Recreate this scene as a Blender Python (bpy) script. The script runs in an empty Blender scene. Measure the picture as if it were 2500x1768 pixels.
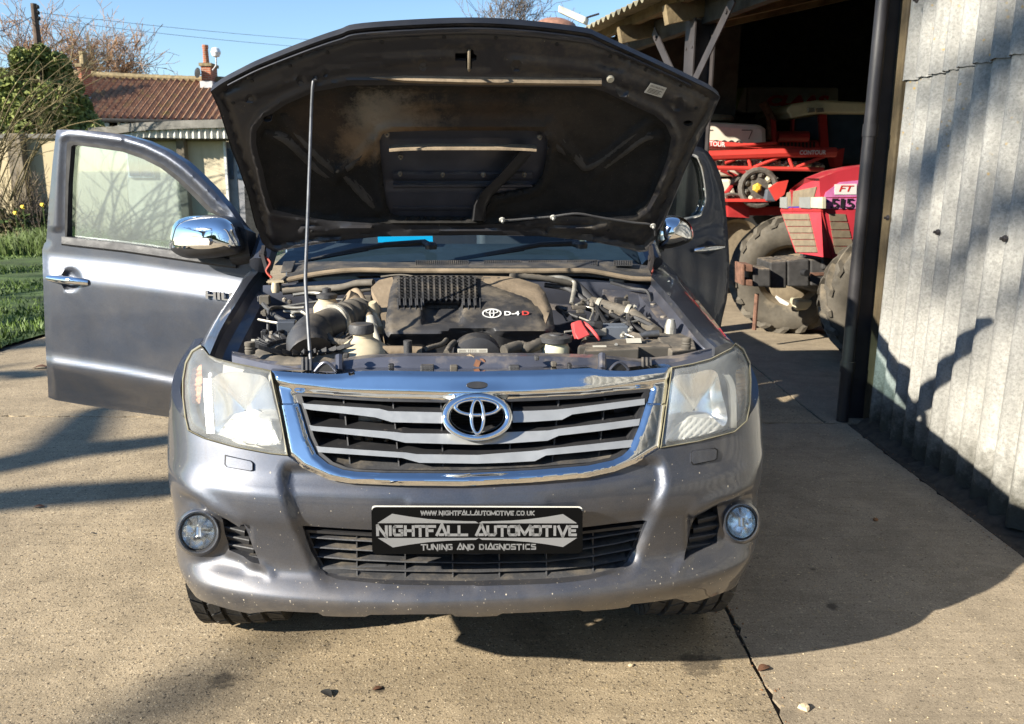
import bpy, bmesh, math, random
import numpy as np
from mathutils import Vector, Matrix
from mathutils.geometry import delaunay_2d_cdt
R = math.radians
SC = bpy.context.scene
COL = SC.collection
random.seed(7)

# ------------------------------------------------------------------ camera, sky, sun, exposure
IW, IH, FP = 2500.0, 1768.0, 2014.0
PITCH, ROLL, EYE = R(12.9), R(0.5), Vector((0, 0, 1.5))
_f = Vector((0, math.cos(PITCH), -math.sin(PITCH)))
_u0 = Vector((0, math.sin(PITCH), math.cos(PITCH)))
_r = Vector((1, 0, 0)) * math.cos(ROLL) + _u0 * math.sin(ROLL)
_u = -Vector((1, 0, 0)) * math.sin(ROLL) + _u0 * math.cos(ROLL)
cam = bpy.data.cameras.new('camera')
cam.sensor_width = 36.0
cam.lens = FP / IW * 36.0
cam.clip_start, cam.clip_end = 0.05, 2000
camo = bpy.data.objects.new('camera', cam)
COL.objects.link(camo)
camo.matrix_world = Matrix(((_r.x, _u.x, -_f.x, EYE.x), (_r.y, _u.y, -_f.y, EYE.y), (_r.z, _u.z, -_f.z, EYE.z), (0, 0, 0, 1)))
SC.camera = camo
cam.dof.use_dof = True
cam.dof.focus_distance = 2.4
cam.dof.aperture_fstop = 9.0

LIGHT = Vector((1.74, 1.08, -1.0)).normalized()      # the way the sunlight travels
SUN_EL = math.asin(-LIGHT.z)
SUN_AZ = math.atan2(-LIGHT.x, -LIGHT.y)
world = bpy.data.worlds.new('World')
SC.world = world
world.use_nodes = True
wn = world.node_tree.nodes
bg = wn['Background']
sky = wn.new('ShaderNodeTexSky')
sky.sky_type = 'NISHITA'
sky.sun_disc = False
sky.sun_elevation = SUN_EL
sky.sun_rotation = SUN_AZ
sky.air_density = 1.0
sky.dust_density = 0.0
sky.ozone_density = 4.0
world.node_tree.links.new(sky.outputs[0], bg.inputs[0])
bg.inputs[1].default_value = 0.078
sun = bpy.data.lights.new('sun', 'SUN')
sun.energy = 5.0
sun.angle = R(0.53)
sun.color = (1.0, 0.93, 0.80)
suno = bpy.data.objects.new('sun', sun)
COL.objects.link(suno)
suno.rotation_euler = LIGHT.to_track_quat('-Z', 'Y').to_euler()
SC.view_settings.view_transform = 'Standard'
SC.view_settings.look = 'None'
SC.view_settings.exposure = 1.38
SC.view_settings.gamma = 1
SC.view_settings.use_curve_mapping = False
SC.cycles.max_bounces = 8
SC.cycles.transparent_max_bounces = 16
SC.cycles.caustics_reflective = False
SC.cycles.caustics_refractive = False

# ------------------------------------------------------------------ measuring helpers
def ray(px, py):
    return _f + _r * ((px - IW / 2) / FP) + _u * ((IH / 2 - py) / FP)
def proj(p):
    d = p - EYE
    z = d.dot(_f)
    return (IW / 2 + FP * d.dot(_r) / z, IH / 2 - FP * d.dot(_u) / z)
def on_plane(px, py, p0, n):
    d = ray(px, py)
    return EYE + d * ((p0 - EYE).dot(n) / d.dot(n))
def wy(px, py, Y): return on_plane(px, py, Vector((0, Y, 0)), Vector((0, 1, 0)))
def wx(px, py, X): return on_plane(px, py, Vector((X, 0, 0)), Vector((1, 0, 0)))
def wz(px, py, Z=0.0): return on_plane(px, py, Vector((0, 0, Z)), Vector((0, 0, 1)))
# the truck's own axes: u across, v back from the nose, z up
CA = R(5.8)
CO = Vector((-0.066, 1.88, 0))
EU = Vector((math.cos(CA), math.sin(CA), 0))
EV = Vector((-math.sin(CA), math.cos(CA), 0))
EZ = Vector((0, 0, 1))
def C(u, v, z): return CO + EU * u + EV * v + EZ * z
def toC(p):
    d = p - CO
    return d.dot(EU), d.dot(EV), d.z
def cu(px, py, u): return on_plane(px, py, C(u, 0, 0), EU)
def cv(px, py, v): return on_plane(px, py, C(0, v, 0), EV)
def cz(px, py, z): return wz(px, py, z)

def interp(tab):
    xs = [a for a, b in tab]; ys = [b for a, b in tab]
    # smooth table: Catmull-Rom resampled
    X, Y = [], []
    n = len(tab)
    for i in range(n - 1):
        p0 = tab[max(i - 1, 0)]; p1 = tab[i]; p2 = tab[i + 1]; p3 = tab[min(i + 2, n - 1)]
        for k in range(10):
            t = k / 10
            m1 = (p2[1] - p0[1]) / max(p2[0] - p0[0], 1e-6); m2 = (p3[1] - p1[1]) / max(p3[0] - p1[0], 1e-6)
            h = p2[0] - p1[0]
            X.append(p1[0] + h * t)
            Y.append((2 * t**3 - 3 * t**2 + 1) * p1[1] + (t**3 - 2 * t**2 + t) * h * m1 + (-2 * t**3 + 3 * t**2) * p2[1] + (t**3 - t**2) * h * m2)
    X.append(xs[-1]); Y.append(ys[-1])
    X = np.array(X); Y = np.array(Y)
    def f(x):
        return float(np.interp(x, X, Y))
    return f
def spl(pts, n=6, closed=False):
    P = [Vector(p) for p in pts]
    m = len(P); out = []
    for i in range(m if closed else m - 1):
        if closed: a, b, c, d = P[i - 1], P[i], P[(i + 1) % m], P[(i + 2) % m]
        else: a, b, c, d = P[max(i - 1, 0)], P[i], P[i + 1], P[min(i + 2, m - 1)]
        for k in range(n):
            t = k / n
            out.append(0.5 * ((2 * b) + (c - a) * t + (2 * a - 5 * b + 4 * c - d) * t * t + (3 * b - a - 3 * c + d) * t**3))
    if not closed: out.append(P[-1])
    return out
def dens(pts, step, closed=True):
    out = []
    m = len(pts)
    for i in range(m if closed else m - 1):
        a = Vector(pts[i][:2]); b = Vector(pts[(i + 1) % m][:2])
        k = max(1, int((b - a).length / step))
        for j in range(k): out.append(a.lerp(b, j / k))
    if not closed: out.append(Vector(pts[-1][:2]))
    return out
def rrect(x0, y0, x1, y1, r, n=4):
    out = []
    for cx, cy, a0 in ((x1 - r, y0 + r, -90), (x1 - r, y1 - r, 0), (x0 + r, y1 - r, 90), (x0 + r, y0 + r, 180)):
        for k in range(n + 1):
            a = R(a0 + 90 * k / n)
            out.append(Vector((cx + r * math.cos(a), cy + r * math.sin(a))))
    return out
def ell(cx, cy, rx, ry, n=32, rot=0):
    c, s = math.cos(rot), math.sin(rot)
    out = []
    for k in range(n):
        a = 2 * math.pi * k / n
        x, y = rx * math.cos(a), ry * math.sin(a)
        out.append(Vector((cx + c * x - s * y, cy + s * x + c * y)))
    return out
def pip(x, y, poly):
    ins = False
    j = len(poly) - 1
    for i in range(len(poly)):
        xi, yi = poly[i][0], poly[i][1]; xj, yj = poly[j][0], poly[j][1]
        if (yi > y) != (yj > y) and x < (xj - xi) * (y - yi) / (yj - yi) + xi: ins = not ins
        j = i
    return ins
def pld(x, y, line):                 # distance to a polyline and side (+ right of travel in image)
    best = 1e9; side = 0; tt = 0
    for i in range(len(line) - 1):
        ax, ay = line[i][0], line[i][1]; bx, by = line[i + 1][0], line[i + 1][1]
        dx, dy = bx - ax, by - ay
        L = dx * dx + dy * dy
        t = max(0, min(1, ((x - ax) * dx + (y - ay) * dy) / L))
        qx, qy = ax + dx * t - x, ay + dy * t - y
        d = qx * qx + qy * qy
        if d < best:
            best = d; side = dx * (y - ay) - dy * (x - ax); tt = (i + t) / (len(line) - 1)
    return math.sqrt(best), (1 if side > 0 else -1), tt
def sst(a, b, x):
    t = max(0.0, min(1.0, (x - a) / (b - a)))
    return t * t * (3 - 2 * t)

# ------------------------------------------------------------------ mesh builder
class MB:
    def __init__(self): self.v = []; self.f = []; self.m = []
    def add(self, vs, fs, mi=0):
        o = len(self.v)
        self.v += [tuple(x) for x in vs]
        for f in fs:
            self.f.append(tuple(i + o for i in f)); self.m.append(mi)
        return self
    def hexa(self, p, mi=0):     # p: 4 bottom then 4 top
        return self.add(p, [(0, 3, 2, 1), (4, 5, 6, 7), (0, 1, 5, 4), (1, 2, 6, 5), (2, 3, 7, 6), (3, 0, 4, 7)], mi)
    def box(self, c, s, ax=None, mi=0):
        X, Y, Z = ax or (Vector((1, 0, 0)), Vector((0, 1, 0)), EZ)
        c = Vector(c); a, b, h = X * s[0] / 2, Y * s[1] / 2, Z * s[2] / 2
        return self.hexa([c - a - b - h, c + a - b - h, c + a + b - h, c - a + b - h, c - a - b + h, c + a - b + h, c + a + b + h, c - a + b + h], mi)
    def beam(self, a, b, w, h, up=EZ, mi=0):
        a, b = Vector(a), Vector(b)
        d = (b - a).normalized(); s = d.cross(up)
        if s.length < 1e-4: s = d.cross(Vector((0, 1, 0)))
        s.normalize(); t = s.cross(d)
        s = s * w / 2; t = t * h / 2
        return self.hexa([a - s - t, a + s - t, b + s - t, b - s - t, a - s + t, a + s + t, b + s + t, b - s + t], mi)
    def tube(self, pts, r, n=10, mi=0, caps=True, ry=None):
        pts = [Vector(p) for p in pts]
        k = len(pts)
        rs = r if isinstance(r, (list, tuple)) else [r] * k
        vs = []; fs = []; up = None
        for i, p in enumerate(pts):
            d = (pts[min(i + 1, k - 1)] - pts[max(i - 1, 0)]).normalized()
            if up is None:
                up = Vector((0, 0, 1)) if abs(d.z) < 0.9 else Vector((0, 1, 0))
            s = d.cross(up)
            if s.length < 1e-5: s = d.cross(Vector((1, 0.3, 0)))
            s.normalize(); up = s.cross(d).normalized()
            for j in range(n):
                a = 2 * math.pi * j / n
                vs.append(p + s * (math.cos(a) * rs[i]) + up * (math.sin(a) * rs[i]))
        for i in range(k - 1):
            for j in range(n):
                fs.append((i * n + j, i * n + (j + 1) % n, (i + 1) * n + (j + 1) % n, (i + 1) * n + j))
        if caps:
            fs.append(tuple(range(n - 1, -1, -1))); fs.append(tuple(range((k - 1) * n, k * n)))
        return self.add(vs, fs, mi)
    def lathe(self, prof, c, ax=EZ, n=24, mi=0, caps=True, ref=None):
        c = Vector(c); ax = Vector(ax).normalized()
        s = ax.cross(ref or (Vector((0, 1, 0)) if abs(ax.y) < 0.9 else Vector((1, 0, 0)))).normalized(); t = ax.cross(s)
        vs = []; fs = []
        for r, h in prof:
            for j in range(n):
                a = 2 * math.pi * j / n
                vs.append(c + ax * h + s * (r * math.cos(a)) + t * (r * math.sin(a)))
        for i in range(len(prof) - 1):
            for j in range(n):
                fs.append((i * n + j, i * n + (j + 1) % n, (i + 1) * n + (j + 1) % n, (i + 1) * n + j))
        if caps:
            fs.append(tuple(range(n - 1, -1, -1))); fs.append(tuple(range((len(prof) - 1) * n, len(prof) * n)))
        return self.add(vs, fs, mi)
    def prism(self, pts, ext, mi=0, mside=None):
        pts = [Vector(p) for p in pts]; n = len(pts); ext = Vector(ext)
        self.add(pts + [p + ext for p in pts], [], mi)
        o = len(self.v) - 2 * n
        self.f.append(tuple(o + i for i in range(n))); self.m.append(mi)
        self.f.append(tuple(o + n + i for i in range(n - 1, -1, -1))); self.m.append(mi)
        for i in range(n):
            j = (i + 1) % n
            self.f.append((o + j, o + i, o + n + i, o + n + j)); self.m.append(mi if mside is None else mside)
        return self
    def grid(self, rows, mi=0, closed=False):
        n = len(rows[0]); vs = [p for r in rows for p in r]; fs = []
        for i in range(len(rows) - 1):
            for j in range(n if closed else n - 1):
                k = (j + 1) % n
                fs.append((i * n + j, i * n + k, (i + 1) * n + k, (i + 1) * n + j))
        return self.add(vs, fs, mi)
    def build(self, name, mats, parent=None, smooth=35, bevel=0, bseg=2, **tags):
        me = bpy.data.meshes.new(name)
        me.from_pydata(self.v, [], self.f)
        if not isinstance(mats, (list, tuple)): mats = [mats]
        for m in mats: me.materials.append(m)
        me.polygons.foreach_set('material_index', self.m)
        me.validate()
        bm = bmesh.new(); bm.from_mesh(me)
        bmesh.ops.recalc_face_normals(bm, faces=bm.faces) if tags.pop('recalc', True) else None
        bm.to_mesh(me); bm.free()
        if smooth:
            me.polygons.foreach_set('use_smooth', [True] * len(me.polygons))
            me.set_sharp_from_angle(angle=R(smooth))
        o = bpy.data.objects.new(name, me)
        COL.objects.link(o)
        if parent is not None:
            o.parent = parent
            o.matrix_parent_inverse = wmat(parent).inverted()
        if bevel:
            b = o.modifiers.new('bevel', 'BEVEL'); b.width = bevel; b.segments = bseg; b.limit_method = 'ANGLE'; b.angle_limit = R(40)
            b.harden_normals = False
        for k, x in tags.items(): o[k] = x
        return o
def wmat(o):
    m = o.matrix_basis.copy()
    if o.parent is not None: m = wmat(o.parent) @ o.matrix_parent_inverse @ m
    return m
def thing(name, label, cat, loc, group=None):
    o = bpy.data.objects.new(name, None)
    COL.objects.link(o)
    o.location = loc
    o.empty_display_size = 0.2
    o['label'] = label; o['category'] = cat
    if group: o['group'] = group
    return o
def tag(o, label, cat, group=None):
    o['label'] = label; o['category'] = cat
    if group: o['group'] = group
    return o

def cdt(outline, holes=(), step=10.0, inner=(), jit=0.0, sx=1.0):
    """triangulate a 2-D region with an even grid of inner points; returns verts2d, tris, boundary loops (indices)"""
    pts = []; edges = []; loops = []
    for lp in [outline] + list(holes):
        o = len(pts); n = len(lp)
        pts += [Vector((p[0], p[1])) for p in lp]
        edges += [(o + i, o + (i + 1) % n) for i in range(n)]
        loops.append((o, n))
    xs = [p[0] for p in outline]; ys = [p[1] for p in outline]
    B = [np.array([[p[0], p[1]] for p in lp]) for lp in [outline] + list(holes)]
    ally = np.vstack(B)
    y = min(ys) + step * 0.5; row = 0
    while y < max(ys):
        x = min(xs) + step * (0.5 if row % 2 else 0.0)
        while x < max(xs):
            if pip(x, y, outline) and not any(pip(x, y, h) for h in holes):
                if ((ally[:, 0] - x) ** 2 + (ally[:, 1] - y) ** 2).min() > (step * 0.45) ** 2:
                    pts.append(Vector((x, y)))
            x += step
        y += step * 0.87; row += 1
    pts += [Vector((p[0], p[1])) for p in inner]
    vo, eo, fo, ov, oe, of = delaunay_2d_cdt(pts, edges, [], 0, 1e-5)
    mp = {}
    for i, lst in enumerate(ov):
        for j in lst: mp[j] = i
    tris = []
    for f in fo:
        cx = sum(vo[i][0] for i in f) / 3; cy = sum(vo[i][1] for i in f) / 3
        if pip(cx, cy, outline) and not any(pip(cx, cy, h) for h in holes): tris.append(tuple(f))
    lo = [[mp[o + i] for i in range(n)] for o, n in loops]
    return vo, tris, lo
def patch(mb, outline, mapf, step, holes=(), back=None, mi=0, mir=None, mib=None, skirts=None):
    """surface patch over a 2-D region; mapf(x, y) -> 3-D point; back(p, x, y) -> point of the rear skin / rim (or None)"""
    vo, tris, loops = cdt(outline, holes, step)
    P = [mapf(p[0], p[1]) for p in vo]
    mb.add(P, tris, mi)
    if back:
        Q = [back(P[i], vo[i][0], vo[i][1]) for i in range(len(P))]
        if mib is not None: mb.add(Q, [t[::-1] for t in tris], mib)
        for k, lp in enumerate(loops):
            if skirts is not None and k not in skirts: continue
            n = len(lp)
            vs = [P[i] for i in lp] + [Q[i] for i in lp]
            mb.add(vs, [(i, (i + 1) % n, n + (i + 1) % n, n + i) for i in range(n)], mi if mir is None else mir)
    return mb

# ------------------------------------------------------------------ lettering
def text(mb, s, org, xd, yd, height, ext=None, mi=0, bold=0.0, width=None, shear=0.0, align='L'):
    cu_ = bpy.data.curves.new('t', 'FONT')
    cu_.body = s; cu_.size = 1.0; cu_.offset = bold; cu_.shear = shear; cu_.resolution_u = 3
    o = bpy.data.objects.new('t', cu_); COL.objects.link(o)
    bpy.context.view_layer.update()
    me = bpy.data.meshes.new_from_object(o.evaluated_get(bpy.context.evaluated_depsgraph_get()))
    vs = [v.co.copy() for v in me.vertices]; fs = [tuple(p.vertices) for p in me.polygons]
    bpy.data.objects.remove(o); bpy.data.curves.remove(cu_); bpy.data.meshes.remove(me)
    x0 = min(v.x for v in vs); x1 = max(v.x for v in vs); y0 = min(v.y for v in vs); y1 = max(v.y for v in vs)
    ky = height / (y1 - y0); kx = ky if width is None else width / (x1 - x0)
    off = 0 if align == 'L' else -(x1 - x0) * kx / 2
    f = lambda v, e=Vector(): org + xd * ((v.x - x0) * kx + off) + yd * ((v.y - y0) * ky) + e
    mb.add([f(v) for v in vs], fs, mi)
    if ext is not None:
        ed = {}
        for t in fs:
            for i in range(len(t)):
                a, b = t[i], t[(i + 1) % len(t)]
                k = (min(a, b), max(a, b)); ed[k] = ed.get(k, 0) + 1
        n = len(vs)
        mb.add([f(v) for v in vs] + [f(v, ext) for v in vs], [(a, b, b + n, a + n) for (a, b), c in ed.items() if c == 1], mi)
    return mb
GL = {  # angular stroke letters, box 0..1 x 0..1
 'N': [[(0, 0), (0, 1), (1, -.12), (1, 1)]], 'I': [[(.5, 0), (.5, 1)]], 'G': [[(1, .9), (.12, .9), (.0, .75), (0, .25), (.12, .1), (.9, .1), (.9, .5), (.5, .5)]],
 'H': [[(.05, 0), (.05, 1)], [(.95, -.05), (.95, 1)], [(.05, .5), (.95, .5)]], 'T': [[(-.1, .9), (1.1, .9)], [(.5, -.1), (.5, .9)]], 'F': [[(.05, -.08), (.05, .9), (1.1, .9)], [(.05, .5), (.8, .5)]],
 'A': [[(-.1, 0), (.55, 1.1), (1.1, 0)], [(.2, .12), (.8, .12)]], 'L': [[(.05, 1), (.05, .1), (1.1, .1)]], 'U': [[(.05, 1), (.05, .25), (.2, .1), (.8, .1), (.95, .25), (.95, 1)]],
 'O': [[(.15, .9), (.85, .9), (.97, .7), (.97, .3), (.85, .1), (.15, .1), (.03, .3), (.03, .7), (.15, .9)]], 'M': [[(.0, 0), (.0, .95), (.5, .15), (1, .95), (1, 0)]], 'V': [[(-.05, 1), (.5, -.05), (1.1, 1)]],
 'E': [[(1.1, .9), (.1, .9), (.1, .1), (.95, .1)], [(.1, .5), (.85, .5)]], 'W': [[(-.05, 1), (.22, 0), (.5, .9), (.78, 0), (1.05, 1)]], '.': [[(.4, .05), (.6, .05)]], 'C': [[(1, .9), (.15, .9), (.03, .7), (.03, .3), (.15, .1), (1, .1)]],
 'K': [[(.05, 0), (.05, 1)], [(1, 1), (.15, .5), (1, 0)]], 'D': [[(.1, .0), (.1, .9), (.75, .9), (.97, .6), (.97, .35), (.75, .1), (.1, .1)]], 'S': [[(1, .9), (.1, .9), (.1, .52), (.92, .48), (.92, .1), (-.05, .1)]],
}
def glyphs(mb, s, org, xd, yd, width, height, th, mi=0, gap=0.28):
    adv = {'I': .35, '.': .35, ' ': .55, 'M': 1.15, 'W': 1.15}
    tot = sum(adv.get(c, .85) + gap for c in s) - gap
    k = width / tot; x = 0
    for c in s:
        w = adv.get(c, .85)
        for st in GL.get(c, []):
            pts = [Vector(((x + a * w) * k, b * height)) for a, b in st]
            for i in range(len(pts) - 1):
                a, b = pts[i], pts[i + 1]
                d = (b - a).normalized(); q = Vector((-d.y, d.x)) * th / 2
                a2 = a - d * (th * .35 if i else 0); b2 = b + d * (th * .35 if i < len(pts) - 2 else 0)
                mb.add([org + xd * p.x + yd * p.y for p in (a2 - q, b2 - q, b2 + q, a2 + q)], [(0, 1, 2, 3)], mi)
        x += w + gap
    return mb

# ------------------------------------------------------------------ materials
def lin(c):
    return tuple(x for x in c) + (1.0,) if len(c) == 3 else c
class NT:
    def __init__(s, name):
        s.m = bpy.data.materials.new(name); s.m.use_nodes = True
        s.t = s.m.node_tree; s.n = s.t.nodes; s.b = s.n['Principled BSDF']; s.out = s.n['Material Output']
        s.pos = s.n.new('ShaderNodeNewGeometry')
    def lk(s, a, b): s.t.links.new(a, b)
    def node(s, k, **kw):
        n = s.n.new(k)
        for a, b in kw.items(): setattr(n, a, b)
        return n
    def noise(s, scale, detail=4, rough=.55, vec=None, out='Fac', dist=0):
        n = s.node('ShaderNodeTexNoise'); n.inputs['Scale'].default_value = scale; n.inputs['Detail'].default_value = detail; n.inputs['Roughness'].default_value = rough
        n.inputs['Distortion'].default_value = dist
        s.lk(vec or s.pos.outputs['Position'], n.inputs['Vector']); return n.outputs[out]
    def voro(s, scale, vec=None, out='Distance', feature='F1', rnd=1):
        n = s.node('ShaderNodeTexVoronoi'); n.inputs['Scale'].default_value = scale; n.feature = feature; n.inputs['Randomness'].default_value = rnd
        s.lk(vec or s.pos.outputs['Position'], n.inputs['Vector']); return n.outputs[out]
    def scaled(s, sc, rot=(0, 0, 0)):
        n = s.node('ShaderNodeMapping'); n.inputs['Scale'].default_value = sc; n.inputs['Rotation'].default_value = rot
        s.lk(s.pos.outputs['Position'], n.inputs['Vector']); return n.outputs[0]
    def ramp(s, fac, stops, interp='LINEAR'):
        n = s.node('ShaderNodeValToRGB'); n.color_ramp.interpolation = interp
        e = n.color_ramp.elements
        while len(e) < len(stops): e.new(0.5)
        for i, (p, c) in enumerate(stops):
            e[i].position = p; e[i].color = (c, c, c, 1) if isinstance(c, (int, float)) else lin(c)
        s.lk(fac, n.inputs[0]); return n.outputs[0]
    def mix(s, fac, a, b, mode='MIX'):
        n = s.node('ShaderNodeMix', data_type='RGBA', blend_type=mode)
        for sock, v in ((0, fac), (6, a), (7, b)):
            if isinstance(v, (int, float)): n.inputs[sock].default_value = v if sock == 0 else (v, v, v, 1)
            elif isinstance(v, tuple): n.inputs[sock].default_value = lin(v)
            else: s.lk(v, n.inputs[sock])
        return n.outputs[2]
    def math(s, op, a, b=0.0, c=None):
        n = s.node('ShaderNodeMath', operation=op)
        for i, v in enumerate((a, b) if c is None else (a, b, c)):
            if isinstance(v, (int, float)): n.inputs[i].default_value = v
            else: s.lk(v, n.inputs[i])
        return n.outputs[0]
    def sepxyz(s, v):
        n = s.node('ShaderNodeSeparateXYZ'); s.lk(v, n.inputs[0]); return n.outputs
    def set(s, col=None, rough=None, metal=None, spec=None, coat=None, coatr=None, bump=None, bs=.3, bd=.01, alpha=None, trans=None):
        for v, k in ((col, 'Base Color'), (rough, 'Roughness'), (metal, 'Metallic'), (spec, 'Specular IOR Level'), (coat, 'Coat Weight'), (coatr, 'Coat Roughness'), (alpha, 'Alpha'), (trans, 'Transmission Weight')):
            if v is None: continue
            i = s.b.inputs[k]
            if isinstance(v, tuple): i.default_value = lin(v)
            elif isinstance(v, (int, float)): i.default_value = v
            else: s.lk(v, i)
        if bump is not None:
            n = s.node('ShaderNodeBump'); n.inputs['Strength'].default_value = bs; n.inputs['Distance'].default_value = bd
            s.lk(bump, n.inputs['Height']); s.lk(n.outputs[0], s.b.inputs['Normal'])
        return s.m
DUST = (0.34, 0.27, 0.19)
def mat(name, col, rough=.5, metal=0., var=.18, vs=6., bump=0., bs=60., spec=.5, coat=0., dust=0., dcol=DUST, dscale=14., dup=1.0, rv=.15, det=5):
    s = NT(name)
    a = tuple(x * (1 - var) for x in col); b = tuple(min(1, x * (1 + var)) for x in col)
    n1 = s.noise(vs, det)
    c = s.ramp(n1, [(.3, a), (.7, b)])
    r = s.ramp(s.noise(vs * 3.1, 4), [(.3, max(.02, rough * (1 - rv))), (.7, min(1, rough * (1 + rv)))])
    if dust:
        nz = s.sepxyz(s.pos.outputs['Normal'])[2]
        up = s.math('MULTIPLY', s.math('MAXIMUM', nz, 0.0), dup)
        d = s.ramp(s.math('ADD', s.math('MULTIPLY', s.noise(dscale, 6, .65), .9), s.math('MULTIPLY', up, .30)), [(max(0, .96 - dust * .5), 0.), (max(.05, 1.2 - dust * .45), 1.)])
        d = s.math('MULTIPLY', d, min(1, .55 + dust * .45))
        c = s.mix(d, c, dcol)
        r = s.math('ADD', s.math('MULTIPLY', d, .75 - rough if rough < .75 else 0), r)
        if metal: s.lk(s.math('MULTIPLY', s.math('SUBTRACT', 1.0, d), metal), s.b.inputs['Metallic'])
    s.set(col=c, rough=r, metal=None if (dust and metal) else metal, spec=spec, coat=coat, coatr=.05 if coat else None)
    if bump: s.set(bump=s.noise(bs, 5), bs=bump, bd=.01)
    return s.m
# ------------------------------------------------------------------ setting: ground, yard, lawn
def concrete(name, base, agg=1.0, seed=0):
    s = NT(name)
    pos = s.pos.outputs['Position']
    big = s.noise(.9, 6, .6); mid = s.noise(9, 6, .65); fine = s.noise(160, 3, .6)
    c = s.ramp(big, [(.3, tuple(x * .84 for x in base)), (.7, tuple(x * 1.12 for x in base))])
    c = s.mix(.5, c, s.ramp(mid, [(.28, tuple(x * .66 for x in base)), (.72, tuple(x * 1.24 for x in base))]))
    c = s.mix(.45, c, s.ramp(fine, [(.3, 0.25), (.7, 0.78)]), 'OVERLAY')
    vc = s.node('ShaderNodeTexVoronoi'); vc.inputs['Scale'].default_value = 74
    dst = s.node('ShaderNodeVectorMath', operation='ADD')
    nz = s.node('ShaderNodeTexNoise'); nz.inputs['Scale'].default_value = 60; s.lk(pos, nz.inputs['Vector'])
    sc = s.node('ShaderNodeVectorMath', operation='SCALE'); sc.inputs['Scale'].default_value = .014
    s.lk(nz.outputs['Color'], sc.inputs[0]); s.lk(pos, dst.inputs[0]); s.lk(sc.outputs[0], dst.inputs[1]); s.lk(dst.outputs[0], vc.inputs['Vector'])
    peb = s.ramp(vc.outputs['Distance'], [(.30, 1.), (.36, 0.)])
    rnd = s.sepxyz(vc.outputs['Color'])
    pc = s.ramp(rnd[0], [(0, (.16, .12, .08)), (.3, (.46, .35, .2)), (.55, (.3, .25, .18)), (.8, (.62, .5, .33)), (1., (.1, .085, .07))])
    keep = s.math('GREATER_THAN', rnd[1], 1 - .6 * agg)
    pm_ = s.math('MULTIPLY', s.math('MULTIPLY', peb, keep), .85)
    c = s.mix(pm_, c, pc)
    v3 = s.node('ShaderNodeTexVoronoi'); v3.inputs['Scale'].default_value = 170; s.lk(dst.outputs[0], v3.inputs['Vector'])
    r3 = s.sepxyz(v3.outputs['Color'])
    k3 = s.math('MULTIPLY', s.math('LESS_THAN', v3.outputs['Distance'], .36), s.math('GREATER_THAN', r3[1], .62))
    c = s.mix(s.math('MULTIPLY', k3, .75 * (.4 + .6 * agg)), c, s.ramp(r3[0], [(0, (.05, .04, .03)), (.5, (.12, .10, .075)), (.62, (.5, .42, .3)), (1., (.66, .56, .4))]))
    blot = s.ramp(s.noise(2.6, 7, .7, dist=.6), [(.38, 1.), (.55, 0.)])
    c = s.mix(s.math('MULTIPLY', blot, .34), c, tuple(x * .42 for x in base))
    pit = s.math('MULTIPLY', s.ramp(s.noise(62, 4, .72), [(.36, 1.), (.41, 0.)]), .85 * agg + .12)
    c = s.mix(pit, c, (.05, .04, .03))
    # oily and damp marks with a shape of their own
    for px, py, rr, k in ((545, 1660, .05, .8), (1705, 1620, .075, .75), (925, 1683, .02, .95), (1340, 1600, .12, .3), (480, 1720, .2, .3), (1290, 1540, .09, .35), (800, 1580, .03, .4), (2030, 1480, .025, .8), (1985, 1390, .012, .8), (300, 1455, .1, .22), (1850, 1740, .12, .25)):
        p = wz(px, py)
        d = s.node('ShaderNodeVectorMath', operation='DISTANCE'); s.lk(pos, d.inputs[0]); d.inputs[1].default_value = p
        e = s.math('ADD', d.outputs['Value'], s.math('MULTIPLY', s.math('SUBTRACT', s.noise(22, 5, .7), .5), rr * 2.6))
        c = s.mix(s.math('MULTIPLY', s.ramp(e, [(max(0, rr * .5), 1.), (rr * 1.1, 0.)]), k), c, (.055, .045, .034))
    br = s.noise(1.0, 4, .6, vec=s.scaled((1.4, 46, 1)))
    c = s.mix(s.math('MULTIPLY', s.ramp(br, [(.5, 0.), (.68, 1.)]), .30), c, tuple(x * .55 for x in base))
    # pale scuffs on the smoother slab
    sw = s.math('MULTIPLY', s.ramp(s.noise(3.2, 7, .72, dist=1.2), [(.56, 0.), (.72, 1.)]), .3)
    c = s.mix(sw, c, tuple(min(1, x * 1.6) for x in base))
    h = s.math('ADD', s.math('MULTIPLY', fine, .6), s.math('MULTIPLY', pm_, .9 * agg))
    h = s.math('SUBTRACT', h, s.math('MULTIPLY', pit, 1.1))
    h = s.math('ADD', h, s.math('MULTIPLY', mid, .8))
    s.set(col=c, rough=.88, spec=.25, bump=h, bs=.55, bd=.003 + .003 * agg)
    return s.m
M = {}
M['slab_rough'] = concrete('exposed aggregate concrete', (.345, .272, .178), 1.0)
M['slab_smooth'] = concrete('trowelled concrete', (.292, .238, .170), .4)
M['earth'] = mat('rough field earth', (.085, .085, .04), .95, var=.5, vs=3, bump=.8, bs=30)
M['joint'] = mat('dirt in the joint', (.045, .035, .025), .95, var=.5, vs=20)
M['turf'] = mat('turf', (.05, .085, .015), .95, var=.5, vs=2.2, bump=.8, bs=50)
M['blade'] = mat('grass blade', (.085, .135, .022), .6, var=.45, vs=1.2, spec=.3)

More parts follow.
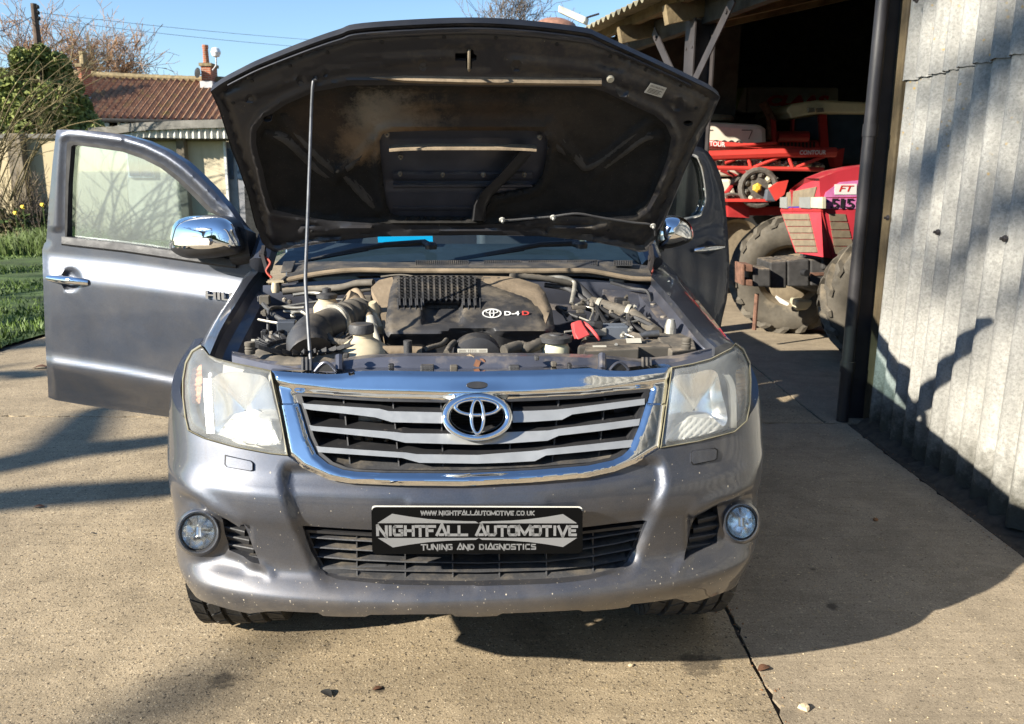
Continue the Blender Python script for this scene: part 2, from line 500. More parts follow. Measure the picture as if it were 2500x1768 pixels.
g = MB()
N = 24
def gz(x, y): return -0.03
rows = []
for y in (-400, -60, -15, 0, 5, 12, 30, 60, 120, 400, 1200):
    rows.append([Vector((x, y, -0.03)) for x in (-1200, -300, -80, -20, -5, 3, 12, 40, 120, 400, 1200)])
g.grid(rows)
ground = g.build('ground', M['earth'], None, smooth=0, kind='structure')
yard = MB().box((-1.2, 5, -0.018), (13.6, 26, .012)).build('yard', M['joint'], None, smooth=0, kind='structure')
def slab(x0, x1, y0, y1, m, seed):
    rnd = random.Random(seed)
    gap = .006
    out = []
    def edge(ax, ay, bx, by, nx, ny):
        L = math.hypot(bx - ax, by - ay); n = max(2, int(L / .035)); w = 0
        for i in range(n):
            t = i / n
            w = w * .7 + rnd.uniform(-.0035, .0035)
            q = gap + max(-.002, w) + (rnd.uniform(.004, .016) if rnd.random() < .09 else 0)
            out.append(Vector((ax + (bx - ax) * t + nx * q, ay + (by - ay) * t + ny * q)))
    edge(x0, y0, x1, y0, 0, 1); edge(x1, y0, x1, y1, -1, 0); edge(x1, y1, x0, y1, 0, -1); edge(x0, y1, x0, y0, 1, 0)
    b = MB()
    tilt = rnd.uniform(-.002, .002)
    b.prism([Vector((p.x, p.y, 0)) for p in out], (0, 0, -.011))
    return b.build('concrete_slab', m, yard, smooth=0)
slab(-4.3, .77, -6, 4.92, M['slab_rough'], 1)
slab(.77, 2.085, -6, 4.92, M['slab_smooth'], 2)
slab(-4.3, 1.95, 4.92, 10.5, M['slab_rough'], 3)
slab(1.95, 5.2, 4.92, 10.5, M['slab_smooth'], 4)
slab(-4.3, 1.95, 10.5, 17.3, M['slab_rough'], 5)
slab(1.95, 5.2, 10.5, 17.3, M['slab_smooth'], 6)

lawn = MB()
rows = []
for i in range(40):
    y = 3 + i * .4
    e = -4.32 + .06 * math.sin(i * 1.7) + .04 * math.sin(i * .6)
    rows.append([Vector((e - j * .55, y, -.01 + .05 * min(1, j) + .03 * math.sin(j * 1.3 + i * .7))) for j in range(14)])
lawn.grid(rows)
lawn = lawn.build('lawn', M['turf'], None, kind='structure')
gb = MB(); rnd = random.Random(3)
vs = []; fs = []
for k in range(26000):
    y = 5.0 + 12.0 * rnd.random() ** 1.25
    x = -4.3 - rnd.random() ** 1.2 * 4.6
    if x > -4.38 and rnd.random() < .6: continue
    tall = .036
    h = tall * rnd.uniform(.5, 1.6) * (1 + .6 * math.sin(x * 3.1) * math.sin(y * 2.3)); w = .006 + .0005 * y
    a = rnd.uniform(0, 6.3); lx, ly = rnd.uniform(-.6, .6) * h, rnd.uniform(-.6, .6) * h
    o = len(vs); dx, dy = math.cos(a) * w, math.sin(a) * w
    vs += [(x - dx, y - dy, .03), (x + dx, y + dy, .03), (x + lx, y + ly, .03 + h)]
    fs.append((o, o + 1, o + 2))
gb.add(vs, fs)
gb.build('grass', M['blade'], None, smooth=0, recalc=False, kind='stuff')

# loose grit, twigs and stones on the concrete
gr = MB(); rnd = random.Random(5)
def pebble(b, p, r, rnd, mi=0):
    q = [Vector((math.cos(a) * r * rnd.uniform(.7, 1.2), math.sin(a) * r * rnd.uniform(.6, 1.1), 0)) for a in (0, 1.05, 2.1, 3.14, 4.2, 5.2)]
    vs = [p + x + Vector((0, 0, r * .2)) for x in q] + [p + Vector((rnd.uniform(-.3, .3) * r, rnd.uniform(-.3, .3) * r, r * rnd.uniform(.7, 1.1)))] + [p + x * .8 for x in q]
    fs = [(i, (i + 1) % 6, 6) for i in range(6)] + [(7 + i, 7 + (i + 1) % 6, (i + 1) % 6, i) for i in range(6)]
    b.add(vs, fs, mi)
for k in range(2600):
    y = 1.15 + 4.2 * rnd.random() ** 1.6; x = rnd.uniform(-.75, .72) * (y + .6)
    if x > 2.05: continue
    pebble(gr, Vector((x, y, 0)), rnd.uniform(.0012, .0036), rnd, rnd.choice((0, 0, 1, 2)))
for k in range(420):   # grit gathered along the joint and the foot of the wall
    y = 1.2 + 3.6 * rnd.random(); x = rnd.gauss(.775, .02) if k < 170 else 2.085 + rnd.gauss(0, .025)
    pebble(gr, Vector((x, y, 0)), rnd.uniform(.0015, .005), rnd, rnd.choice((1, 2, 3, 3)))
M['grit_a'] = mat('pale grit', (.5, .4, .26), .9); M['grit_b'] = mat('brown grit', (.2, .13, .08), .9); M['grit_c'] = mat('dark grit', (.06, .05, .045), .9); M['grit_d'] = mat('leaf crumb', (.22, .1, .04), .9)
gr.build('grit', [M['grit_a'], M['grit_b'], M['grit_c'], M['grit_d']], None, smooth=0, kind='stuff')
def stone(px, py, r, label, m, grp=None, seed=1):
    b = MB(); rnd = random.Random(seed); p = wz(px, py)
    pr = [(r * .7, 0), (r, r * .35), (r * .75, r * .8), (r * .2, r * 1.0)]
    b.lathe(pr, p, EZ, 7)
    b.v = [tuple(Vector(v) + Vector((rnd.uniform(-.2, .2), rnd.uniform(-.2, .2), rnd.uniform(-.12, .12))) * r) for v in b.v]
    return tag(b.build('stone', m, None, smooth=30), label, 'stone')
stone(1962, 1732, .016, 'pale angular stone lying right of the joint at the bottom edge', M['grit_a'], seed=2)
stone(1540, 1627, .008, 'small cream pebble left of the dark stain between slabs', M['grit_a'], seed=3)
stone(2137, 1271, .012, 'pinkish chip of stone in the shade beside the truck', M['grit_d'], seed=4)
def leaf(px, py, L, rot, label, m):
    b = MB(); p = wz(px, py); d = Vector((math.cos(rot), math.sin(rot), 0)); q = Vector((-d.y, d.x, 0))
    rows = []
    for i in range(7):
        t = i / 6; w = L * .28 * math.sin(math.pi * min(1, t * .92 + .06))
        z = .003 + L * .10 * math.sin(math.pi * t)
        rows.append([p + d * (t - .5) * L + q * (w * k) + Vector((0, 0, z + abs(k) * w * .3)) for k in (-1, -.4, .4, 1)])
    b.grid(rows)
    return tag(b.build('leaf', m, None), label, 'leaf')
M['deadleaf'] = mat('dead leaf', (.11, .05, .025), .8, var=.4, vs=60); M['darkleaf'] = mat('dark leaf', (.03, .028, .025), .8)
leaf(797, 1697, .05, -.7, 'dark curled leaf on the concrete below the front bumper', M['darkleaf'])
leaf(922, 1684, .03, .4, 'small rust brown clump of leaf on the concrete', M['deadleaf'])
leaf(227, 1304, .02, .3, 'small dark leaf casting a shadow left of the truck', M['darkleaf'])
leaf(1865, 1635, .05, .5, 'crumpled brown leaf caught on the slab joint', M['deadleaf'])
leaf(95, 1240, .05, .2, 'dry brown leaf at the edge of the tree shadow', M['deadleaf'])
leaf(100, 900, .12, .2, 'large dead leaf beside the open front door', M['deadleaf'])

# ------------------------------------------------------------------ clad barn wall on the right and the open barn behind
def fibre_cement():
    s = NT('weathered fibre cement')
    base = s.ramp(s.noise(2.2, 6, .6), [(.3, (.255, .25, .232)), (.7, (.375, .365, .335))])
    sp = s.ramp(s.noise(70, 5, .75), [(.36, .2), (.62, .85)])
    c = s.mix(.4, base, sp, 'OVERLAY')
    c = s.mix(s.math('MULTIPLY', s.ramp(s.noise(35, 6, .8), [(.56, 0.), (.66, 1.)]), .5), c, (.12, .115, .105))
    streak = s.noise(1.0, 5, .6, vec=s.scaled((14, 14, .7)))
    c = s.mix(s.math('MULTIPLY', s.ramp(streak, [(.5, 0.), (.72, 1.)]), .4), c, (.16, .155, .14))
    li = s.voro(26); ln = s.noise(3.2, 6, .7)
    z = s.sepxyz(s.pos.outputs['Position'])[2]
    lich = s.math('MULTIPLY', s.ramp(s.math('ADD', li, s.math('MULTIPLY', s.noise(60, 4), .3)), [(.2, 1.), (.38, 0.)]), s.ramp(s.math('ADD', ln, s.math('MULTIPLY', z, .09)), [(.70, 0.), (.78, 1.)]))
    c = s.mix(lich, c, (.42, .27, .06))
    damp = s.ramp(s.math('ADD', s.math('MULTIPLY', z, 1.7), s.math('MULTIPLY', s.noise(9, 6, .75), .85)), [(.56, 1.), (1.02, 0.)])
    c = s.mix(s.math('MULTIPLY', damp, .9), c, (.035, .033, .024))
    s.set(col=c, rough=.9, spec=.2, bump=s.noise(110, 5, .7), bs=.5, bd=.004)
    return s.m
M['cladding'] = fibre_cement()
M['old_timber'] = mat('old timber', (.16, .12, .065), .85, var=.45, vs=4, bump=.5, bs=40)
M['black_metal'] = mat('black painted steel', (.022, .02, .022), .5, var=.3, vs=8, dust=.25)
M['steel_dark'] = mat('dark steel', (.035, .03, .03), .55, var=.4, vs=5, dust=.3)
M['pink_timber'] = mat('sawn timber end', (.27, .19, .15), .8, var=.25)
M['tin'] = mat('roof sheet underside', (.25, .225, .15), .85, var=.45, vs=2.5, bump=.3, bs=20)
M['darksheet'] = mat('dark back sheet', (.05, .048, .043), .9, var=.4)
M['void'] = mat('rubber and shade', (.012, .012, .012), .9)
M['lampgrey'] = mat('grey lamp casing', (.5, .5, .45), .5, dust=.3)
M['cream_pl'] = mat('cream plastic', (.62, .6, .5), .5, dust=.2)

WX = 2.2
wallt = thing('barn', 'farm barn with pale corrugated side cladding and dark open bays behind the truck', 'barn', (WX, 2, 0))
def corr_sheet(y0, y1, z0, z1, off, parent, name='cladding_sheet', seed=0):
    pitch, amp, th = .146, .025, .007
    n = int((y1 - y0) / pitch * 12)
    rnd = random.Random(seed)
    rows_f = []; rows_b = []
    lift = rnd.uniform(-.004, .004)
    for k, z in enumerate((z0, z0 + (z1 - z0) * .35, z0 + (z1 - z0) * .7, z1)):
        f = []; bk = []
        for i in range(n + 1):
            y = y0 + (y1 - y0) * i / n
            ph = ((y / pitch) % 1)
            w = math.cos(2 * math.pi * ph); w = math.copysign(abs(w) ** .62, w)
            x = WX - off - amp * w + lift
            edge = rnd.uniform(-.004, .004) if k == 0 else 0
            f.append(Vector((x, y, z + edge))); bk.append(Vector((x + th, y, z + edge)))
        rows_f.append(f); rows_b.append(bk)
    b = MB(); b.grid(rows_f); b.grid(rows_b)
    m = len(rows_f[0])
    for r in (0, 3): b.grid([rows_f[r], rows_b[r]])
    for c in (0, m - 1): b.grid([[rows_f[r][c], rows_b[r][c]] for r in range(4)])
    return b.build(name, M['cladding'], parent, smooth=50)
ye = 4.84
edges = [ye, 4.30, 3.26, 2.22, 1.18, .14, -.9, -1.94, -2.98, -4.02, -5.06]
for i in range(len(edges) - 1):
    j = .05 if i else 0
    corr_sheet(edges[i + 1], edges[i] + j, .015, 2.16, .0 + .006 * (i % 2), wallt, seed=i)
    corr_sheet(edges[i + 1], edges[i] + j + .02 * (i == 0), 2.02 + .0 * i, 3.45, .016 + .006 * (i % 2), wallt, seed=i + 40)
bolts = MB(); rnd = random.Random(11)
for z in (2.42, 1.25, 3.1):
    for k in range(9):
        y = 4.72 - k * .584 + (.1 if z == 1.25 else 0)
        bolts.lathe([(.016, 0), (.014, .01), (.007, .012), (.007, .024)], (WX - .04 - (.016 if z > 2 else 0), y, z + rnd.uniform(-.03, .03)), (-1, 0, 0), 8)
bolts.build('fixing_bolts', M['steel_dark'], wallt, kind='stuff')
rnd = random.Random(77); b = MB(); rows = []
for i in range(330):
    y = -5 + i * .03
    h = .012 + .03 * rnd.random() ** 2 + .012 * math.sin(y * 7); w_ = .02 * rnd.random()
    rows.append([Vector((WX - .075 - w_, y, .0)), Vector((WX - .05 - w_ * .5, y, h * .8)), Vector((WX - .02, y, h * 1.3)), Vector((WX + .04, y, h * 1.2 + .02 * rnd.random()))])
b.grid(rows); b.build('moss_and_dirt', M['joint'], None, smooth=60, kind='stuff')
MB().box((WX + .21, .0, .03), (.28, 9.9, .16)).build('plinth', M['slab_smooth'], wallt, smooth=0, bevel=.012)
MB().box((WX - .085, -.1, -.006), (.06, 10, .012)).build('gutter_strip', M['joint'], wallt, smooth=0)
# corner post and downpipe
def xat(px, py, Y): return wy(px, py, Y).x
px1 = xat(2153, 0, 4.97); px2 = xat(2063, 960, 4.97)
pl = MB()
pl.tube([Vector((px1, 4.97, 3.6)), Vector((px1 * .55 + px2 * .45, 4.97, 1.52)), Vector((px2, 4.97, -.01))], .037, 14)
pl.build('downpipe', M['black_metal'], wallt)
for z in (1.76, .35, 2.9):
    MB().lathe([(.043, -.035), (.043, .035)], (px2 + (px1 - px2) * z / 3.4, 4.97, z), EZ, 14).build('pipe_collar', M['black_metal'], wallt)
ta_, tc_ = wy(2138, 960, 5.0), wy(2212, 0, 5.0)
tb = MB(); tb.beam(Vector((ta_.x, 5.0, 0)), Vector((tc_.x + .02, 5.0, 3.5)), .125, .10)
tb.build('timber_post', mat('dark olive timber', (.085, .064, .034), .85, var=.45, vs=4, bump=.5, bs=40), wallt, smooth=0, bevel=.008)
tb = MB(); tb.beam(Vector((ta_.x - .1, 5.06, 0)), Vector((tc_.x - .08, 5.06, 3.5)), .05, .1)
tb.build('steel_angle', M['black_metal'], wallt, smooth=0)

B0 = Vector((2.2, 5.15, 0)); BB = Vector((-.235, .972, 0)); BN = Vector((.972, .235, 0))
def bp(s, d, z): return B0 + BB * s + BN * d + EZ * z
def ez(d): return 3.0 + .24 * d
# posts
def ipost(s, h, w=.19):
    b = MB()
    for e in (-1, 1): b.beam(bp(s + e * w / 2, .0, 0), bp(s + e * w / 2, .0, h), .014, w, up=BB)
    b.beam(bp(s, 0, 0), bp(s, 0, h), w, .012, up=BN)
    for k in range(6):
        for e in (-.05, .05): b.lathe([(.014, 0), (.014, .012)], bp(s, -.008, h - .25 - k * .42) + BB * e, -BN, 8)
    return b
def xpost(s, w=.19):
    b = MB()
    c = bp(s, 0, 0)
    b.box(c + EZ * 1.42, (w, .014, 2.84), (BB, BN, EZ))
    b.box(c + BN * w + EZ * 1.42, (w, .014, 2.84), (BB, BN, EZ))
    b.box(c + BN * w / 2 + EZ * 1.42, (.012, w - .014, 2.84), (BB, BN, EZ))
    for k in range(6):
        for e in (-.06, .06): b.lathe([(.013, 0), (.013, .014)], c + EZ * (2.6 - k * .42) + BB * e, -BN, 8)
    return b.build('steel_post', M['steel_dark'], wallt, smooth=30)
for s in (2.72, 5.0): xpost(s)
be = MB(); be.box(bp(2.2, .14, 2.9), (6.6, .08, .2), (BB, BN, EZ)); be.build('eave_beam', M['darksheet'], wallt, smooth=0)
for s, e in ((2.72, -1), (2.72, 1), (5.0, -1), (5.0, .8)):
    b = MB(); a_, b_ = bp(s + e * .06, -.02, 2.2), bp(s + e * .8, -.02, 2.86)
    b.beam(a_, b_, .012, .09, up=Vector((0, 0, 1)).cross(BN))
    for t in (.12, .88): b.lathe([(.02, 0), (.018, .015)], a_.lerp(b_, t) - BN * .006, -BN, 8)
    b.build('brace', M['steel_dark'], wallt, smooth=0)
# rafters, purlins and roof sheets seen from below
for s in (-.2, 1.25, 2.72, 3.85, 5.0):
    b = MB(); b.beam(bp(s, -.25, ez(-.25) - .08), bp(s, 9.5, ez(9.5) - .08), .09, .16); b.build('rafter', M['old_timber'], wallt, smooth=0)
for d in (-.1, .9, 1.9, 2.9, 4.0, 5.2, 6.4, 7.6):
    b = MB(); b.beam(bp(-1.2, d, ez(d) + .03), bp(5.4, d, ez(d) + .03), .07, .09); b.build('purlin', M['old_timber'], wallt, smooth=0)
for i in range(11):
    s0 = -1.45 + i * .98; s1 = s0 + 1.02
    for j, (d0, d1) in enumerate(((-.42, 2.4), (2.3, 5.1), (5.0, 9.6))):
        if i > 6 and j == 0: continue
        if i > 6 and j == 1: d0 = 1.85
        b = MB(); n = 72; rf = []; rb = []
        for d in (d0, d1):
            f = []; g2 = []
            for k in range(n + 1):
                s = s0 + (s1 - s0) * k / n
                z = ez(d) + .1 + .024 * math.cos(2 * math.pi * s / .146) + .012 * j + .004 * (i % 2)
                f.append(bp(s, d, z)); g2.append(bp(s, d, z + .008))
            rf.append(f); rb.append(g2)
        b.grid(rf); b.grid(rb); b.grid([rf[0], rb[0]]); b.grid([rf[1], rb[1]])
        b.build('roof_sheet', M['tin'], wallt, smooth=50)
# end wall, back wall
for e0, e1, e2 in ((5.45, .3, 1.9), (9.2, 1.9, 9.6)):
    b = MB(); b.prism([bp(e0, e1, -.02), bp(e0, e2, -.02), bp(e0, e2, ez(e2) + .16), bp(e0, e1, ez(e1) + .16)], BB * .04); b.build('end_wall', M['darksheet'], wallt, smooth=0)
b = MB(); b.prism([bp(5.45, 1.9, -.02), bp(9.2, 1.9, -.02), bp(9.2, 1.9, ez(1.9) + .1), bp(5.45, 1.9, ez(1.9) + .1)], BN * .04); b.build('end_wall', M['darksheet'], wallt, smooth=0)
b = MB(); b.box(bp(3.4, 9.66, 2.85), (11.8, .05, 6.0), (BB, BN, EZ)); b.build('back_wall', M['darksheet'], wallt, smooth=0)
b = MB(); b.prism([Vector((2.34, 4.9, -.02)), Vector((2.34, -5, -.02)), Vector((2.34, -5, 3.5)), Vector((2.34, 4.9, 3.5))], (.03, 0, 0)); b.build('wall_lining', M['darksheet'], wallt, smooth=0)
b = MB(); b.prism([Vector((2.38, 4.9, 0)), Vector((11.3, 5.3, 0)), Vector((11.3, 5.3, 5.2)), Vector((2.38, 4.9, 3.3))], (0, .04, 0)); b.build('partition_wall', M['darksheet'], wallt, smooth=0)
b = MB(); b.prism([Vector((2.3, -5, 3.42)), Vector((11.3, -5, 5.4)), Vector((11.3, 5.2, 5.4)), Vector((2.3, 4.9, 3.42))], (0, 0, .05)); b.build('lean_to_roof', M['tin'], wallt, smooth=0)
# strip floodlight on a bracket at the barn's far corner
fl = thing('floodlight', 'grey strip floodlight fixed under the far corner of the barn eave', 'floodlight', bp(5.6, -.5, 2.95))
Yl = 10.3
q = [wy(1364, 12, Yl), wy(1432, 42, Yl), wy(1428, 60, Yl), wy(1362, 30, Yl)]
MB().prism(q, (.05, .22, .02)).build('casing', M['lampgrey'], fl, smooth=0, bevel=.012)
MB().prism([wy(1366, 22, Yl - .012), wy(1426, 51, Yl - .012), wy(1424, 57, Yl - .012), wy(1364, 29, Yl - .012)], (.0, .01, 0)).build('diffuser', M['cream_pl'], fl, smooth=0)
MB().tube([wy(1428, 45, Yl + .05), wy(1442, 40, Yl + .1), wy(1462, 34, Yl + .15)], .012, 8).build('bracket', M['steel_dark'], fl)
# ------------------------------------------------------------------ garage, cottage, pole, garden on the left
def render_mat(name, col):
    s = NT(name)
    c = s.ramp(s.noise(1.3, 6, .65), [(.3, tuple(x * .84 for x in col)), (.7, tuple(x * 1.1 for x in col))])
    st = s.noise(1.0, 5, .65, vec=s.scaled((5, 5, .5)))
    c = s.mix(s.math('MULTIPLY', s.ramp(st, [(.5, 0.), (.72, 1.)]), .45), c, tuple(x * .5 for x in col))
    z = s.sepxyz(s.pos.outputs['Position'])[2]
    d = s.ramp(s.math('ADD', z, s.math('MULTIPLY', s.noise(3, 6, .7), .6)), [(.5, 1.), (.95, 0.)])
    c = s.mix(s.math('MULTIPLY', d, .6), c, (.16, .15, .09))
    s.set(col=c, rough=.9, spec=.2, bump=s.noise(40, 5, .7), bs=.2, bd=.01); return s.m
M['cream_wall'] = render_mat('cream render', (.50, .42, .27))
M['cream_wall2'] = render_mat('pale cream boarding', (.56, .48, .34))
M['conc_post'] = mat('concrete post', (.17, .14, .10), .9, var=.35, vs=6, bump=.4, bs=50)
M['grey_wood'] = mat('weathered grey board', (.17, .16, .14), .85, var=.35, vs=5, bump=.4, bs=40)
M['door_grey'] = mat('grey painted door', (.20, .20, .215), .6, var=.2)
M['corr_pale'] = mat('pale corrugated sheet', (.52, .5, .44), .7, var=.25, vs=6)
M['winglass'] = mat('dark window glass', (.03, .05, .08), .05, spec=.8)
M['winframe'] = mat('white window frame', (.6, .6, .57), .5)
YG = 17.6
gar = thing('garage', 'low cream walled garage with a pale corrugated eave strip behind the open front door', 'garage', (-6.5, YG, 0))
def w(px, py, Y=YG): return wy(px, py, Y)
def panel(pts, m, name, Y=YG, th=.06, par=None, bevel=0):
    return MB().prism([w(x, y, Y) for x, y in pts], (0, th, 0)).build(name, m, par, smooth=0, bevel=bevel)
# wall panels between concrete posts: feet carried down to the ground
def foot(p): return Vector((p.x, p.y, -.02))
def wpanel(x0, t0, x1, t1, m, name, Y=YG, par=gar, th=.1):
    a, c = w(x0, t0, Y), w(x1, t1, Y)
    return MB().prism([foot(a), foot(c), c, a], (0, th, 0)).build(name, m, par, smooth=0)
xs = [-470, -210, 40, 300, 440, 546]
tops = [330, 333, 336, 338, 345, 343]
for i in range(5): wpanel(xs[i], tops[i], xs[i + 1] - (1 if i < 4 else 0), tops[i + 1], M['cream_wall'] if i < 3 else M['cream_wall2'], 'wall_panel')
for x, t, wd in ((-210, 320, .26), (34, 326, .30), (440, 330, .17)):
    a = w(x, t, YG - .14); MB().box((a.x, YG - .1, a.z / 2), (wd, .2, a.z)).build('wall_post', M['conc_post'], gar, smooth=0, bevel=.015)
MB().box((w(250, 0).x, YG - .16, w(250, 331).z), (.9, .12, .16)).build('wall_bracket', M['conc_post'], gar, smooth=0)
# top coping left, fascia and corrugated strip right
MB().prism([w(-480, 328, YG - .06), w(300, 330, YG - .06), w(300, 338, YG - .06), w(-480, 337, YG - .06)], (0, .25, 0)).build('coping', M['grey_wood'], gar, smooth=0)
MB().prism([w(215, 318, YG - .5), w(330, 300, YG - .5), w(450, 294, YG - .5), w(640, 289, YG - .5), w(640, 309, YG - .5), w(450, 314, YG - .5), w(330, 320, YG - .5), w(215, 336, YG - .5)], (0, .05, 0)).build('fascia', M['grey_wood'], gar, smooth=0)
b = MB(); n = 210; r0, r1 = [], []
xa, xb = w(225, 0, YG - .42).x, w(640, 0, YG - .42).x
for i in range(n + 1):
    t = i / n; x = xa + (xb - xa) * t; px = 225 + 415 * t
    zt = w(px, np.interp(px, [225, 330, 450, 640], [333, 318, 312, 306]), YG - .42).z; zb_ = w(px, np.interp(px, [225, 330, 450, 640], [338, 336, 338, 338]), YG - .42).z
    yy = YG - .42 + .025 * math.cos(2 * math.pi * x / .125)
    r0.append(Vector((x, yy, zt))); r1.append(Vector((x, yy, zb_)))
b.grid([r0, r1, [p + Vector((0, .02, 0)) for p in r1], [p + Vector((0, .02, 0)) for p in r0]]); b.build('corrugated_strip', M['corr_pale'], gar, smooth=50)
MB().prism([w(215, 320, YG - .48), w(640, 292, YG - .48), w(640, 292, YG - .48) + Vector((0, 5, .5)), w(215, 320, YG - .48) + Vector((0, 5, .3))], (0, 0, .06)).build('garage_roof', M['grey_wood'], gar, smooth=0)
MB().prism([w(-480, 333, YG), w(640, 333, YG), w(640, 333, YG) + Vector((0, 5, .1)), w(-480, 333, YG) + Vector((0, 5, .1))], (0, 0, .05)).build('flat_roof', M['grey_wood'], gar, smooth=0)
MB().prism([w(300, 341, YG - .1), w(640, 341, YG - .1), w(640, 345, YG - .1), w(300, 345, YG - .1)], (0, .08, 0)).build('gutter', M['conc_post'], gar, smooth=0)
# window seen through the door glass
wf = MB(); a, c = w(309, 366, YG - .03), w(378, 434, YG - .03)
MB().box(((a.x + c.x) / 2, YG - .03, (a.z + c.z) / 2), (c.x - a.x, .06, a.z - c.z)).build('window_frame', M['winframe'], gar, smooth=0)
for k in range(2):
    MB().box((a.x + (c.x - a.x) * (.27 + .46 * k), YG - .075, (a.z + c.z) / 2), ((c.x - a.x) * .4, .03, (a.z - c.z) * .88)).build('window_pane', M['winglass'], gar, smooth=0)
MB().prism([w(546, 343), w(552, 345), foot(w(552, 345)), foot(w(546, 343))], (0, -.06, 0)).build('corner_trim', M['winframe'], gar, smooth=0)
# grey doors
for x0, x1 in ((552, 574), (575, 600), (601, 640)):
    d = wpanel(x0, 346, x1, 346, M['door_grey'], 'garage_door', YG + .05, gar, .05)
for x0, x1 in ((553, 568), (578, 590), (606, 618)):
    MB().prism([w(x0, 363, YG + .02), w(x1, 364, YG + .02), w(x1 + 2, 438, YG + .02), w(x0 + 1, 437, YG + .02)], (0, .03, 0)).build('door_pane', M['winglass'], gar, smooth=0)
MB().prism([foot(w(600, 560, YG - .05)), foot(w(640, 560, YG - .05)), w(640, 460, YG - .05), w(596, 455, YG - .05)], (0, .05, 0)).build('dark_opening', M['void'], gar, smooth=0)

# cottage with a pantiled roof
YH = 34.
M['tile'] = None
s = NT('old pantiles')
c = s.ramp(s.noise(3.2, 5, .7), [(.28, (.15, .08, .055)), (.5, (.265, .15, .095)), (.72, (.36, .235, .155))])
zc = s.sepxyz(s.pos.outputs['Position'])[2]
c = s.mix(s.math('MULTIPLY', s.ramp(s.noise(1.6, 7, .75), [(.52, 0.), (.66, 1.)]), .7), c, (.17, .14, .035))
s.set(col=c, rough=.9, spec=.2); M['tile'] = s.m
def bricks(name):
    s = NT(name)
    br = s.node('ShaderNodeTexBrick'); br.inputs['Scale'].default_value = 1; br.inputs['Brick Width'].default_value = .23; br.inputs['Row Height'].default_value = .078; br.inputs['Mortar Size'].default_value = .01
    br.inputs['Color1'].default_value = (.36, .10, .045, 1); br.inputs['Color2'].default_value = (.26, .075, .04, 1); br.inputs['Mortar'].default_value = (.34, .26, .18, 1)
    xyz = s.sepxyz(s.pos.outputs['Position']); cmb = s.node('ShaderNodeCombineXYZ'); s.lk(s.math('ADD', xyz[0], xyz[1]), cmb.inputs[0]); s.lk(xyz[2], cmb.inputs[1]); s.lk(cmb.outputs[0], br.inputs['Vector'])
    s.set(col=br.outputs['Color'], rough=.9); return s.m
M['brick'] = bricks('red brick')
M['lead'] = mat('lead flashing', (.42, .42, .42), .7, var=.2)
M['stonecap'] = mat('mossy chimney cap', (.22, .17, .09), .9, var=.4)
cot = thing('cottage', 'cottage with an orange pantile roof and two brick chimneys beyond the garage', 'house', (wy(380, 300, YH).x, YH, 0))
rx0, rx1 = wy(178, 190, YH + 2).x, wy(640, 195, YH + 2).x
zr0, zr1 = wy(205, 182, YH + 2).z, wy(640, 199, YH + 2).z
ze0, ze1 = wy(236, 287, YH - 1.2).z, wy(640, 297, YH - 1.2).z
b = MB(); pitch = .26; n = int((rx1 - rx0) / pitch * 7); rows = []
K = 14
for k in range(K):
    for half in (0, 1):
        t = (k + half * .96) / K
        row = []
        for i in range(n + 1):
            x = rx0 + (rx1 - rx0) * i / n; f = i / n
            zr = zr0 + (zr1 - zr0) * f; ze = ze0 + (ze1 - ze0) * f
            ph = (x / pitch) % 1
            wv = .07 * (math.sin(2 * math.pi * ph) + .35 * math.sin(4 * math.pi * ph))
            y = YH - 1.2 + 3.2 * t
            sag = -.05 * math.sin(math.pi * f) - .02 * math.sin(9 * f)
            row.append(Vector((x, y, ze + (zr - ze) * t + wv + .010 * (1 - half) - .0 + sag * t)))
        rows.append(row)
b.grid(rows); b.build('pantiles', M['tile'], cot, smooth=40, kind='stuff')
b = MB(); P_ = [Vector((rx0 + (rx1 - rx0) * t, YH + 2.0, zr0 + (zr1 - zr0) * t + .04 - .05 * math.sin(math.pi * t))) for t in [i / 30 for i in range(31)]]; b.tube(P_, [.12 + .012 * (i % 2) for i in range(31)], 8); b.build('ridge', M['stonecap'], cot, smooth=30)
b = MB(); b.prism([Vector((rx0, YH - .8, -.02)), Vector((rx1, YH - .8, -.02)), Vector((rx1, YH - .8, ze1)), Vector((rx0, YH - .8, ze0))], (0, .3, 0)); b.build('house_wall', M['cream_wall2'], cot, smooth=0)
b = MB(); b.prism([Vector((rx0, YH - .8, -.02)), Vector((rx0, YH + 4.8, -.02)), Vector((rx0, YH + 4.8, ze0)), Vector((rx0, YH + 2, zr0 - .1)), Vector((rx0, YH - .8, ze0))], (.3, 0, 0)); b.build('gable', M['brick'], cot, smooth=0)
b = MB(); b.prism([Vector((rx0, YH + 2, zr0)), Vector((rx1, YH + 2, zr1)), Vector((rx1, YH + 5, ze1)), Vector((rx0, YH + 5, ze0))], (0, 0, -.1)); b.build('rear_roof', M['tile'], cot, smooth=0)
b = MB(); b.tube([Vector((rx0, YH - 1.28, ze0 - .06)), Vector((rx1, YH - 1.28, ze1 - .06))], .07, 8); b.build('gutter', M['void'], cot)
for x in (268, 286, 330, 420):
    a = wy(x, 300, YH - .86); MB().box((a.x, YH - .84, a.z - .5), (.62, .06, 1.0)).build('window', M['winglass'], cot, smooth=0)
    MB().box((a.x + .36, YH - .87, a.z - .5), (.09, .06, 1.05)).build('window_frame', M['winframe'], cot, smooth=0)
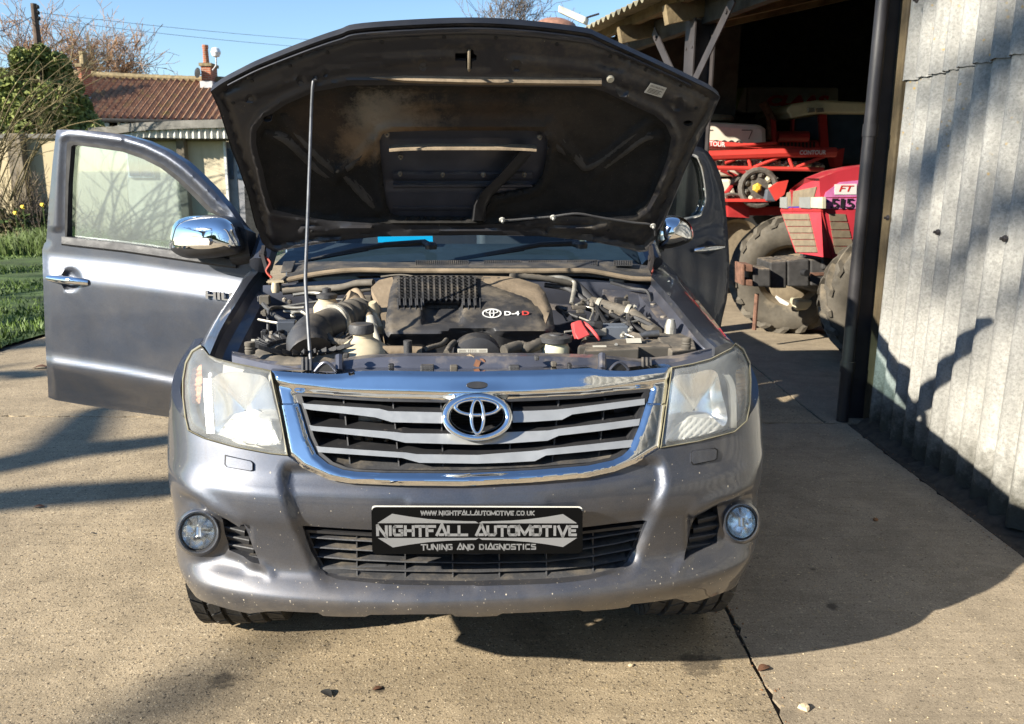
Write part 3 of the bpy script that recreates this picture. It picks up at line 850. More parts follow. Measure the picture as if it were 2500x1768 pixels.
def chimney(x0, x1, yt, yb, Y, pots, name='chimney'):
    a, c = wy(x0, yt, Y), wy(x1, yb, Y); wd = c.x - a.x
    b = MB(); b.box(((a.x + c.x) / 2, Y + .35, (a.z + c.z) / 2 - .3), (wd, .8, a.z - c.z + .6)); o = b.build(name, M['brick'], cot, smooth=0)
    MB().box(((a.x + c.x) / 2, Y + .35, a.z + .05), (wd + .12, .92, .12)).build('cap', M['stonecap'], o, smooth=0)
    MB().box(((a.x + c.x) / 2, Y + .35, c.z - .05), (wd + .12, .92, .26)).build('flashing', M['lead'], o, smooth=0)
    for dx, r, h in pots:
        MB().lathe([(r, 0), (r * .85, h * .8), (r, h * .85), (r, h), (r * .6, h)], ((a.x + c.x) / 2 + dx * wd, Y + .35, a.z + .1), EZ, 10).build('chimney_pot', M['brick'] if dx < 0 else M['stonecap'], o)
    return a, c
a, c = chimney(491, 517, 161, 204, YH + 1.4, [(-.25, .13, .75)])
chimney(190, 206, 163, 240, YH - .2, [(.12, .16, .5)])
# globe aerial on a thin mast, small satellite dish
ar = MB(); p0 = wy(519, 172, YH + 1.3); p1 = wy(528, 160, YH + 1.3); p2 = wy(527, 128, YH + 1.3)
ar = thing('globe_aerial', 'white globe aerial on a thin mast beside the right chimney', 'aerial', p0)
MB().tube([p0, p1, p2], .03, 6).build('mast', M['lead'], ar)
M['whitepl'] = mat('white plastic', (.75, .75, .75), .5)
MB().lathe([(.01, -.2), (.14, -.15), (.2, 0), (.14, .15), (.01, .2)], p2, EZ, 14).build('globe', M['whitepl'], ar)
sd_ = thing('satellite_dish', 'small black dish aerial fixed left of the right hand chimney', 'satellite dish', wy(484, 178, YH + 1.2))
MB().lathe([(.02, .06), (.14, .04), (.2, 0), (.21, .0)], wy(482, 178, YH + 1.2), (-.6, -.8, .1), 14).build('dish', M['void'], sd_)
MB().tube([wy(483, 178, YH + 1.25), wy(490, 182, YH + 1.5)], .025, 6).build('arm', M['void'], sd_)

# utility pole with its wires
M['pole'] = mat('weathered pole', (.085, .055, .037), .85, var=.4, vs=3, bump=.4, bs=20)
YP = 24.
up = thing('utility_pole', 'leaning brown wooden utility pole with insulators above the garden trees', 'utility pole', wy(118, 560, YP))
b = MB(); b.tube([wy(120, 560, YP), wy(105, 300, YP), wy(92, 100, YP), wy(82, 9, YP)], [.15, .13, .095, .08], 10); b.build('pole', M['pole'], up)
for x, y in ((92, 17), (93, 31), (95, 45)):
    b = MB(); p = wy(x, y, YP); b.lathe([(.035, -.05), (.05, 0), (.03, .05)], p, EZ, 8); b.beam(p, wy(x - 7, y, YP), .025, .025); b.build('insulator', M['void'], up)
M['wire'] = mat('wire', (.09, .12, .16), .6)
def wire(a, c, sag, r, label):
    P_ = [a.lerp(c, t) - EZ * sag * 4 * t * (1 - t) for t in [i / 24 for i in range(25)]]
    b = MB(); b.tube(P_, r, 4, caps=False); return tag(b.build('overhead_wire', M['wire'], None), label, 'wire')
wire(wy(95, 31, YP), wy(1500, 118, YP + 14), .35, .006, 'upper overhead wire running right from the leaning pole')
wire(wy(97, 45, YP), wy(1500, 128, YP + 14), .45, .006, 'lower overhead wire running right from the leaning pole')
wire(wy(80, 40, YP), wy(-250, 90, YP - 3), .3, .011, 'overhead wire running left from the leaning pole')
wire(wy(77, 42, YP), wy(45, 140, YP - 2), .0, .012, 'steep stay wire dropping left from the leaning pole')

# ------------------------------------------------------------------ trees and plants
def leafmat(name, a, c, sub=.25):
    s = NT(name)
    info = s.node('ShaderNodeNewGeometry')
    col = s.ramp(s.noise(1.1, 4, .7), [(.25, a), (.75, c)])
    col = s.mix(s.math('MULTIPLY', info.outputs['Random Per Island'], .55), col, tuple(min(1, x * 1.9) for x in c))
    s.set(col=col, rough=.6, spec=.25)
    return s.m
M['conifer'] = leafmat('dark evergreen leaf', (.05, .066, .02), (.17, .19, .05))
M['ivy'] = leafmat('ivy leaf', (.02, .035, .012), (.055, .085, .022))
M['twig'] = mat('yellow brown twig', (.15, .115, .05), .8, var=.35, vs=3)
M['twig2'] = mat('orange brown twig', (.30, .18, .10), .85, var=.35, vs=2)
M['twig3'] = mat('grey brown bark', (.11, .085, .065), .85, var=.35, vs=2, bump=.4, bs=20)
M['weed'] = leafmat('garden leaf', (.03, .05, .012), (.085, .12, .03))
M['yellow'] = mat('yellow petal', (.75, .5, .02), .6)
def leaves(b, centres, n, size, rnd, mi=0, flat=.0):
    vs, fs = [], []
    for k in range(n):
        c, r = centres[rnd.randrange(len(centres))]
        d = Vector((rnd.gauss(0, 1), rnd.gauss(0, 1), rnd.gauss(0, 1))); d.normalize()
        p = c + Vector((d.x * r[0], d.y * r[1], d.z * r[2])) * rnd.random() ** .35
        s_ = size * rnd.uniform(.5, 1.5)
        a = Vector((rnd.gauss(0, 1), rnd.gauss(0, 1), rnd.gauss(0, 1) - flat)).normalized() * s_
        q = a.cross(Vector((rnd.gauss(0, 1), rnd.gauss(0, 1), rnd.gauss(0, 1)))).normalized() * s_ * .45
        o = len(vs); vs += [p - a * .5, p + q, p + a * .6, p - q]; fs.append((o, o + 1, o + 2, o + 3))
    b.add(vs, fs, mi)
def branch(b, p, d, L, r, depth, rnd, spread=.6, up=.1, segs=4, kids=3, thin=.62, sides=5, minr=.003, wob=.18):
    pts = [p]; rs = [r]
    for i in range(segs):
        d = (d + Vector((rnd.gauss(0, wob), rnd.gauss(0, wob), rnd.gauss(0, wob) + up * .3))).normalized()
        p = p + d * (L / segs); pts.append(p); rs.append(max(minr, r * (1 - .55 * (i + 1) / segs)))
    b.tube(pts, rs, sides if r > .03 else (4 if r > .012 else 3), caps=False)
    if depth > 0:
        for k in range(kids):
            t = rnd.uniform(.3, 1.0) if k else 1.0
            i = min(segs - 1, int(t * segs)); q = pts[i].lerp(pts[i + 1], t * segs - i)
            nd_ = (d + Vector((rnd.gauss(0, spread), rnd.gauss(0, spread), rnd.gauss(0, spread) + up))).normalized()
            branch(b, q, nd_, L * rnd.uniform(.5, .8), max(minr, rs[i] * thin), depth - 1, rnd, spread, up, max(2, segs - 1), kids, thin, sides, minr, wob)
# dense ivy-clad evergreen at the far left
def clumps(px_pts, Y, r, rnd, dy=1.6):
    out = []
    for x, y, k in px_pts:
        p = wy(x, y, Y + rnd.uniform(-dy, dy) * .5); out.append((p, (r * k, r * k * 1.2, r * k)))
    return out
rnd = random.Random(31)
YT = 21.5
tr = thing('evergreen_tree', 'dense dark green evergreen tree smothered in ivy at the far left', 'tree', wy(110, 560, YT))
b = MB(); b.tube([wy(110, 560, YT), wy(112, 400, YT), wy(105, 250, YT), wy(100, 150, YT)], [.22, .18, .12, .04], 8); b.build('trunk', M['twig3'], tr)
cl = clumps([(30, 330, 1.0), (90, 320, 1.2), (160, 320, 1.1), (215, 312, .7), (20, 270, 1.1), (80, 260, 1.2), (140, 255, 1.1), (185, 265, .8), (40, 215, .9), (100, 195, .9), (150, 205, .8), (60, 155, .6), (140, 160, .6), (100, 130, .4), (175, 215, .5), (-40, 300, 1.2), (-30, 220, 1.0), (-110, 290, 1.3), (-90, 190, .9), (50, 135, .35), (235, 325, .4), (160, 285, .7)], YT, .52, rnd)
b = MB(); leaves(b, cl, 24000, .10, rnd); b.build('crown', M['conifer'], tr, smooth=0, recalc=False)
b = MB(); leaves(b, [(c, (r[0] * .9, r[1] * .9, r[2] * .8)) for c, r in cl[7:14]], 2200, .10, rnd); b.build('ivy', M['weed'], tr, smooth=0, recalc=False)
# arching pale twigs in front of it
rnd = random.Random(32)
bs_ = thing('arching_shrub', 'bare shrub with long arching yellow brown twigs before the evergreen', 'shrub', wy(20, 520, 16.4))
b = MB()
for k in range(20):
    x0 = rnd.uniform(-120, 60); base = Vector((wy(x0, 400, 16.4).x, 16.4 + rnd.uniform(-.4, .4), .9))
    tip = wy(rnd.uniform(20, 270), rnd.uniform(90, 330), 16.4 + rnd.uniform(-1, .6))
    mid_ = base.lerp(tip, .45) + Vector((rnd.uniform(-.3, .1), 0, rnd.uniform(.1, .7)))
    P_ = spl([base, mid_, tip], 6); b.tube(P_, [.016 - .011 * i / (len(P_) - 1) for i in range(len(P_))], 4, caps=False)
    for q in range(5):
        i = rnd.randrange(4, len(P_) - 1); branch(b, P_[i], (P_[i + 1] - P_[i]).normalized() + Vector((rnd.gauss(0, .4), 0, rnd.gauss(.1, .4))), rnd.uniform(.25, .7), .007, 1, rnd, .4, .0, 3, 3, minr=.003)
b.build('twigs', M['twig'], bs_, smooth=0, recalc=False)
b = MB(); b.tube([wy(-40, 560, 16.4), wy(-30, 470, 16.4)], [.09, .05], 7); b.build('stem', M['twig3'], bs_)
# bare willows and birches beyond the cottage
def bare_tree(px, pytop, pw, Y, label, m, seed, n=26, base_py=560, droop=.12, r0=.2):
    rnd = random.Random(seed)
    base = wy(px, base_py, Y); base.z = 0; top = wy(px, pytop, Y); H_ = top.z; half = pw / FP * Y / 2
    t = thing('bare_tree', label, 'tree', base)
    b = MB(); b.tube([base, base + EZ * H_ * .3, base + EZ * H_ * .5], [r0, r0 * .75, r0 * .4], 8); b.build('trunk', M['twig3'], t)
    b = MB()
    for k in range(n):
        s0 = base + EZ * H_ * rnd.uniform(.25, .5)
        a = rnd.uniform(0, 6.283); rr = half * math.sqrt(rnd.random())
        tip = base + Vector((math.cos(a) * rr, math.sin(a) * rr * .8, H_ * (rnd.uniform(.75, 1.0) - .22 * (rr / half) ** 2)))
        mid_ = s0.lerp(tip, .5) + Vector((0, 0, H_ * droop * .3)) + Vector((rnd.gauss(0, .2), rnd.gauss(0, .2), 0))
        P_ = spl([s0, mid_, tip], 4); b.tube(P_, [r0 * .35 * (1 - .85 * i / (len(P_) - 1)) for i in range(len(P_))], 4, caps=False)
        for q in range(7):
            i = rnd.randrange(2, len(P_)); branch(b, P_[i], (P_[min(i + 1, len(P_) - 1)] - P_[i - 1]).normalized(), rnd.uniform(.10, .2) * H_, .022, 2, rnd, .55, .05, 3, 4, minr=.011)
    b.build('crown', m, t, smooth=0, recalc=False)
    return t
bare_tree(290, 100, 190, 46, 'rounded bare orange brown willow behind the cottage roof', M['twig2'], 41, 26)
bare_tree(150, 70, 130, 44, 'bare brown tree behind the leaning utility pole', M['twig2'], 42, 13)
bare_tree(215, 125, 110, 50, 'small grey bare tree between pole and willow', M['twig3'], 43, 16)
bare_tree(15, 75, 140, 40, 'thin bare tree at the extreme left edge of the sky', M['twig'], 44, 7)
bare_tree(1245, 28, 180, 44, 'distant bare tree whose twig tips show above the bonnet', M['twig3'], 45, 26)
# garden plants along the garage foot
rnd = random.Random(51)
for k, (x, wd, h, label, dead) in enumerate(((20, 70, 1.0, 'brown leafless shrub in front of the cream wall at the left edge', 1), (75, 60, .95, 'dark twiggy shrub against the cream wall beside the door', 1), (-60, 90, .9, 'bushy green plant left of the brown shrub', 0), (130, 70, .6, 'low twiggy shrub seen past the door edge', 1))):
    base = wy(x, 520, 16.6); base.z = 0
    t = thing('garden_shrub', label, 'shrub', base)
    b = MB(); 
    for q in range(26 if dead else 14):
        branch(b, base + Vector((rnd.uniform(-.3, .3), rnd.uniform(-.2, .2), 0)), Vector((rnd.gauss(0, .28), rnd.gauss(0, .2), 1)).normalized(), h * rnd.uniform(.5, .9), .012, 2, rnd, .35, .15, 3, 3, minr=.004)
    b.build('stems', M['twig'] if k == 0 else M['twig3'], t, smooth=0, recalc=False)
    b = MB(); leaves(b, [(base + Vector((rnd.uniform(-.4, .4), rnd.uniform(-.2, .2), h * rnd.uniform(.15, .6))), (.3, .25, .25)) for q in range(6)], 350 if dead else 1400, .07, rnd); b.build('leaves', M['ivy'] if dead else M['weed'], t, smooth=0, recalc=False)
gbm = MB(); vs, fs = [], []
for k in range(5200):   # the unmown border: long grass and daffodil leaves
    y = 14.4 + 2.2 * rnd.random(); x = wy(rnd.uniform(-160, 250), 500, y).x
    h = rnd.uniform(.12, .42) * (.7 + .5 * math.sin(x * 2.1 + 1)); a = rnd.uniform(0, 6.28); w_ = rnd.uniform(.010, .02)
    dx, dy = math.cos(a) * w_, math.sin(a) * w_; lx, ly = rnd.gauss(0, .12), rnd.gauss(0, .12)
    o = len(vs); vs += [(x - dx, y - dy, 0), (x + dx, y + dy, 0), (x + lx * .5 + dx * .7, y + ly * .5, h * .65), (x + lx * .5 - dx * .7, y + ly * .5, h * .65), (x + lx * 1.3, y + ly * 1.3, h)]
    fs += [(o, o + 1, o + 2, o + 3), (o + 3, o + 2, o + 4)]
gbm.add(vs, fs); gbm.build('long_grass', M['weed'], None, smooth=0, recalc=False, kind='stuff')
for k, (x, y, lab) in enumerate(((56, 505, 'yellow daffodil left of the pair by the garage wall'), (104, 500, 'yellow daffodil nearest the open door edge'), (38, 520, 'lowest yellow daffodil in the long grass'))):
    p = wy(x, y, 15.0); t = thing('daffodil', lab, 'flower', (p.x, p.y, 0))
    MB().tube([Vector((p.x, p.y, 0)), p], .008, 5).build('stem', M['weed'], t)
    b = MB()
    for q in range(6):
        a = q * 1.047; d = Vector((math.cos(a), 0, math.sin(a))); e = Vector((-math.sin(a), 0, math.cos(a)))
        b.add([p, p + d * .025 + e * .012, p + d * .045 - Vector((0, .01, 0)), p + d * .025 - e * .012], [(0, 1, 2, 3)])
    b.lathe([(.015, 0), (.022, .03), (.028, .04)], p, (0, -1, .2), 8); b.build('petals', M['yellow'], t, smooth=0, recalc=False)
# rusty domed tank roof beyond the bonnet
b = MB(); c = wy(1352, 76, 40); b.lathe([(.02, .55), (.5, .5), (.95, .3), (1.15, 0), (1.15, -c.z)], c, EZ, 28)
tag(b.build('grain_bin', mat('rusty brown steel', (.24, .12, .08), .7, var=.3), None), 'brown domed top of a distant grain bin behind the bonnet', 'silo')

# hedge closing the far side of the yard
rnd = random.Random(55)
hd = thing('hedge', 'long dark hedge far beyond the yard', 'hedge', (5, 46, 0))
b = MB(); leaves(b, [(Vector((x, 46 + rnd.uniform(-.5, .5), z)), (1.0, .8, .7)) for x in range(-64, 32) for z in (.6, 1.6)], 14000, .3, rnd); b.build('foliage', M['conifer'], hd, smooth=0, recalc=False)
b = MB(); b.box((-16, 46.3, 1.0), (96, .7, 2.0)); b.build('stems', M['twig3'], hd, smooth=0)
# the great bare tree standing left of the yard: it throws the shadows over the concrete and the wall
rnd = random.Random(61)
GT = thing('yard_tree', 'large bare tree left of the yard whose limbs throw shadows over it', 'tree', (-13.6, -6.8, 0))
S1 = Vector((-13.3, -6.4, 4.6)); S0 = Vector((-13.2, -6.2, 5.6))
b = MB(); b.tube(spl([Vector((-13.6, -6.8, -.05)), Vector((-13.5, -6.6, 2)), S1, S0], 4), [.46, .43, .40, .37, .35, .34, .33, .32, .31, .3, .28, .26, .24], 14); b.build('trunk', M['twig3'], GT)
LV = Vector((1.74, 1.08, -1.0))
def up_from(p, t): return Vector(p) - LV * t
def limb(pts, r0, r1, kids=10, kl=1.0, seed=0, kr=.03, depth=2, k0=.33):
    rnd = random.Random(seed)
    P_ = spl(pts, 6); b = MB(); n = len(P_)
    b.tube(P_, [r0 + (r1 - r0) * i / (n - 1) for i in range(n)], 8)
    for k in range(kids):
        i = rnd.randrange(int(n * k0), n - 1)
        d = (P_[i + 1] - P_[i]).normalized() + Vector((rnd.gauss(0, .6), rnd.gauss(0, .6), rnd.gauss(.2, .4)))
        branch(b, P_[i], d.normalized(), kl * rnd.uniform(.6, 1.3), kr, depth, rnd, .5, .1, 4, 3, minr=.006)
    b.build('limb', M['twig3'], GT, smooth=50, recalc=False)
g0 = lambda x, y: wz(x, y)
gl = lambda x, y: Vector((x, y, 0))
limb([S1, up_from(gl(-4.6, .8), 5.0), up_from(gl(-4.2, 2.6), 5.0), up_from(g0(-120, 1240), 5.1), up_from(g0(120, 1212), 5.1), up_from(g0(360, 1195), 5.2), up_from(g0(500, 1185), 5.3)], .19, .11, 0, seed=1)
limb([S1 + EZ * .5, up_from(gl(-5.2, 1.0), 5.3), up_from(gl(-4.4, 3.2), 5.3), up_from(g0(-90, 1150), 5.4), up_from(g0(140, 1105), 5.5), up_from(g0(330, 1085), 5.5), up_from(g0(470, 1065), 5.6)], .18, .11, 0, seed=2)
limb([up_from(g0(140, 1105), 5.5), up_from(g0(190, 1050), 5.5), up_from(g0(235, 1005), 5.6), up_from(g0(330, 985), 5.7)], .11, .06, 2, .6, seed=3, depth=1)
limb([S0, up_from(gl(-3.0, .3), 7.0), up_from(gl(-1.9, .75), 8.5), up_from(g0(180, 1860), 9.5), up_from(g0(400, 1700), 10), up_from(g0(620, 1590), 10.3), up_from(g0(800, 1530), 10.5)], .075, .025, 5, .8, seed=5, kr=.02, depth=1, k0=.6)
limb([S1 + EZ * .9, up_from(gl(-6.2, 2.0), 5.6), up_from(gl(-5.6, 5.0), 5.6), up_from(g0(-40, 915), 5.7), up_from(g0(60, 920), 5.7), up_from(g0(120, 915), 5.8)], .15, .05, 3, .7, seed=4, depth=1)
for k in range(4):      # dapple over the lawn and the edge of the door
    y = 900 - 60 * k
    limb([S0, up_from(gl(-6.5, 3 + k), 6.5), up_from(wz(-200, y - 20), 7.0 + .3 * k), up_from(wz(-40, y - 40), 7.2), up_from(wz(90, y - 60), 7.4)], .16, .05, 9, 1.2, seed=10 + k, kr=.035, k0=.5)
for k, (za, zb, ya, yb, t) in enumerate(((2.9, 1.5, 2.4, 4.7, 9.5), (2.2, .9, 2.2, 4.3, 9.0), (3.4, 2.3, 2.6, 4.9, 10.5), (1.7, .95, 2.1, 3.6, 9.8), (3.0, 2.6, 1.8, 3.4, 10.0), (2.55, 1.1, 3.0, 4.85, 10.8))):
    a_, c_ = up_from((2.2, ya, za), t), up_from((2.2, yb, zb), t + .4)
    limb([S0, up_from(gl(-2.6, -.9), 6.8), up_from(gl(.6, -1.2 - .2 * k), 8.6), up_from((2.2, -.6, .9), t - .2), up_from((2.2, .9, za - .5), t), a_, a_.lerp(c_, .5) + Vector((.1, 0, .12)), c_], .17, .05, 12, 1.1, seed=20 + k, kr=.035, k0=.62)
# trees and a house side standing behind the viewer, mirrored in the chrome and glass
for k, (x, y, h, lab) in enumerate(((-9, -19, 9, 'bare tree behind the viewer at the left'), (-2, -24, 10, 'bare tree straight behind the viewer'), (5.5, -21, 8.5, 'bare tree behind the viewer at the right'), (-16, -16, 8, 'bare tree behind the viewer farthest left'))):
    rnd = random.Random(80 + k); t = thing('bare_tree', lab, 'tree', (x, y, 0))
    b = MB(); b.tube([Vector((x, y, 0)), Vector((x + .1, y, h * .25)), Vector((x - .1, y, h * .45))], [.3, .24, .18], 8); b.build('trunk', M['twig3'], t)
    b = MB()
    for q in range(9): branch(b, Vector((x - .05, y, h * rnd.uniform(.22, .45))), Vector((rnd.gauss(0, .7), rnd.gauss(0, .7), .9)).normalized(), h * .38, .10, 3, rnd, .5, .12, 4, 3, minr=.012)
    b.build('crown', M['twig3'], t, smooth=0, recalc=False)
hd = thing('hedge', 'tall dark hedge closing the yard behind the viewer', 'hedge', (0, -30, 0)); rnd = random.Random(91)
b = MB(); leaves(b, [(Vector((x, -30 + rnd.uniform(-.6, .6), z)), (1.3, .9, .9)) for x in range(-40, 24, 2) for z in (.8, 2.0, 3.0)], 7000, .45, rnd); b.build('foliage', M['conifer'], hd, smooth=0, recalc=False)
MB().box((-8, -30.5, 1.6), (64, .8, 3.2)).build('stems', M['twig3'], hd, smooth=0)
# ------------------------------------------------------------------ pickup truck
def paint(name, col, dusty=0., splat=0.):
    s = NT(name)
    pos = s.pos.outputs['Position']
    fl = s.voro(900, out='Color')
    f = s.sepxyz(fl)[0]
    c = s.mix(s.math('MULTIPLY', f, .55), tuple(x * .78 for x in col), tuple(min(1, x * 1.45) for x in col))
    rough = s.ramp(s.noise(6, 5, .6), [(.3, .37), (.7, .46)])
    d = None
    if dusty:
        d = s.math('MULTIPLY', s.ramp(s.math('ADD', s.noise(7, 7, .7), 0), [(.42 - .1 * dusty, 0.), (.75, 1.)]), .35 * dusty)
        c = s.mix(d, c, (.23, .19, .14))
    met = .65
    if splat:
        z = s.sepxyz(pos)[2]
        st = s.scaled((1, 1, .6))
        v = s.node('ShaderNodeTexVoronoi'); v.inputs['Scale'].default_value = 85; s.lk(st, v.inputs['Vector'])
        r2 = s.sepxyz(v.outputs['Color'])
        low = s.ramp(z, [(.36, .8), (.46, .5), (.6, .22), (.75, .1), (.9, .02)])
        k = s.math('MULTIPLY', s.math('LESS_THAN', r2[0], low), s.math('LESS_THAN', v.outputs['Distance'], s.math('MULTIPLY', s.math('POWER', r2[1], 2.0), .19)))
        v2 = s.node('ShaderNodeTexVoronoi'); v2.inputs['Scale'].default_value = 190; s.lk(s.scaled((1, 1, .5), (.3, .5, 0)), v2.inputs['Vector'])
        r3 = s.sepxyz(v2.outputs['Color'])
        k2 = s.math('MULTIPLY', s.math('LESS_THAN', r3[0], s.math('MULTIPLY', low, .55)), s.math('LESS_THAN', v2.outputs['Distance'], s.math('MULTIPLY', r3[1], .2)))
        k = s.math('MAXIMUM', k, k2)
        film = s.math('MULTIPLY', s.ramp(z, [(.36, .75), (.46, .25), (.6, .08)]), s.ramp(s.noise(18, 6, .7), [(.3, .3), (.7, 1.)]))
        c = s.mix(film, c, (.2, .16, .11))
        c = s.mix(s.math('MULTIPLY', k, splat), c, (.5, .44, .34))
        met = s.math('MULTIPLY', s.math('SUBTRACT', 1.0, s.math('MAXIMUM', k, film)), .65)
        rough = s.math('ADD', rough, s.math('MULTIPLY', s.math('MAXIMUM', k, film), .45))
    s.set(col=c, rough=rough, metal=met, spec=.5, coat=.85, coatr=.045 if not splat else .07)
    s.set(bump=fl if False else s.noise(1400, 2, .5), bs=.06, bd=.0005)
    return s.m
GREY = (.062, .072, .097)
M['paint'] = paint('metallic grey paint', GREY, .5)
M['paint_front'] = paint('spattered grey paint', GREY, .5, .85)
M['paint_in'] = mat('dusty painted steel', (.085, .09, .115), .38, metal=.45, var=.3, vs=5, dust=.55, dscale=9, coat=.2, spec=.5)
M['chrome'] = mat('chrome', (.86, .87, .88), .045, metal=1, var=.03, rv=.4, vs=30)
M['chrome_d'] = mat('dusty chrome', (.80, .80, .80), .05, metal=1, var=.05, rv=.3, vs=18)
M['silver'] = mat('silver slat paint', (.40, .41, .41), .38, metal=.55, var=.08, vs=20, dust=.12, dscale=25)
M['plastic'] = mat('black trim plastic', (.022, .022, .024), .48, var=.25, vs=12, dust=.22, dcol=(.16, .14, .115), dscale=40)
M['plastic_g'] = mat('dusty grey plastic', (.045, .045, .048), .62, var=.25, vs=9, dust=.5, dcol=(.2, .165, .12), dscale=12, bump=.15, bs=120)
M['rubber'] = mat('tyre rubber', (.05, .048, .045), .8, var=.3, vs=30, dust=.5, dcol=(.2, .175, .14), dscale=30, bump=.25, bs=140)
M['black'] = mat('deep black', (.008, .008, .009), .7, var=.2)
M['dustmetal'] = mat('dusty metal', (.25, .22, .18), .7, metal=.3, var=.35, vs=20, dust=.4)
def glassy(name, tint, haze, gloss=.09, hcol=(.8, .78, .68), edge=0.):
    s = NT(name)
    tr = s.node('ShaderNodeBsdfTransparent'); tr.inputs[0].default_value = lin(tint)
    gl = s.node('ShaderNodeBsdfGlossy'); gl.inputs['Roughness'].default_value = .03; gl.inputs[0].default_value = (1, 1, 1, 1)
    df = s.node('ShaderNodeBsdfDiffuse'); df.inputs[0].default_value = lin(hcol)
    tl = s.node('ShaderNodeBsdfTranslucent'); tl.inputs[0].default_value = lin(hcol)
    h = s.node('ShaderNodeMixShader'); h.inputs[0].default_value = .4; s.lk(df.outputs[0], h.inputs[1]); s.lk(tl.outputs[0], h.inputs[2])
    m1 = s.node('ShaderNodeMixShader')
    hz = s.math('MULTIPLY', s.ramp(s.noise(16, 6, .7), [(.25, .55), (.75, 1.25)]), haze)
    s.lk(hz, m1.inputs[0]); s.lk(tr.outputs[0], m1.inputs[1]); s.lk(h.outputs[0], m1.inputs[2])
    fr = s.node('ShaderNodeLayerWeight'); fr.inputs[0].default_value = .5
    f5 = s.math('ADD', s.math('MULTIPLY', s.math('POWER', fr.outputs['Facing'], 5.0), .8), .035)
    m2 = s.node('ShaderNodeMixShader'); s.lk(s.math('ADD', f5, gloss), m2.inputs[0]); s.lk(m1.outputs[0], m2.inputs[1]); s.lk(gl.outputs[0], m2.inputs[2])
    s.lk(m2.outputs[0], s.out.inputs[0])
    return s.m
M['lens'] = glassy('hazed headlamp lens', (.95, .95, .92), .27, .02, (.80, .83, .84))
M['lens_rim'] = mat('yellowed lens edge', (.24, .22, .15), .3, var=.15, vs=20)
M['foglens'] = glassy('fog lamp lens', (.97, .98, .97), .03, .0)
M['glass'] = glassy('window glass', (.74, .87, .92), .01, .22)
M['glass_d'] = glassy('rear door glass', (.35, .4, .38), .02, .04)
M['screen'] = glassy('windscreen glass', (.60, .74, .78), .0, .02)
M['reflector'] = mat('lamp reflector', (.92, .92, .92), .42, metal=1, var=.04)
M['amber'] = mat('amber lamp', (.62, .30, .20), .25, var=.2, vs=40)

root = thing('pickup_truck', 'dusty metallic grey pickup truck with its bonnet propped open and two doors ajar', 'pickup truck', C(0, 0, 0))

PLAN = [(0, 0), (.2, .006), (.4, .032), (.55, .066), (.66, .108), (.74, .155), (.79, .215), (.829, .295), (.857, .395), (.873, .52), (.878, .66)]
planv = interp(PLAN)
UMAX = .878
G_ = interp([(.28, .12), (.34, .065), (.386, .032), (.42, .010), (.454, 0), (.48, .02), (.505, .045), (.56, .045), (.62, .035), (.66, .022), (.72, .026), (.746, .045), (.77, .06), (.86, .10), (.94, .14), (.965, .153), (1.0, .170), (1.04, .195), (1.1, .24)])
T_ = interp([(.3, .035), (.38, .02), (.45, .006), (.55, 0), (.75, -.004), (.88, .004), (.96, .018), (1.04, .04), (1.1, .06)])
def planx(u):
    a = abs(u)
    return planv(a) if a < UMAX else .66 + (a - UMAX) * 30
def gw(u): return 1 - .6 * min(1, abs(u) / .9) ** 4
def Ff(p, off=0.):
    u, v, z = toC(p)
    return v - G_(z) * gw(u) - off - planx(u / (1 - T_(z)))
def cast(px, py, F, t0, t1, n=60):
    d = ray(px, py); a = t0; fa = F(EYE + d * a)
    for i in range(1, n + 1):
        b = t0 + (t1 - t0) * i / n; fb = F(EYE + d * b)
        if fa < 0 <= fb:
            for _ in range(18):
                m = (a + b) / 2
                if F(EYE + d * m) < 0: a = m
                else: b = m
            return EYE + d * ((a + b) / 2)
        a, fa = b, fb
    # missed the silhouette: take the nearest approach
    best = min((abs(F(EYE + d * (t0 + (t1 - t0) * i / n))), t0 + (t1 - t0) * i / n) for i in range(n + 1))
    return EYE + d * best[1]
def front(px, py, off=0.): return cast(px, py, lambda p: Ff(p, off), 1.6, 3.3)
# arc-length parameter along the plan
_us = [UMAX * math.sin(math.pi / 2 * i / 200) for i in range(201)]
_ss = [0.]
for i in range(200): _ss.append(_ss[-1] + math.hypot(_us[i + 1] - _us[i], planv(_us[i + 1]) - planv(_us[i])))
_ss = np.array(_ss); _ua = np.array(_us)
def s_of_u(u): return math.copysign(float(np.interp(abs(u), _ua, _ss)), u)
def u_of_s(s): return math.copysign(float(np.interp(abs(s), _ss, _ua)), s)
def S(s, z, off=0.):
    up = u_of_s(s)
    return C(up * (1 - T_(z)), planv(abs(up)) + G_(z) * gw(up * (1 - T_(z))) + off, z)
def to_sz(px, py, off=0.):
    p = front(px, py, off); u, v, z = toC(p)
    return Vector((s_of_u(max(-UMAX, min(UMAX, u / (1 - T_(z))))), z))

# ---- outlines read off the photograph
HL_L = [(490, 843), (468, 857), (453, 885), (446, 926), (446, 970), (452, 1020), (459, 1050), (498, 1070), (576, 1092), (661, 1108), (703, 1112), (684, 1011), (668, 940), (661, 905), (620, 896), (570, 886), (530, 876), (508, 866)]
HL_R = [(1640, 897), (1632, 960), (1626, 1000), (1618, 1060), (1613, 1094), (1706, 1078), (1794, 1055), (1824, 1028), (1832, 985), (1834, 931), (1831, 885), (1815, 852), (1796, 838), (1786, 850), (1735, 876), (1690, 888)]
GR_TOP = [(661, 905), (712, 909), (796, 914), (833, 913), (876, 906), (940, 905), (1050, 907), (1165, 907), (1300, 904), (1441, 899), (1486, 905), (1536, 906), (1587, 900), (1640, 896)]
GR_L = [(661, 905), (668, 940), (684, 1011), (703, 1112)]
GR_R = [(1613, 1094), (1618, 1060), (1626, 1000), (1640, 896)]
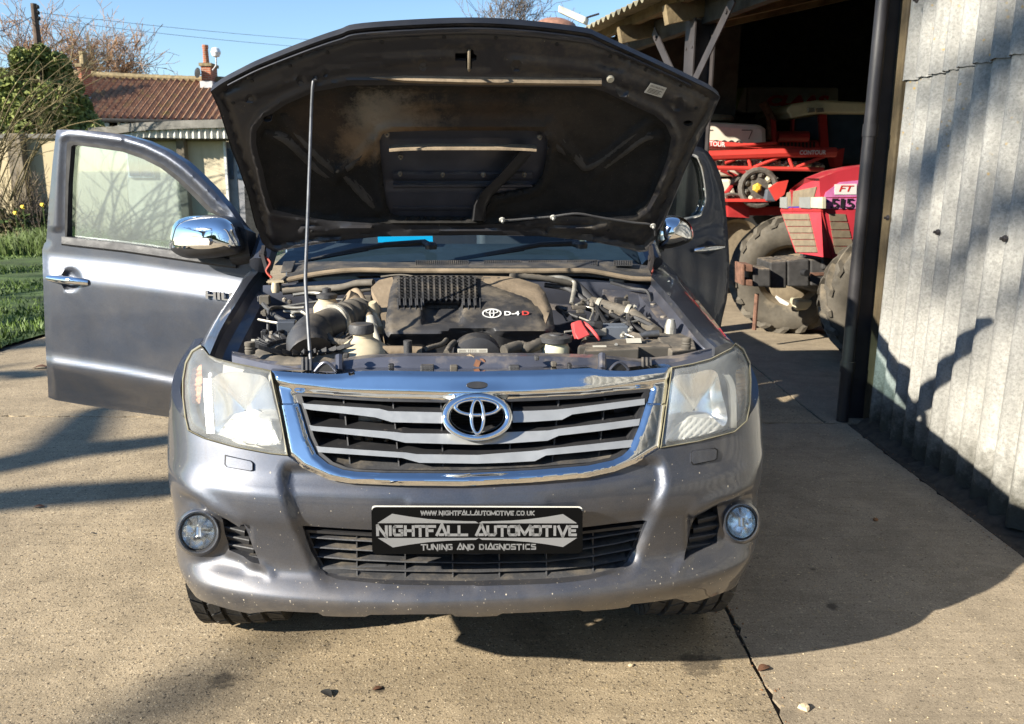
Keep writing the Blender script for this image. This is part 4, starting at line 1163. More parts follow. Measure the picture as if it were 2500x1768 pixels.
GR_BOT = [(703, 1112), (739, 1143), (805, 1172), (854, 1180), (990, 1186), (1130, 1187), (1299, 1178), (1435, 1166), (1502, 1151), (1553, 1131), (1613, 1094)]
OPEN = [(721, 961), (780, 965), (837, 970), (922, 975), (1082, 978), (1165, 978), (1299, 974), (1435, 967), (1510, 958), (1587, 951), (1578, 985), (1560, 1042), (1536, 1097), (1520, 1112), (1496, 1124), (1435, 1137), (1299, 1148), (1130, 1156), (935, 1155), (870, 1152), (837, 1147), (801, 1133), (772, 1109), (752, 1066), (736, 1011)]
LOW = [(735, 1293), (820, 1299), (914, 1304), (1165, 1308), (1421, 1298), (1500, 1288), (1584, 1278), (1570, 1312), (1555, 1348), (1536, 1381), (1509, 1402), (1440, 1416), (1365, 1424), (1155, 1431), (945, 1429), (822, 1420), (795, 1412), (779, 1396), (757, 1354), (745, 1322)]
FOG_L = [(538, 1266), (555, 1267), (589, 1288), (609, 1318), (622, 1345), (636, 1374), (600, 1366), (556, 1350), (545, 1310)]
FOG_R = [(1757, 1238), (1735, 1248), (1706, 1266), (1690, 1300), (1676, 1340), (1668, 1366), (1710, 1350), (1755, 1330), (1762, 1290)]
FC_L, FR_L = (484, 1300), (41, 43)
FC_R, FR_R = (1810, 1276), (35, 39)
BUMP_BOT = [(452, 1431), (478, 1457), (518, 1475), (570, 1490), (609, 1498), (627, 1496), (651, 1493), (687, 1492), (776, 1496), (789, 1504), (840, 1506), (891, 1506), (904, 1501), (1000, 1500), (1102, 1499), (1111, 1505), (1160, 1506), (1214, 1504), (1225, 1498), (1320, 1494), (1413, 1489), (1424, 1493), (1500, 1487), (1535, 1482), (1542, 1475), (1600, 1469), (1651, 1461), (1680, 1471), (1703, 1468), (1765, 1447), (1803, 1430), (1831, 1402)]
SEND = 1.245
def szl(pts, step=None): return [to_sz(*p) for p in (dens(pts, step, False) if step else pts)]

# bumper shell in (arc, height) space with its openings cut out
bot = szl(BUMP_BOT)
zb = bot[0].y, bot[-1].y
smax = float(_ss[-1]) - .002
outl = [Vector((-smax, .43))] + [Vector((-smax + .18, .425))] + [Vector((b.x, max(b.y, .335))) for b in bot if -smax + .36 < b.x < smax - .36] + [Vector((smax - .18, .425)), Vector((smax, .43)), Vector((smax, .985))]
top = szl([(1832, 1010), (1824, 1028), (1794, 1056), (1706, 1079), (1613, 1096)] + GR_BOT[::-1][1:-1] + [(703, 1114), (661, 1110), (576, 1094), (498, 1072), (459, 1052), (452, 1022)])
outl += [t for t in top if abs(t.x) < smax - .02] + [Vector((-smax, .985))]
outl = dens(outl, .012)
def h2(pts, step=.01): return dens([to_sz(*p) for p in pts], step)
fogLh = h2(ell(*FC_L, FR_L[0] + 4, FR_L[1] + 4, 24)); fogRh = h2(ell(*FC_R, FR_R[0] + 4, FR_R[1] + 4, 24))
holes = [h2(LOW), h2(FOG_L), h2(FOG_R), fogLh, fogRh]
CRL = [(690, 1140), (690, 1190), (697, 1225), (707, 1256), (722, 1292), (745, 1345), (770, 1400), (800, 1440)]
CRR = [(1617, 1128), (1626, 1185), (1616, 1220), (1604, 1252), (1587, 1286), (1568, 1335), (1547, 1388), (1515, 1430)]
CRL = [tuple(p) for p in spl([Vector(p) for p in CRL], 4)]; CRR = [tuple(p) for p in spl([Vector(p) for p in CRR], 4)]
OVL = [(405, 1175), (440, 1200), (490, 1228), (535, 1258), (575, 1285)]
OVR = [(1880, 1168), (1840, 1196), (1800, 1214), (1755, 1232), (1700, 1262)]
def relief(px, py):
    o = 0.
    # the middle of the bumper sits back between two shaped edges
    d, sd, t = pld(px, py, CRL)
    fade = sst(0, .12, t) * (1 - sst(.9, 1, t))
    inside = px > 690 and px < 1630
    if px < 1160:
        o += .024 * sst(-8, 17, d * (-1 if sd > 0 else 1)) * sst(1125, 1165, py) * (1 - sst(1395, 1445, py))
    else:
        d, sd, t = pld(px, py, CRR)
        o += .024 * sst(-8, 17, d * (1 if sd > 0 else -1)) * sst(1110, 1150, py) * (1 - sst(1380, 1425, py))
    # overhang above the fog lamp pockets
    for L, xs in ((OVL, (370, 620)), (OVR, (1660, 1910))):
        if xs[0] < px < xs[1]:
            d, sd, t = pld(px, py, L)
            below = py > np.interp(px, [q[0] for q in (L if L[0][0] < L[-1][0] else L[::-1])], [q[1] for q in (L if L[0][0] < L[-1][0] else L[::-1])])
            e = d if below else -d
            k = (1 - sst(590, 620, px)) * sst(415, 470, px) if px < 1000 else sst(1670, 1700, px) * (1 - sst(1805, 1850, px))
            o += .024 * sst(-6, 14, e) * (1 - sst(60, 130, e)) * k
            o -= .006 * math.exp(-((e + 14) / 14) ** 2) * k
    # raised rings round the fog lamps
    for (cx, cy), (rx, ry) in ((FC_L, FR_L), (FC_R, FR_R)):
        q = math.hypot((px - cx) / rx, (py - cy) / ry)
        if q < 2.2: o -= .016 * math.exp(-((q - 1.1) / .42) ** 2)
    # lower edge of each fog pocket
    for L in ([(556, 1352), (600, 1368), (640, 1378), (660, 1400)], [(1755, 1332), (1710, 1352), (1668, 1368), (1655, 1392)]):
        d, sd, t = pld(px, py, L)
        o -= .008 * math.exp(-(d / 10) ** 2)
    # plate plinth
    if 985 < px < 1350: o -= .004 * sst(1225, 1232, py) * (1 - sst(1300, 1310, py)) * sst(990, 997, px) * (1 - sst(1336, 1343, px))
    return o
def bump_pt(s, z):
    b = S(s, z)
    px, py = proj(b)
    return S(s, z, relief(px, py))
bb = MB()
vo, tris, loops = cdt(outl, holes, .0105)
P = [bump_pt(p[0], p[1]) for p in vo]
bb.add(P, tris)
ctr = C(0, .9, .6)
def inward(p, z, d):
    u, v, zz = toC(p); k = min(1, abs(u) / .9) ** 6
    return p + EV * d * (1 - .6 * k) - EU * math.copysign(d * k, u)
for li, lp in enumerate(loops):
    n = len(lp); depth = .03 if li == 0 else (.045 if li in (1, 2, 3) else .03)
    Q = [inward(P[i], 0, depth) for i in lp]
    vs = [P[i] for i in lp] + Q
    bb.add(vs, [(i, (i + 1) % n, n + (i + 1) % n, n + i) for i in range(n)])
bumper = bb.build('front_bumper', M['paint_front'], root, smooth=50)

# headlamp washer caps and tow eye plinth line
def flatcap(poly, off, th, name, m, parent, bevel=.003, step=12, bend=None):
    b = MB()
    patch(b, dens(poly, step), lambda x, y: front(x, y, off + (bend(x, y) if bend else relief(x, y))), step * 1.2, back=lambda p, x, y: p + EV * th)
    return b.build(name, m, parent, smooth=40)
for quad in ([(552, 1114), (612, 1127), (616, 1132), (616, 1147), (611, 1149), (556, 1140), (551, 1134)], [(1690, 1106), (1695, 1102), (1744, 1096), (1750, 1100), (1749, 1119), (1744, 1123), (1694, 1133), (1690, 1128)]):
    flatcap([Vector(q) for q in quad], -.007, .009, 'washer_cap', M['paint_front'], root)
    g0 = MB(); cxm = sum(q[0] for q in quad) / len(quad); cym = sum(q[1] for q in quad) / len(quad)
    big = [Vector((cxm + (q[0] - cxm) * 1.09, cym + (q[1] - cym) * 1.16)) for q in quad]
    flatcap(big, -.0012, .004, 'washer_gap', M['black'], root)

# ---- chrome grille surround
def loopring(mb, outer, inner, fo, fi, mi=0, rows=6, prof=None):
    """ring between two closed outlines with the same number of points"""
    R_ = []
    for k in range(rows + 1):
        t = k / rows
        R_.append([prof(o, i, t) for o, i in zip(outer, inner)])
    mb.grid(R_, mi, closed=True)
outer = GR_TOP + GR_R[::-1][1:] + GR_BOT[::-1][1:] + GR_L[::-1][1:-1]
def resample(pts, n):
    P_ = [Vector(p) for p in pts]; m = len(P_); L = [0.]
    for i in range(m): L.append(L[-1] + (P_[(i + 1) % m] - P_[i]).length)
    out = []
    for k in range(n):
        d = L[-1] * k / n; i = max(j for j in range(m) if L[j] <= d)
        out.append(P_[i].lerp(P_[(i + 1) % m], (d - L[i]) / max(L[i + 1] - L[i], 1e-6)))
    return out
ob = MB()
patch(ob, dens(outer, 9), lambda x, y: front(x, y, grill_off(x, y)), 9, holes=[dens(OPEN, 8)], back=lambda p, x, y: p + EV * .035)  if False else None
def grill_off(px, py):
    # a broad curved bar above, a rolled lip round the opening
    best = 1e9; n = len(OPEN)
    d, sd, t = pld(px, py, OPEN + [OPEN[0]])
    o = -.012 * sst(0, 14, d) + .006
    do, _, _ = pld(px, py, outer + [outer[0]])
    o += .012 * (1 - sst(0, 12, do))
    if py < 985:   # crisp ridge where the top bar turns down to the lip
        yl = np.interp(px, [660, 712, 840, 1080, 1165, 1300, 1440, 1540, 1640], [930, 942, 956, 962, 962, 960, 952, 940, 925])
        o += .010 * sst(-6, 8, py - yl) - .006 * math.exp(-((px - 1165) / 70) ** 2) * sst(930, 962, py)
    return o
patch(ob, dens(outer, 6), lambda x, y: front(x, y, grill_off(x, y)), 5.2, holes=[dens(OPEN, 5)], back=lambda p, x, y: p + EV * .04)
ob.build('grille_surround', M['chrome_d'], root, smooth=40)
# badge window on the top bar
b = MB(); patch(b, ell(1165, 940, 26, 8, 24), lambda x, y: front(x, y, grill_off(x, y) - .0035), 8, back=lambda p, x, y: p + EV * .006); b.build('camera_blank', M['plastic'], root)
# inner black liner of the grille
b = MB(); patch(b, dens([(x, y) for x, y in OPEN], 12), lambda x, y: front(x, y, .012), 14, holes=[dens([(1165 + (x - 1165) * .965, 1060 + (y - 1060) * .94) for x, y in OPEN], 12)], back=lambda p, x, y: p + EV * .09)
b.build('grille_liner', M['plastic'], root)
SL = [
 ([(738, 984), (749, 986), (850, 993), (926, 998), (949, 1004), (1079, 1007)], [(743, 998), (760, 1001), (850, 1011), (916, 1019), (957, 1031), (1082, 1034)]),
 ([(754, 1037), (765, 1040), (860, 1047), (965, 1055), (988, 1058), (1165, 1060)], [(759, 1051), (775, 1053), (860, 1062), (948, 1071), (989, 1081), (1165, 1086)]),
 ([(772, 1089), (785, 1091), (880, 1098), (991, 1105), (1017, 1109), (1165, 1111)], [(777, 1104), (790, 1105), (880, 1111), (981, 1118), (1024, 1130), (1165, 1132)]),
 ([(1252, 1004), (1300, 1003), (1360, 1000), (1387, 997), (1480, 985), (1574, 973)], [(1252, 1032), (1300, 1030), (1372, 1025), (1397, 1012), (1480, 1001), (1574, 988)]),
 ([(1165, 1060), (1225, 1056), (1340, 1051), (1367, 1046), (1470, 1034), (1563, 1022)], [(1165, 1086), (1250, 1082), (1337, 1076), (1364, 1064), (1460, 1053), (1560, 1039)]),
 ([(1165, 1111), (1230, 1106), (1316, 1100), (1335, 1096), (1440, 1085), (1547, 1073)], [(1165, 1132), (1230, 1130), (1306, 1126), (1333, 1112), (1430, 1103), (1541, 1092)]),
]
for tp, bt in SL:
    b = MB(); n = len(tp)
    A = [front(x, y, .012) for x, y in tp]; B_ = [front(x, y, .004) for x, y in bt]
    tb_ = [p + EV * .055 + EZ * .006 for p in A]; bb_ = [p + EV * .05 for p in B_]
    b.grid([A, B_], 0); b.grid([tb_, A], 1); b.grid([B_, bb_], 1)
    for e in (0, n - 1): b.add([A[e], B_[e], bb_[e], tb_[e]], [(0, 1, 2, 3)], 0)
    b.grid([bb_, tb_], 1)
    b.build('grille_slat', [M['silver'], M['plastic']], root, smooth=25)
# thin uprights of the grille
for xt, xb in ((838, 856), (958, 975), (1076, 1082), (1250, 1243), (1365, 1346), (1478, 1458)):
    b = MB(); P_ = []
    for k in range(9):
        t = k / 8; y = 972 + (1150 - 972) * t
        P_.append((xt + (xb - xt) * t, y))
    rows = [[front(x - 1.5, y, .03) for x, y in P_], [front(x + 1.5, y, .03) for x, y in P_]]
    b.grid(rows); b.grid([[p + EV * .03 for p in rows[0]], rows[0]]); b.grid([rows[1], [p + EV * .03 for p in rows[1]]])
    b.build('grille_upright', M['plastic_g'], root)
b = MB(); A = [front(x, y, .014) for x, y in dens([(x, y - 8) for x, y in OPEN[14:22]], 20, False)]; b.grid([A, [p + EV * .07 + EZ * .012 for p in A], [p + EV * .07 - EZ * .012 for p in A], [p - EZ * .012 for p in A]]); b.build('grille_sill', M['plastic_g'], root)

# emblem: outer ring, upright oval and lying oval
def ering(b, cx, cy, rx, ry, w, off, hh, n=48, wy_=None):
    wy_ = wy_ or w
    rows = []
    for k in range(7):
        a = math.pi * k / 6; q = -math.cos(a); h = math.sin(a)
        rows.append([front(cx + (rx + q * w / 2) * math.cos(2 * math.pi * j / n), cy + (ry + q * wy_ / 2) * math.sin(2 * math.pi * j / n), off - hh * h) for j in range(n)])
    b.grid(rows, closed=True)
    b.grid([rows[-1], [p + EV * .012 for p in rows[-1]]], closed=True); b.grid([rows[0], [p + EV * .012 for p in rows[0]]], closed=True)
em = MB(); ering(em, 1165, 1018, 77, 51, 20, -.012, .010, wy_=16); ering(em, 1165, 994, 53, 19, 13, -.014, .009, wy_=10); ering(em, 1165.5, 1017, 15, 41, 11, -.018, .009, wy_=9)
em.build('emblem', M['chrome'], root, smooth=60)
b = MB(); patch(b, ell(1165, 1018, 87, 59, 40), lambda x, y: front(x, y, .004), 20, holes=[ell(1165, 1018, 66, 43, 32)], back=lambda p, x, y: p + EV * .02); b.build('emblem_seat', M['silver'], root)

# radiator and parts seen through the grilles
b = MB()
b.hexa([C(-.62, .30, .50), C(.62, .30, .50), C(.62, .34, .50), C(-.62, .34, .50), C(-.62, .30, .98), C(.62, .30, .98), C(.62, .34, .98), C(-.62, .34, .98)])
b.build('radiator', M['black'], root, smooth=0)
b = MB()
for k in range(60):
    z = .51 + k * .0078
    b.box(C(.02, .297, z), (1.0, .004, .003), (EU, EV, EZ))
b.build('condenser_fins', mat('condenser fins', (.03, .03, .032), .5, metal=.5), root, smooth=0, kind='stuff')
MB().box(C(-.36, .27, .86), (.012, .03, .2), (EU, EV, EZ)).build('radiator_post', M['paint_in'], root, smooth=0)
MB().box(C(.4, .27, .8), (.055, .05, .3), (EU, EV, EZ)).build('radiator_post', M['paint_in'], root, smooth=0)
MB().box(cv(905, 1022, .22), (.06, .05, .05), (EU, EV, EZ)).lathe([(.011, 0), (.011, .008)], cv(912, 1018, .194), -EV, 8).build('latch_bracket', M['dustmetal'], root, smooth=0, bevel=.004)
for P_, r_ in (([cv(870, 1060, .24), cv(880, 1085, .24), cv(892, 1100, .25)], .012), ([cv(900, 1062, .24), cv(903, 1120, .24)], .011), ([cv(945, 1070, .23), cv(920, 1140, .24)], .006)): MB().tube(P_, r_, 8).build('cooler_pipe', M['dustmetal'], root)
b = MB(); b.box(C(0, .20, .60), (1.16, .06, .10), (EU, EV, EZ)); b.build('bumper_beam', M['black'], root, smooth=0)
for bx, by, bz in ((845, 1392, (.22, .06, .05)), (985, 1398, (.1, .05, .03)), (1160, 1402, (.06, .03, .02))): MB().box(cv(bx, by, .13), bz, (EU, EV, EZ)).build('tow_bracket', M['plastic_g'], root, smooth=0, bevel=.006)
for x, y in ((1030, 1091), (1060, 1137), (1045, 1029)):
    MB().box(cv(x, y, .285), (.085, .008, .009), (EU, EV, EZ)).build('spring_clip', M['dustmetal'], root, smooth=0)

# ---- lower grille
b = MB(); patch(b, dens(LOW, 12), lambda x, y: front(x, y, .03), 14, holes=[dens([(1160 + (x - 1160) * .955, 1358 + (y - 1358) * .88) for x, y in LOW], 12)], back=lambda p, x, y: p + EV * .05); b.build('lower_grille_frame', M['plastic'], root)
LG = [[(757, 1312), (840, 1318), (913, 1322), (1165, 1330), (1421, 1318), (1500, 1306), (1572, 1294)], [(764, 1336), (840, 1341), (913, 1345), (1165, 1352), (1421, 1341), (1500, 1328), (1562, 1314)],
      [(774, 1359), (870, 1367), (989, 1372), (1165, 1375), (1334, 1371), (1450, 1358), (1553, 1338)], [(783, 1383), (870, 1391), (989, 1394), (1165, 1396), (1334, 1391), (1450, 1380), (1545, 1362)], [(806, 1407), (871, 1411), (989, 1415), (1165, 1417), (1334, 1412), (1450, 1401), (1530, 1386)]]
for L in LG:
    b = MB(); P_ = dens(L, 14, False)
    A = [front(x, y - 1.6, .03) for x, y in P_]; B_ = [front(x, y + 1.6, .028) for x, y in P_]
    Ab = [p + EV * .055 + EZ * .006 for p in A]; Bb = [p + EV * .055 + EZ * .006 for p in B_]
    b.grid([Ab, A, B_, Bb]); b.add([A[0], B_[0], Bb[0], Ab[0]], [(0, 1, 2, 3)]); b.add([A[-1], B_[-1], Bb[-1], Ab[-1]], [(0, 1, 2, 3)])
    b.build('lower_slat', M['plastic_g'], root, smooth=30)
for x in (871, 989, 1105, 1219, 1334, 1448):
    b = MB(); P_ = [(x + (y - 1350) * .01, y) for y in range(1300, 1421, 12)]
    rows = [[front(a - 1.4, y, .036) for a, y in P_], [front(a + 1.4, y, .036) for a, y in P_]]
    b.grid([[p + EV * .04 for p in rows[0]], rows[0], rows[1], [p + EV * .04 for p in rows[1]]])
    b.build('lower_upright', M['plastic_g'], root)
b = MB(); patch(b, dens([(1160 + (x - 1160) * 1.02, 1358 + (y - 1358) * 1.04) for x, y in LOW], 30), lambda x, y: front(x, y, .13), 40); b.build('lower_backing', M['black'], root)

# ---- number plate
plate = MB(); off = -.004
pc = front(1168, 1293, off)
xd = (front(1400, 1293, off) - front(930, 1293, off)); xd.normalize()
yd = (EZ * math.cos(R(8)) + xd.cross(EZ) * -math.sin(R(8))).normalized()
nd = xd.cross(yd)   # points to the viewer or away
if nd.y > 0: nd = -nd
def plate_pt(x, y, e=0.): return pc + nd * .012 + xd * x + yd * y + nd * e
pw, ph = .522, .116
mm = [plate_pt(p.x, p.y) for p in rrect(-pw / 2, -ph / 2, pw / 2, ph / 2, .012)]
plate.prism(mm, -nd * .006)
M['plate_black'] = mat('black plate', (.002, .002, .002), .7, var=.1, spec=.08)
M['plate_grey'] = mat('grey plate print', (.20, .20, .20), .6, var=.02, spec=.1)
M['plate_edge'] = mat('plate edge', (.7, .68, .6), .5)
plo = plate.build('number_plate', M['plate_black'], root, smooth=30)
b = MB(); b.prism([plate_pt(p.x + .0006, p.y + .0022, -.007) for p in rrect(-pw / 2, -ph / 2, pw / 2, ph / 2, .008)], -nd * .004); b.build('plate_backing', M['plate_edge'], plo, smooth=30)
lt = MB()
def pt2(x, y): return plate_pt(x, y, .0006)
glyphs(lt, 'NIGHTFALL AUTOMOTIVE', pt2(-.247, -.0125), xd, yd, .494, .0265, .0068, gap=.2)
glyphs(lt, 'WWW.NIGHTFALLAUTOMOTIVE.CO.UK', pt2(-.141, .0395), xd, yd, .280, .0115, .0026, gap=.22)
glyphs(lt, 'TUNING AND DIAGNOSTICS', pt2(-.142, -.0475), xd, yd, .284, .0145, .0032, gap=.22)
for sy in (1, -1):
    o = .0195 if sy > 0 else -.0175
    for sx in (-1, 1):
        up = [(-.247, 0), (-.211, .0235), (-.17, .0165), (-.125, .0105), (-.08, .007), (-.03, .0052), (-.008, .005), (.0, 0)]
        poly = [pt2(sx * -x if sx > 0 else x, o + sy * y) for x, y in up]
        lt.add(poly, [tuple(range(len(poly)))])
lt.build('plate_lettering', M['plate_grey'], plo, smooth=0, recalc=False)

# ---- headlamps
M['haze_in'] = mat('lamp housing', (.62, .62, .60), .4, var=.2, dust=.1)
def headlamp(outline, side):
    hl = MB(); OL = dens(outline, 9)
    cx = sum(p.x for p in OL) / len(OL); cy = sum(p.y for p in OL) / len(OL)
    inset = lambda k: [Vector((cx + (p.x - cx) * k, cy + (p.y - cy) * k)) for p in OL]
    o_ = lambda x, y: -.010 * sst(0, 16, pld(x, y, list(outline) + [outline[0]])[0]) + .004
    # housing bowl
    rows = [[front(p.x, p.y, .010) for p in inset(.985)], [front(p.x, p.y, .05) for p in inset(.955)], [front(p.x, p.y, .105) for p in inset(.90)], [front(p.x, p.y, .13) for p in inset(.5)], [front(p.x, p.y, .135) for p in inset(.05)]]
    hl.grid(rows, closed=True); hl.add(rows[-1], [tuple(range(len(OL)))])
    base = hl.build('headlight', M['haze_in'], root, smooth=50)
    b = MB(); patch(b, OL, lambda x, y: front(x, y, o_(x, y)), 10); b.build('lens', M['lens'], base)
    b = MB(); k = .968
    b.grid([[front(p.x, p.y, .012) for p in inset(1.012)], [front(p.x, p.y, -.0035) for p in inset(1.006)], [front(p.x, p.y, -.006) for p in inset(.992)], [front(p.x, p.y, -.003) for p in inset(.980)], [front(p.x, p.y, .004) for p in inset(.977)]], closed=True)
    b.build('lens_edge', M['lens_rim'], base)
    return base
hA = headlamp(HL_L, -1); hB = headlamp(HL_R, 1)
def bowl(parent, c, rx, ry, depth, off, name='reflector', fluted=False, n=40):
    rows = []
    for k in range(9):
        t = 1 - k / 8
        q = depth * (1 - t * t)
        rows.append([front(c[0] + rx * t * math.cos(2 * math.pi * j / n) * (1 if math.cos(2 * math.pi * j / n) > 0 else 1), c[1] + ry * t * (abs(math.sin(2 * math.pi * j / n)) ** .8) * math.copysign(1, math.sin(2 * math.pi * j / n)), off + q + (.003 * (j % 2) if fluted else 0)) for j in range(n)])
    b = MB(); b.grid(rows, closed=True)
    return b.build(name, M['reflector'], parent, smooth=60)
M['reflector2'] = mat('bright lamp reflector', (.94, .93, .91), .22, metal=1, var=.04)
def bowl2(parent, poly, depth, off):
    OL = dens(spl([Vector(p) for p in poly], 5, closed=True), 7); cx = sum(p.x for p in OL) / len(OL); cy = sum(p.y for p in OL) / len(OL) + 6
    b = MB(); rows = []
    for t in (1, .9, .78, .64, .48, .32, .16, .03): rows.append([front(cx + (p.x - cx) * t, cy + (p.y - cy) * t, off + depth * (1 - t ** 1.6)) for p in OL])
    b.grid(rows, closed=True); return b.build('reflector', M['reflector2'], parent, smooth=70)
bowl2(hA, [(520, 925), (560, 908), (610, 912), (652, 925), (670, 985), (688, 1070), (650, 1088), (590, 1078), (525, 1050), (515, 990)], .075, .02)
bowl2(hB, [(1642, 925), (1690, 912), (1745, 905), (1762, 960), (1775, 1030), (1735, 1052), (1690, 1062), (1630, 1075), (1632, 1000)], .075, .02)
def strip(parent, pts, w, off, m, name, th=.02):
    b = MB(); rows = [[front(x, y, off) for x, y in pts], [front(x + w, y, off) for x, y in pts]]
    rows = [[p + EV * th for p in rows[0]], rows[0], rows[1], [p + EV * th for p in rows[1]]]
    b.grid(rows); return b.build(name, m, parent, smooth=30)
strip(hA, spl([(498, 925), (499, 980), (505, 1058)], 6), 18, .012, M['reflector'], 'divider_bar'); strip(hB, spl([(1768, 915), (1782, 950), (1785, 1045)], 6), 14, .012, M['reflector'], 'divider_bar')
b = MB(); patch(b, dens([(470, 900), (492, 890), (494, 935), (488, 985), (470, 985), (462, 940)], 8), lambda x, y: front(x, y, .045 + .004 * math.sin(y * .5)), 6); b.build('side_marker', M['amber'], hA)
b = MB(); patch(b, dens([(1796, 905), (1818, 895), (1822, 960), (1806, 1000), (1797, 960)], 8), lambda x, y: front(x, y, .05 + .004 * math.sin(y * .5)), 6); b.build('side_marker', mat('clear amber', (.55, .42, .3), .3), hB)
# fluted lower reflector step
for par, pl_ in ((hA, [(530, 1060), (560, 1025), (610, 1012), (660, 1030), (685, 1085), (640, 1088), (580, 1078)]), (hB, [(1625, 1075), (1645, 1040), (1690, 1018), (1740, 1020), (1768, 1045), (1720, 1062), (1660, 1075)])):
    b = MB(); patch(b, dens(pl_, 7), lambda x, y: front(x, y, .02 + .003 * math.sin((x + y * .4) * .9)), 5, back=lambda p, x, y: p + EV * .05); b.build('fluted_step', M['haze_in'], par, smooth=80)

# ---- fog lamps and pockets
def foglamp(c, r, pocket):
    cx, cy = c; rx, ry = r
    b = MB(); n = 32
    fn_ = (-EV * .95 + EU * math.copysign(.30, cx - 1160)).normalized()
    fp_ = front(cx + (6 if cx < 1160 else -6), cy, .002)
    fpl = lambda x, y, off: on_plane(x, y, fp_ - fn_ * off, fn_)
    rg = lambda k, off: [fpl(cx + rx * k * math.cos(2 * math.pi * j / n), cy + ry * k * math.sin(2 * math.pi * j / n), off) for j in range(n)]
    b.grid([rg(1.10, .012), rg(1.08, .0), rg(1.0, .004), rg(.98, .03), rg(.98, .06)], closed=True)
    fo = b.build('fog_lamp', M['plastic'], root, smooth=50)
    b = MB(); b.grid([rg(1.36, .07), rg(1.40, .02), rg(1.36, -.004), rg(1.29, -.013), rg(1.2, -.016), rg(1.12, -.011), rg(1.08, .002), rg(1.07, .02)], closed=True); b.build('fog_bezel', M['paint_front'], fo, smooth=70)
    b = MB(); b.grid([rg(.98, .012), rg(.9, .004), rg(.75, -.005), rg(.5, -.014), rg(.25, -.019), rg(.01, -.0205)], closed=True); b.build('lens', M['foglens'], fo, smooth=70)
    b = MB(); rows = [rg(.97, .02)]
    for t in (.85, .7, .5, .3, .1, .01): rows.append([p + EV * (.012 * t * (1 if (j // 4) % 2 else 0)) + EZ * (.004 if (j // 4) % 2 else 0) for j, p in enumerate(rg(t, .02 + .035 * (1 - t * t)))])
    b.grid(rows, closed=True); b.build('reflector', M['reflector2'], fo, smooth=20)
    b = MB(); b.tube([fpl(cx, cy - ry * .3, .03), fpl(cx, cy + ry * .25, .02)], .008, 12); b.build('bulb_shield', M['reflector'], fo)
    b = MB(); patch(b, dens([(cx + (x - cx) * 1.0, y) for x, y in pocket], 10), lambda x, y: front(x, y, .05 + relief(x, y) * 0), 12); b.build('pocket_back', M['black'], root)
    xs = [p[0] for p in pocket]; ys = [p[1] for p in pocket]
    left = c[0] < 1000
    for k in range(4):
        y0 = 1284 + k * 21 if left else 1262 + k * 22
        a = (max(546, 541 + k * 5), y0) if left else (1758, y0 - 6)
        e = (597 + k * 11, y0 + 13) if left else (1704 - k * 11, y0 + 7)
        seg = [(a[0] + (e[0] - a[0]) * t, a[1] + (e[1] - a[1]) * t) for t in (0, .25, .5, .75, 1)]
        b = MB(); A = [front(x, y, .024) for x, y in seg]; B_ = [front(x, y + 3, .022) for x, y in seg]; D_ = [front(x, y + 18, .05) for x, y in seg]; E_ = [p + EV * .05 for p in A]
        b.grid([E_, A, B_, D_]); b.build('pocket_fin', M['plastic_g'], root, smooth=30)
    return fo
foglamp(FC_L, FR_L, FOG_L); foglamp(FC_R, FR_R, FOG_R)
# ------------------------------------------------------------------ bonnet, propped open
HV, HZ, NV, NZ = 1.27, 1.185, .70, 1.886
_hl = math.hypot(NV - HV, NZ - HZ)
HD = ((NV - HV) / _hl, (NZ - HZ) / _hl)
HN = (-HD[1] * -1, HD[0] * -1)         # outer normal in (v, z): back and up
def hood_off(t, u):
    return .012 * 4 * t * (1 - t) + .008 * (1 - (u / .75) ** 2)
def Hf(p, off=0.):
    u, v, z = toC(p)
    a, b = v - HV, z - HZ
    t = (a * HD[0] + b * HD[1]) / _hl
    return a * HN[0] + b * HN[1] - hood_off(max(-.1, min(1.1, t)), max(-.8, min(.8, u))) - off
HNW = EV * HN[0] + EZ * HN[1]
def hood(px, py, off=0.): return cast(px, py, lambda p: Hf(p, off), 1.7, 4.2)
HO = [(517, 224), (545, 204), (590, 180), (636, 158), (727, 122), (790, 99), (834, 85), (868, 74), (981, 65), (1150, 59), (1292, 66), (1425, 82), (1455, 92), (1490, 108), (1603, 159), (1688, 199), (1733, 221), (1755, 238),
      (1733, 289), (1699, 352), (1671, 415), (1631, 513), (1603, 581), (1580, 614), (1560, 616), (1518, 604), (1433, 588), (1320, 577), (1150, 574), (1066, 576), (925, 578), (812, 590), (712, 607), (670, 616), (652, 606),
      (639, 592), (622, 536), (608, 476), (582, 400), (568, 366), (537, 267)]
LIN = [(667, 512), (661, 493), (650, 455), (642, 415), (631, 380), (625, 350), (626, 320), (647, 289), (698, 255), (769, 224), (854, 209), (981, 208), (1150, 211), (1320, 212), (1440, 214), (1476, 224), (1546, 258), (1597, 281), (1625, 305), (1639, 337), (1631, 380), (1613, 430), (1597, 470), (1580, 505), (1550, 526), (1480, 531), (1380, 528), (1250, 545), (1150, 550), (950, 548), (800, 538), (720, 524)]
SCP = [(953, 322), (1050, 319), (1150, 319), (1286, 319), (1326, 322), (1338, 340), (1334, 390), (1326, 428), (1309, 453), (1286, 463), (1200, 480), (1166, 520), (1150, 535), (975, 533), (953, 525), (944, 503), (938, 465), (930, 400), (926, 345), (934, 328)]
RIBL = [[(690, 290), (740, 345), (800, 405), (828, 417), (860, 400), (911, 345)], [(828, 417), (880, 470), (920, 515)], [(655, 330), (700, 345), (770, 410), (815, 440)]]
RIBR = [[(1345, 300), (1375, 345), (1420, 400), (1436, 408), (1480, 385), (1540, 335), (1585, 300)], [(1455, 425), (1520, 375), (1570, 340), (1605, 335)], [(1340, 335), (1390, 380)]]
HO = [tuple(p) for p in spl([Vector(p) for p in HO[:18]], 4)][:-1] + HO[17:]
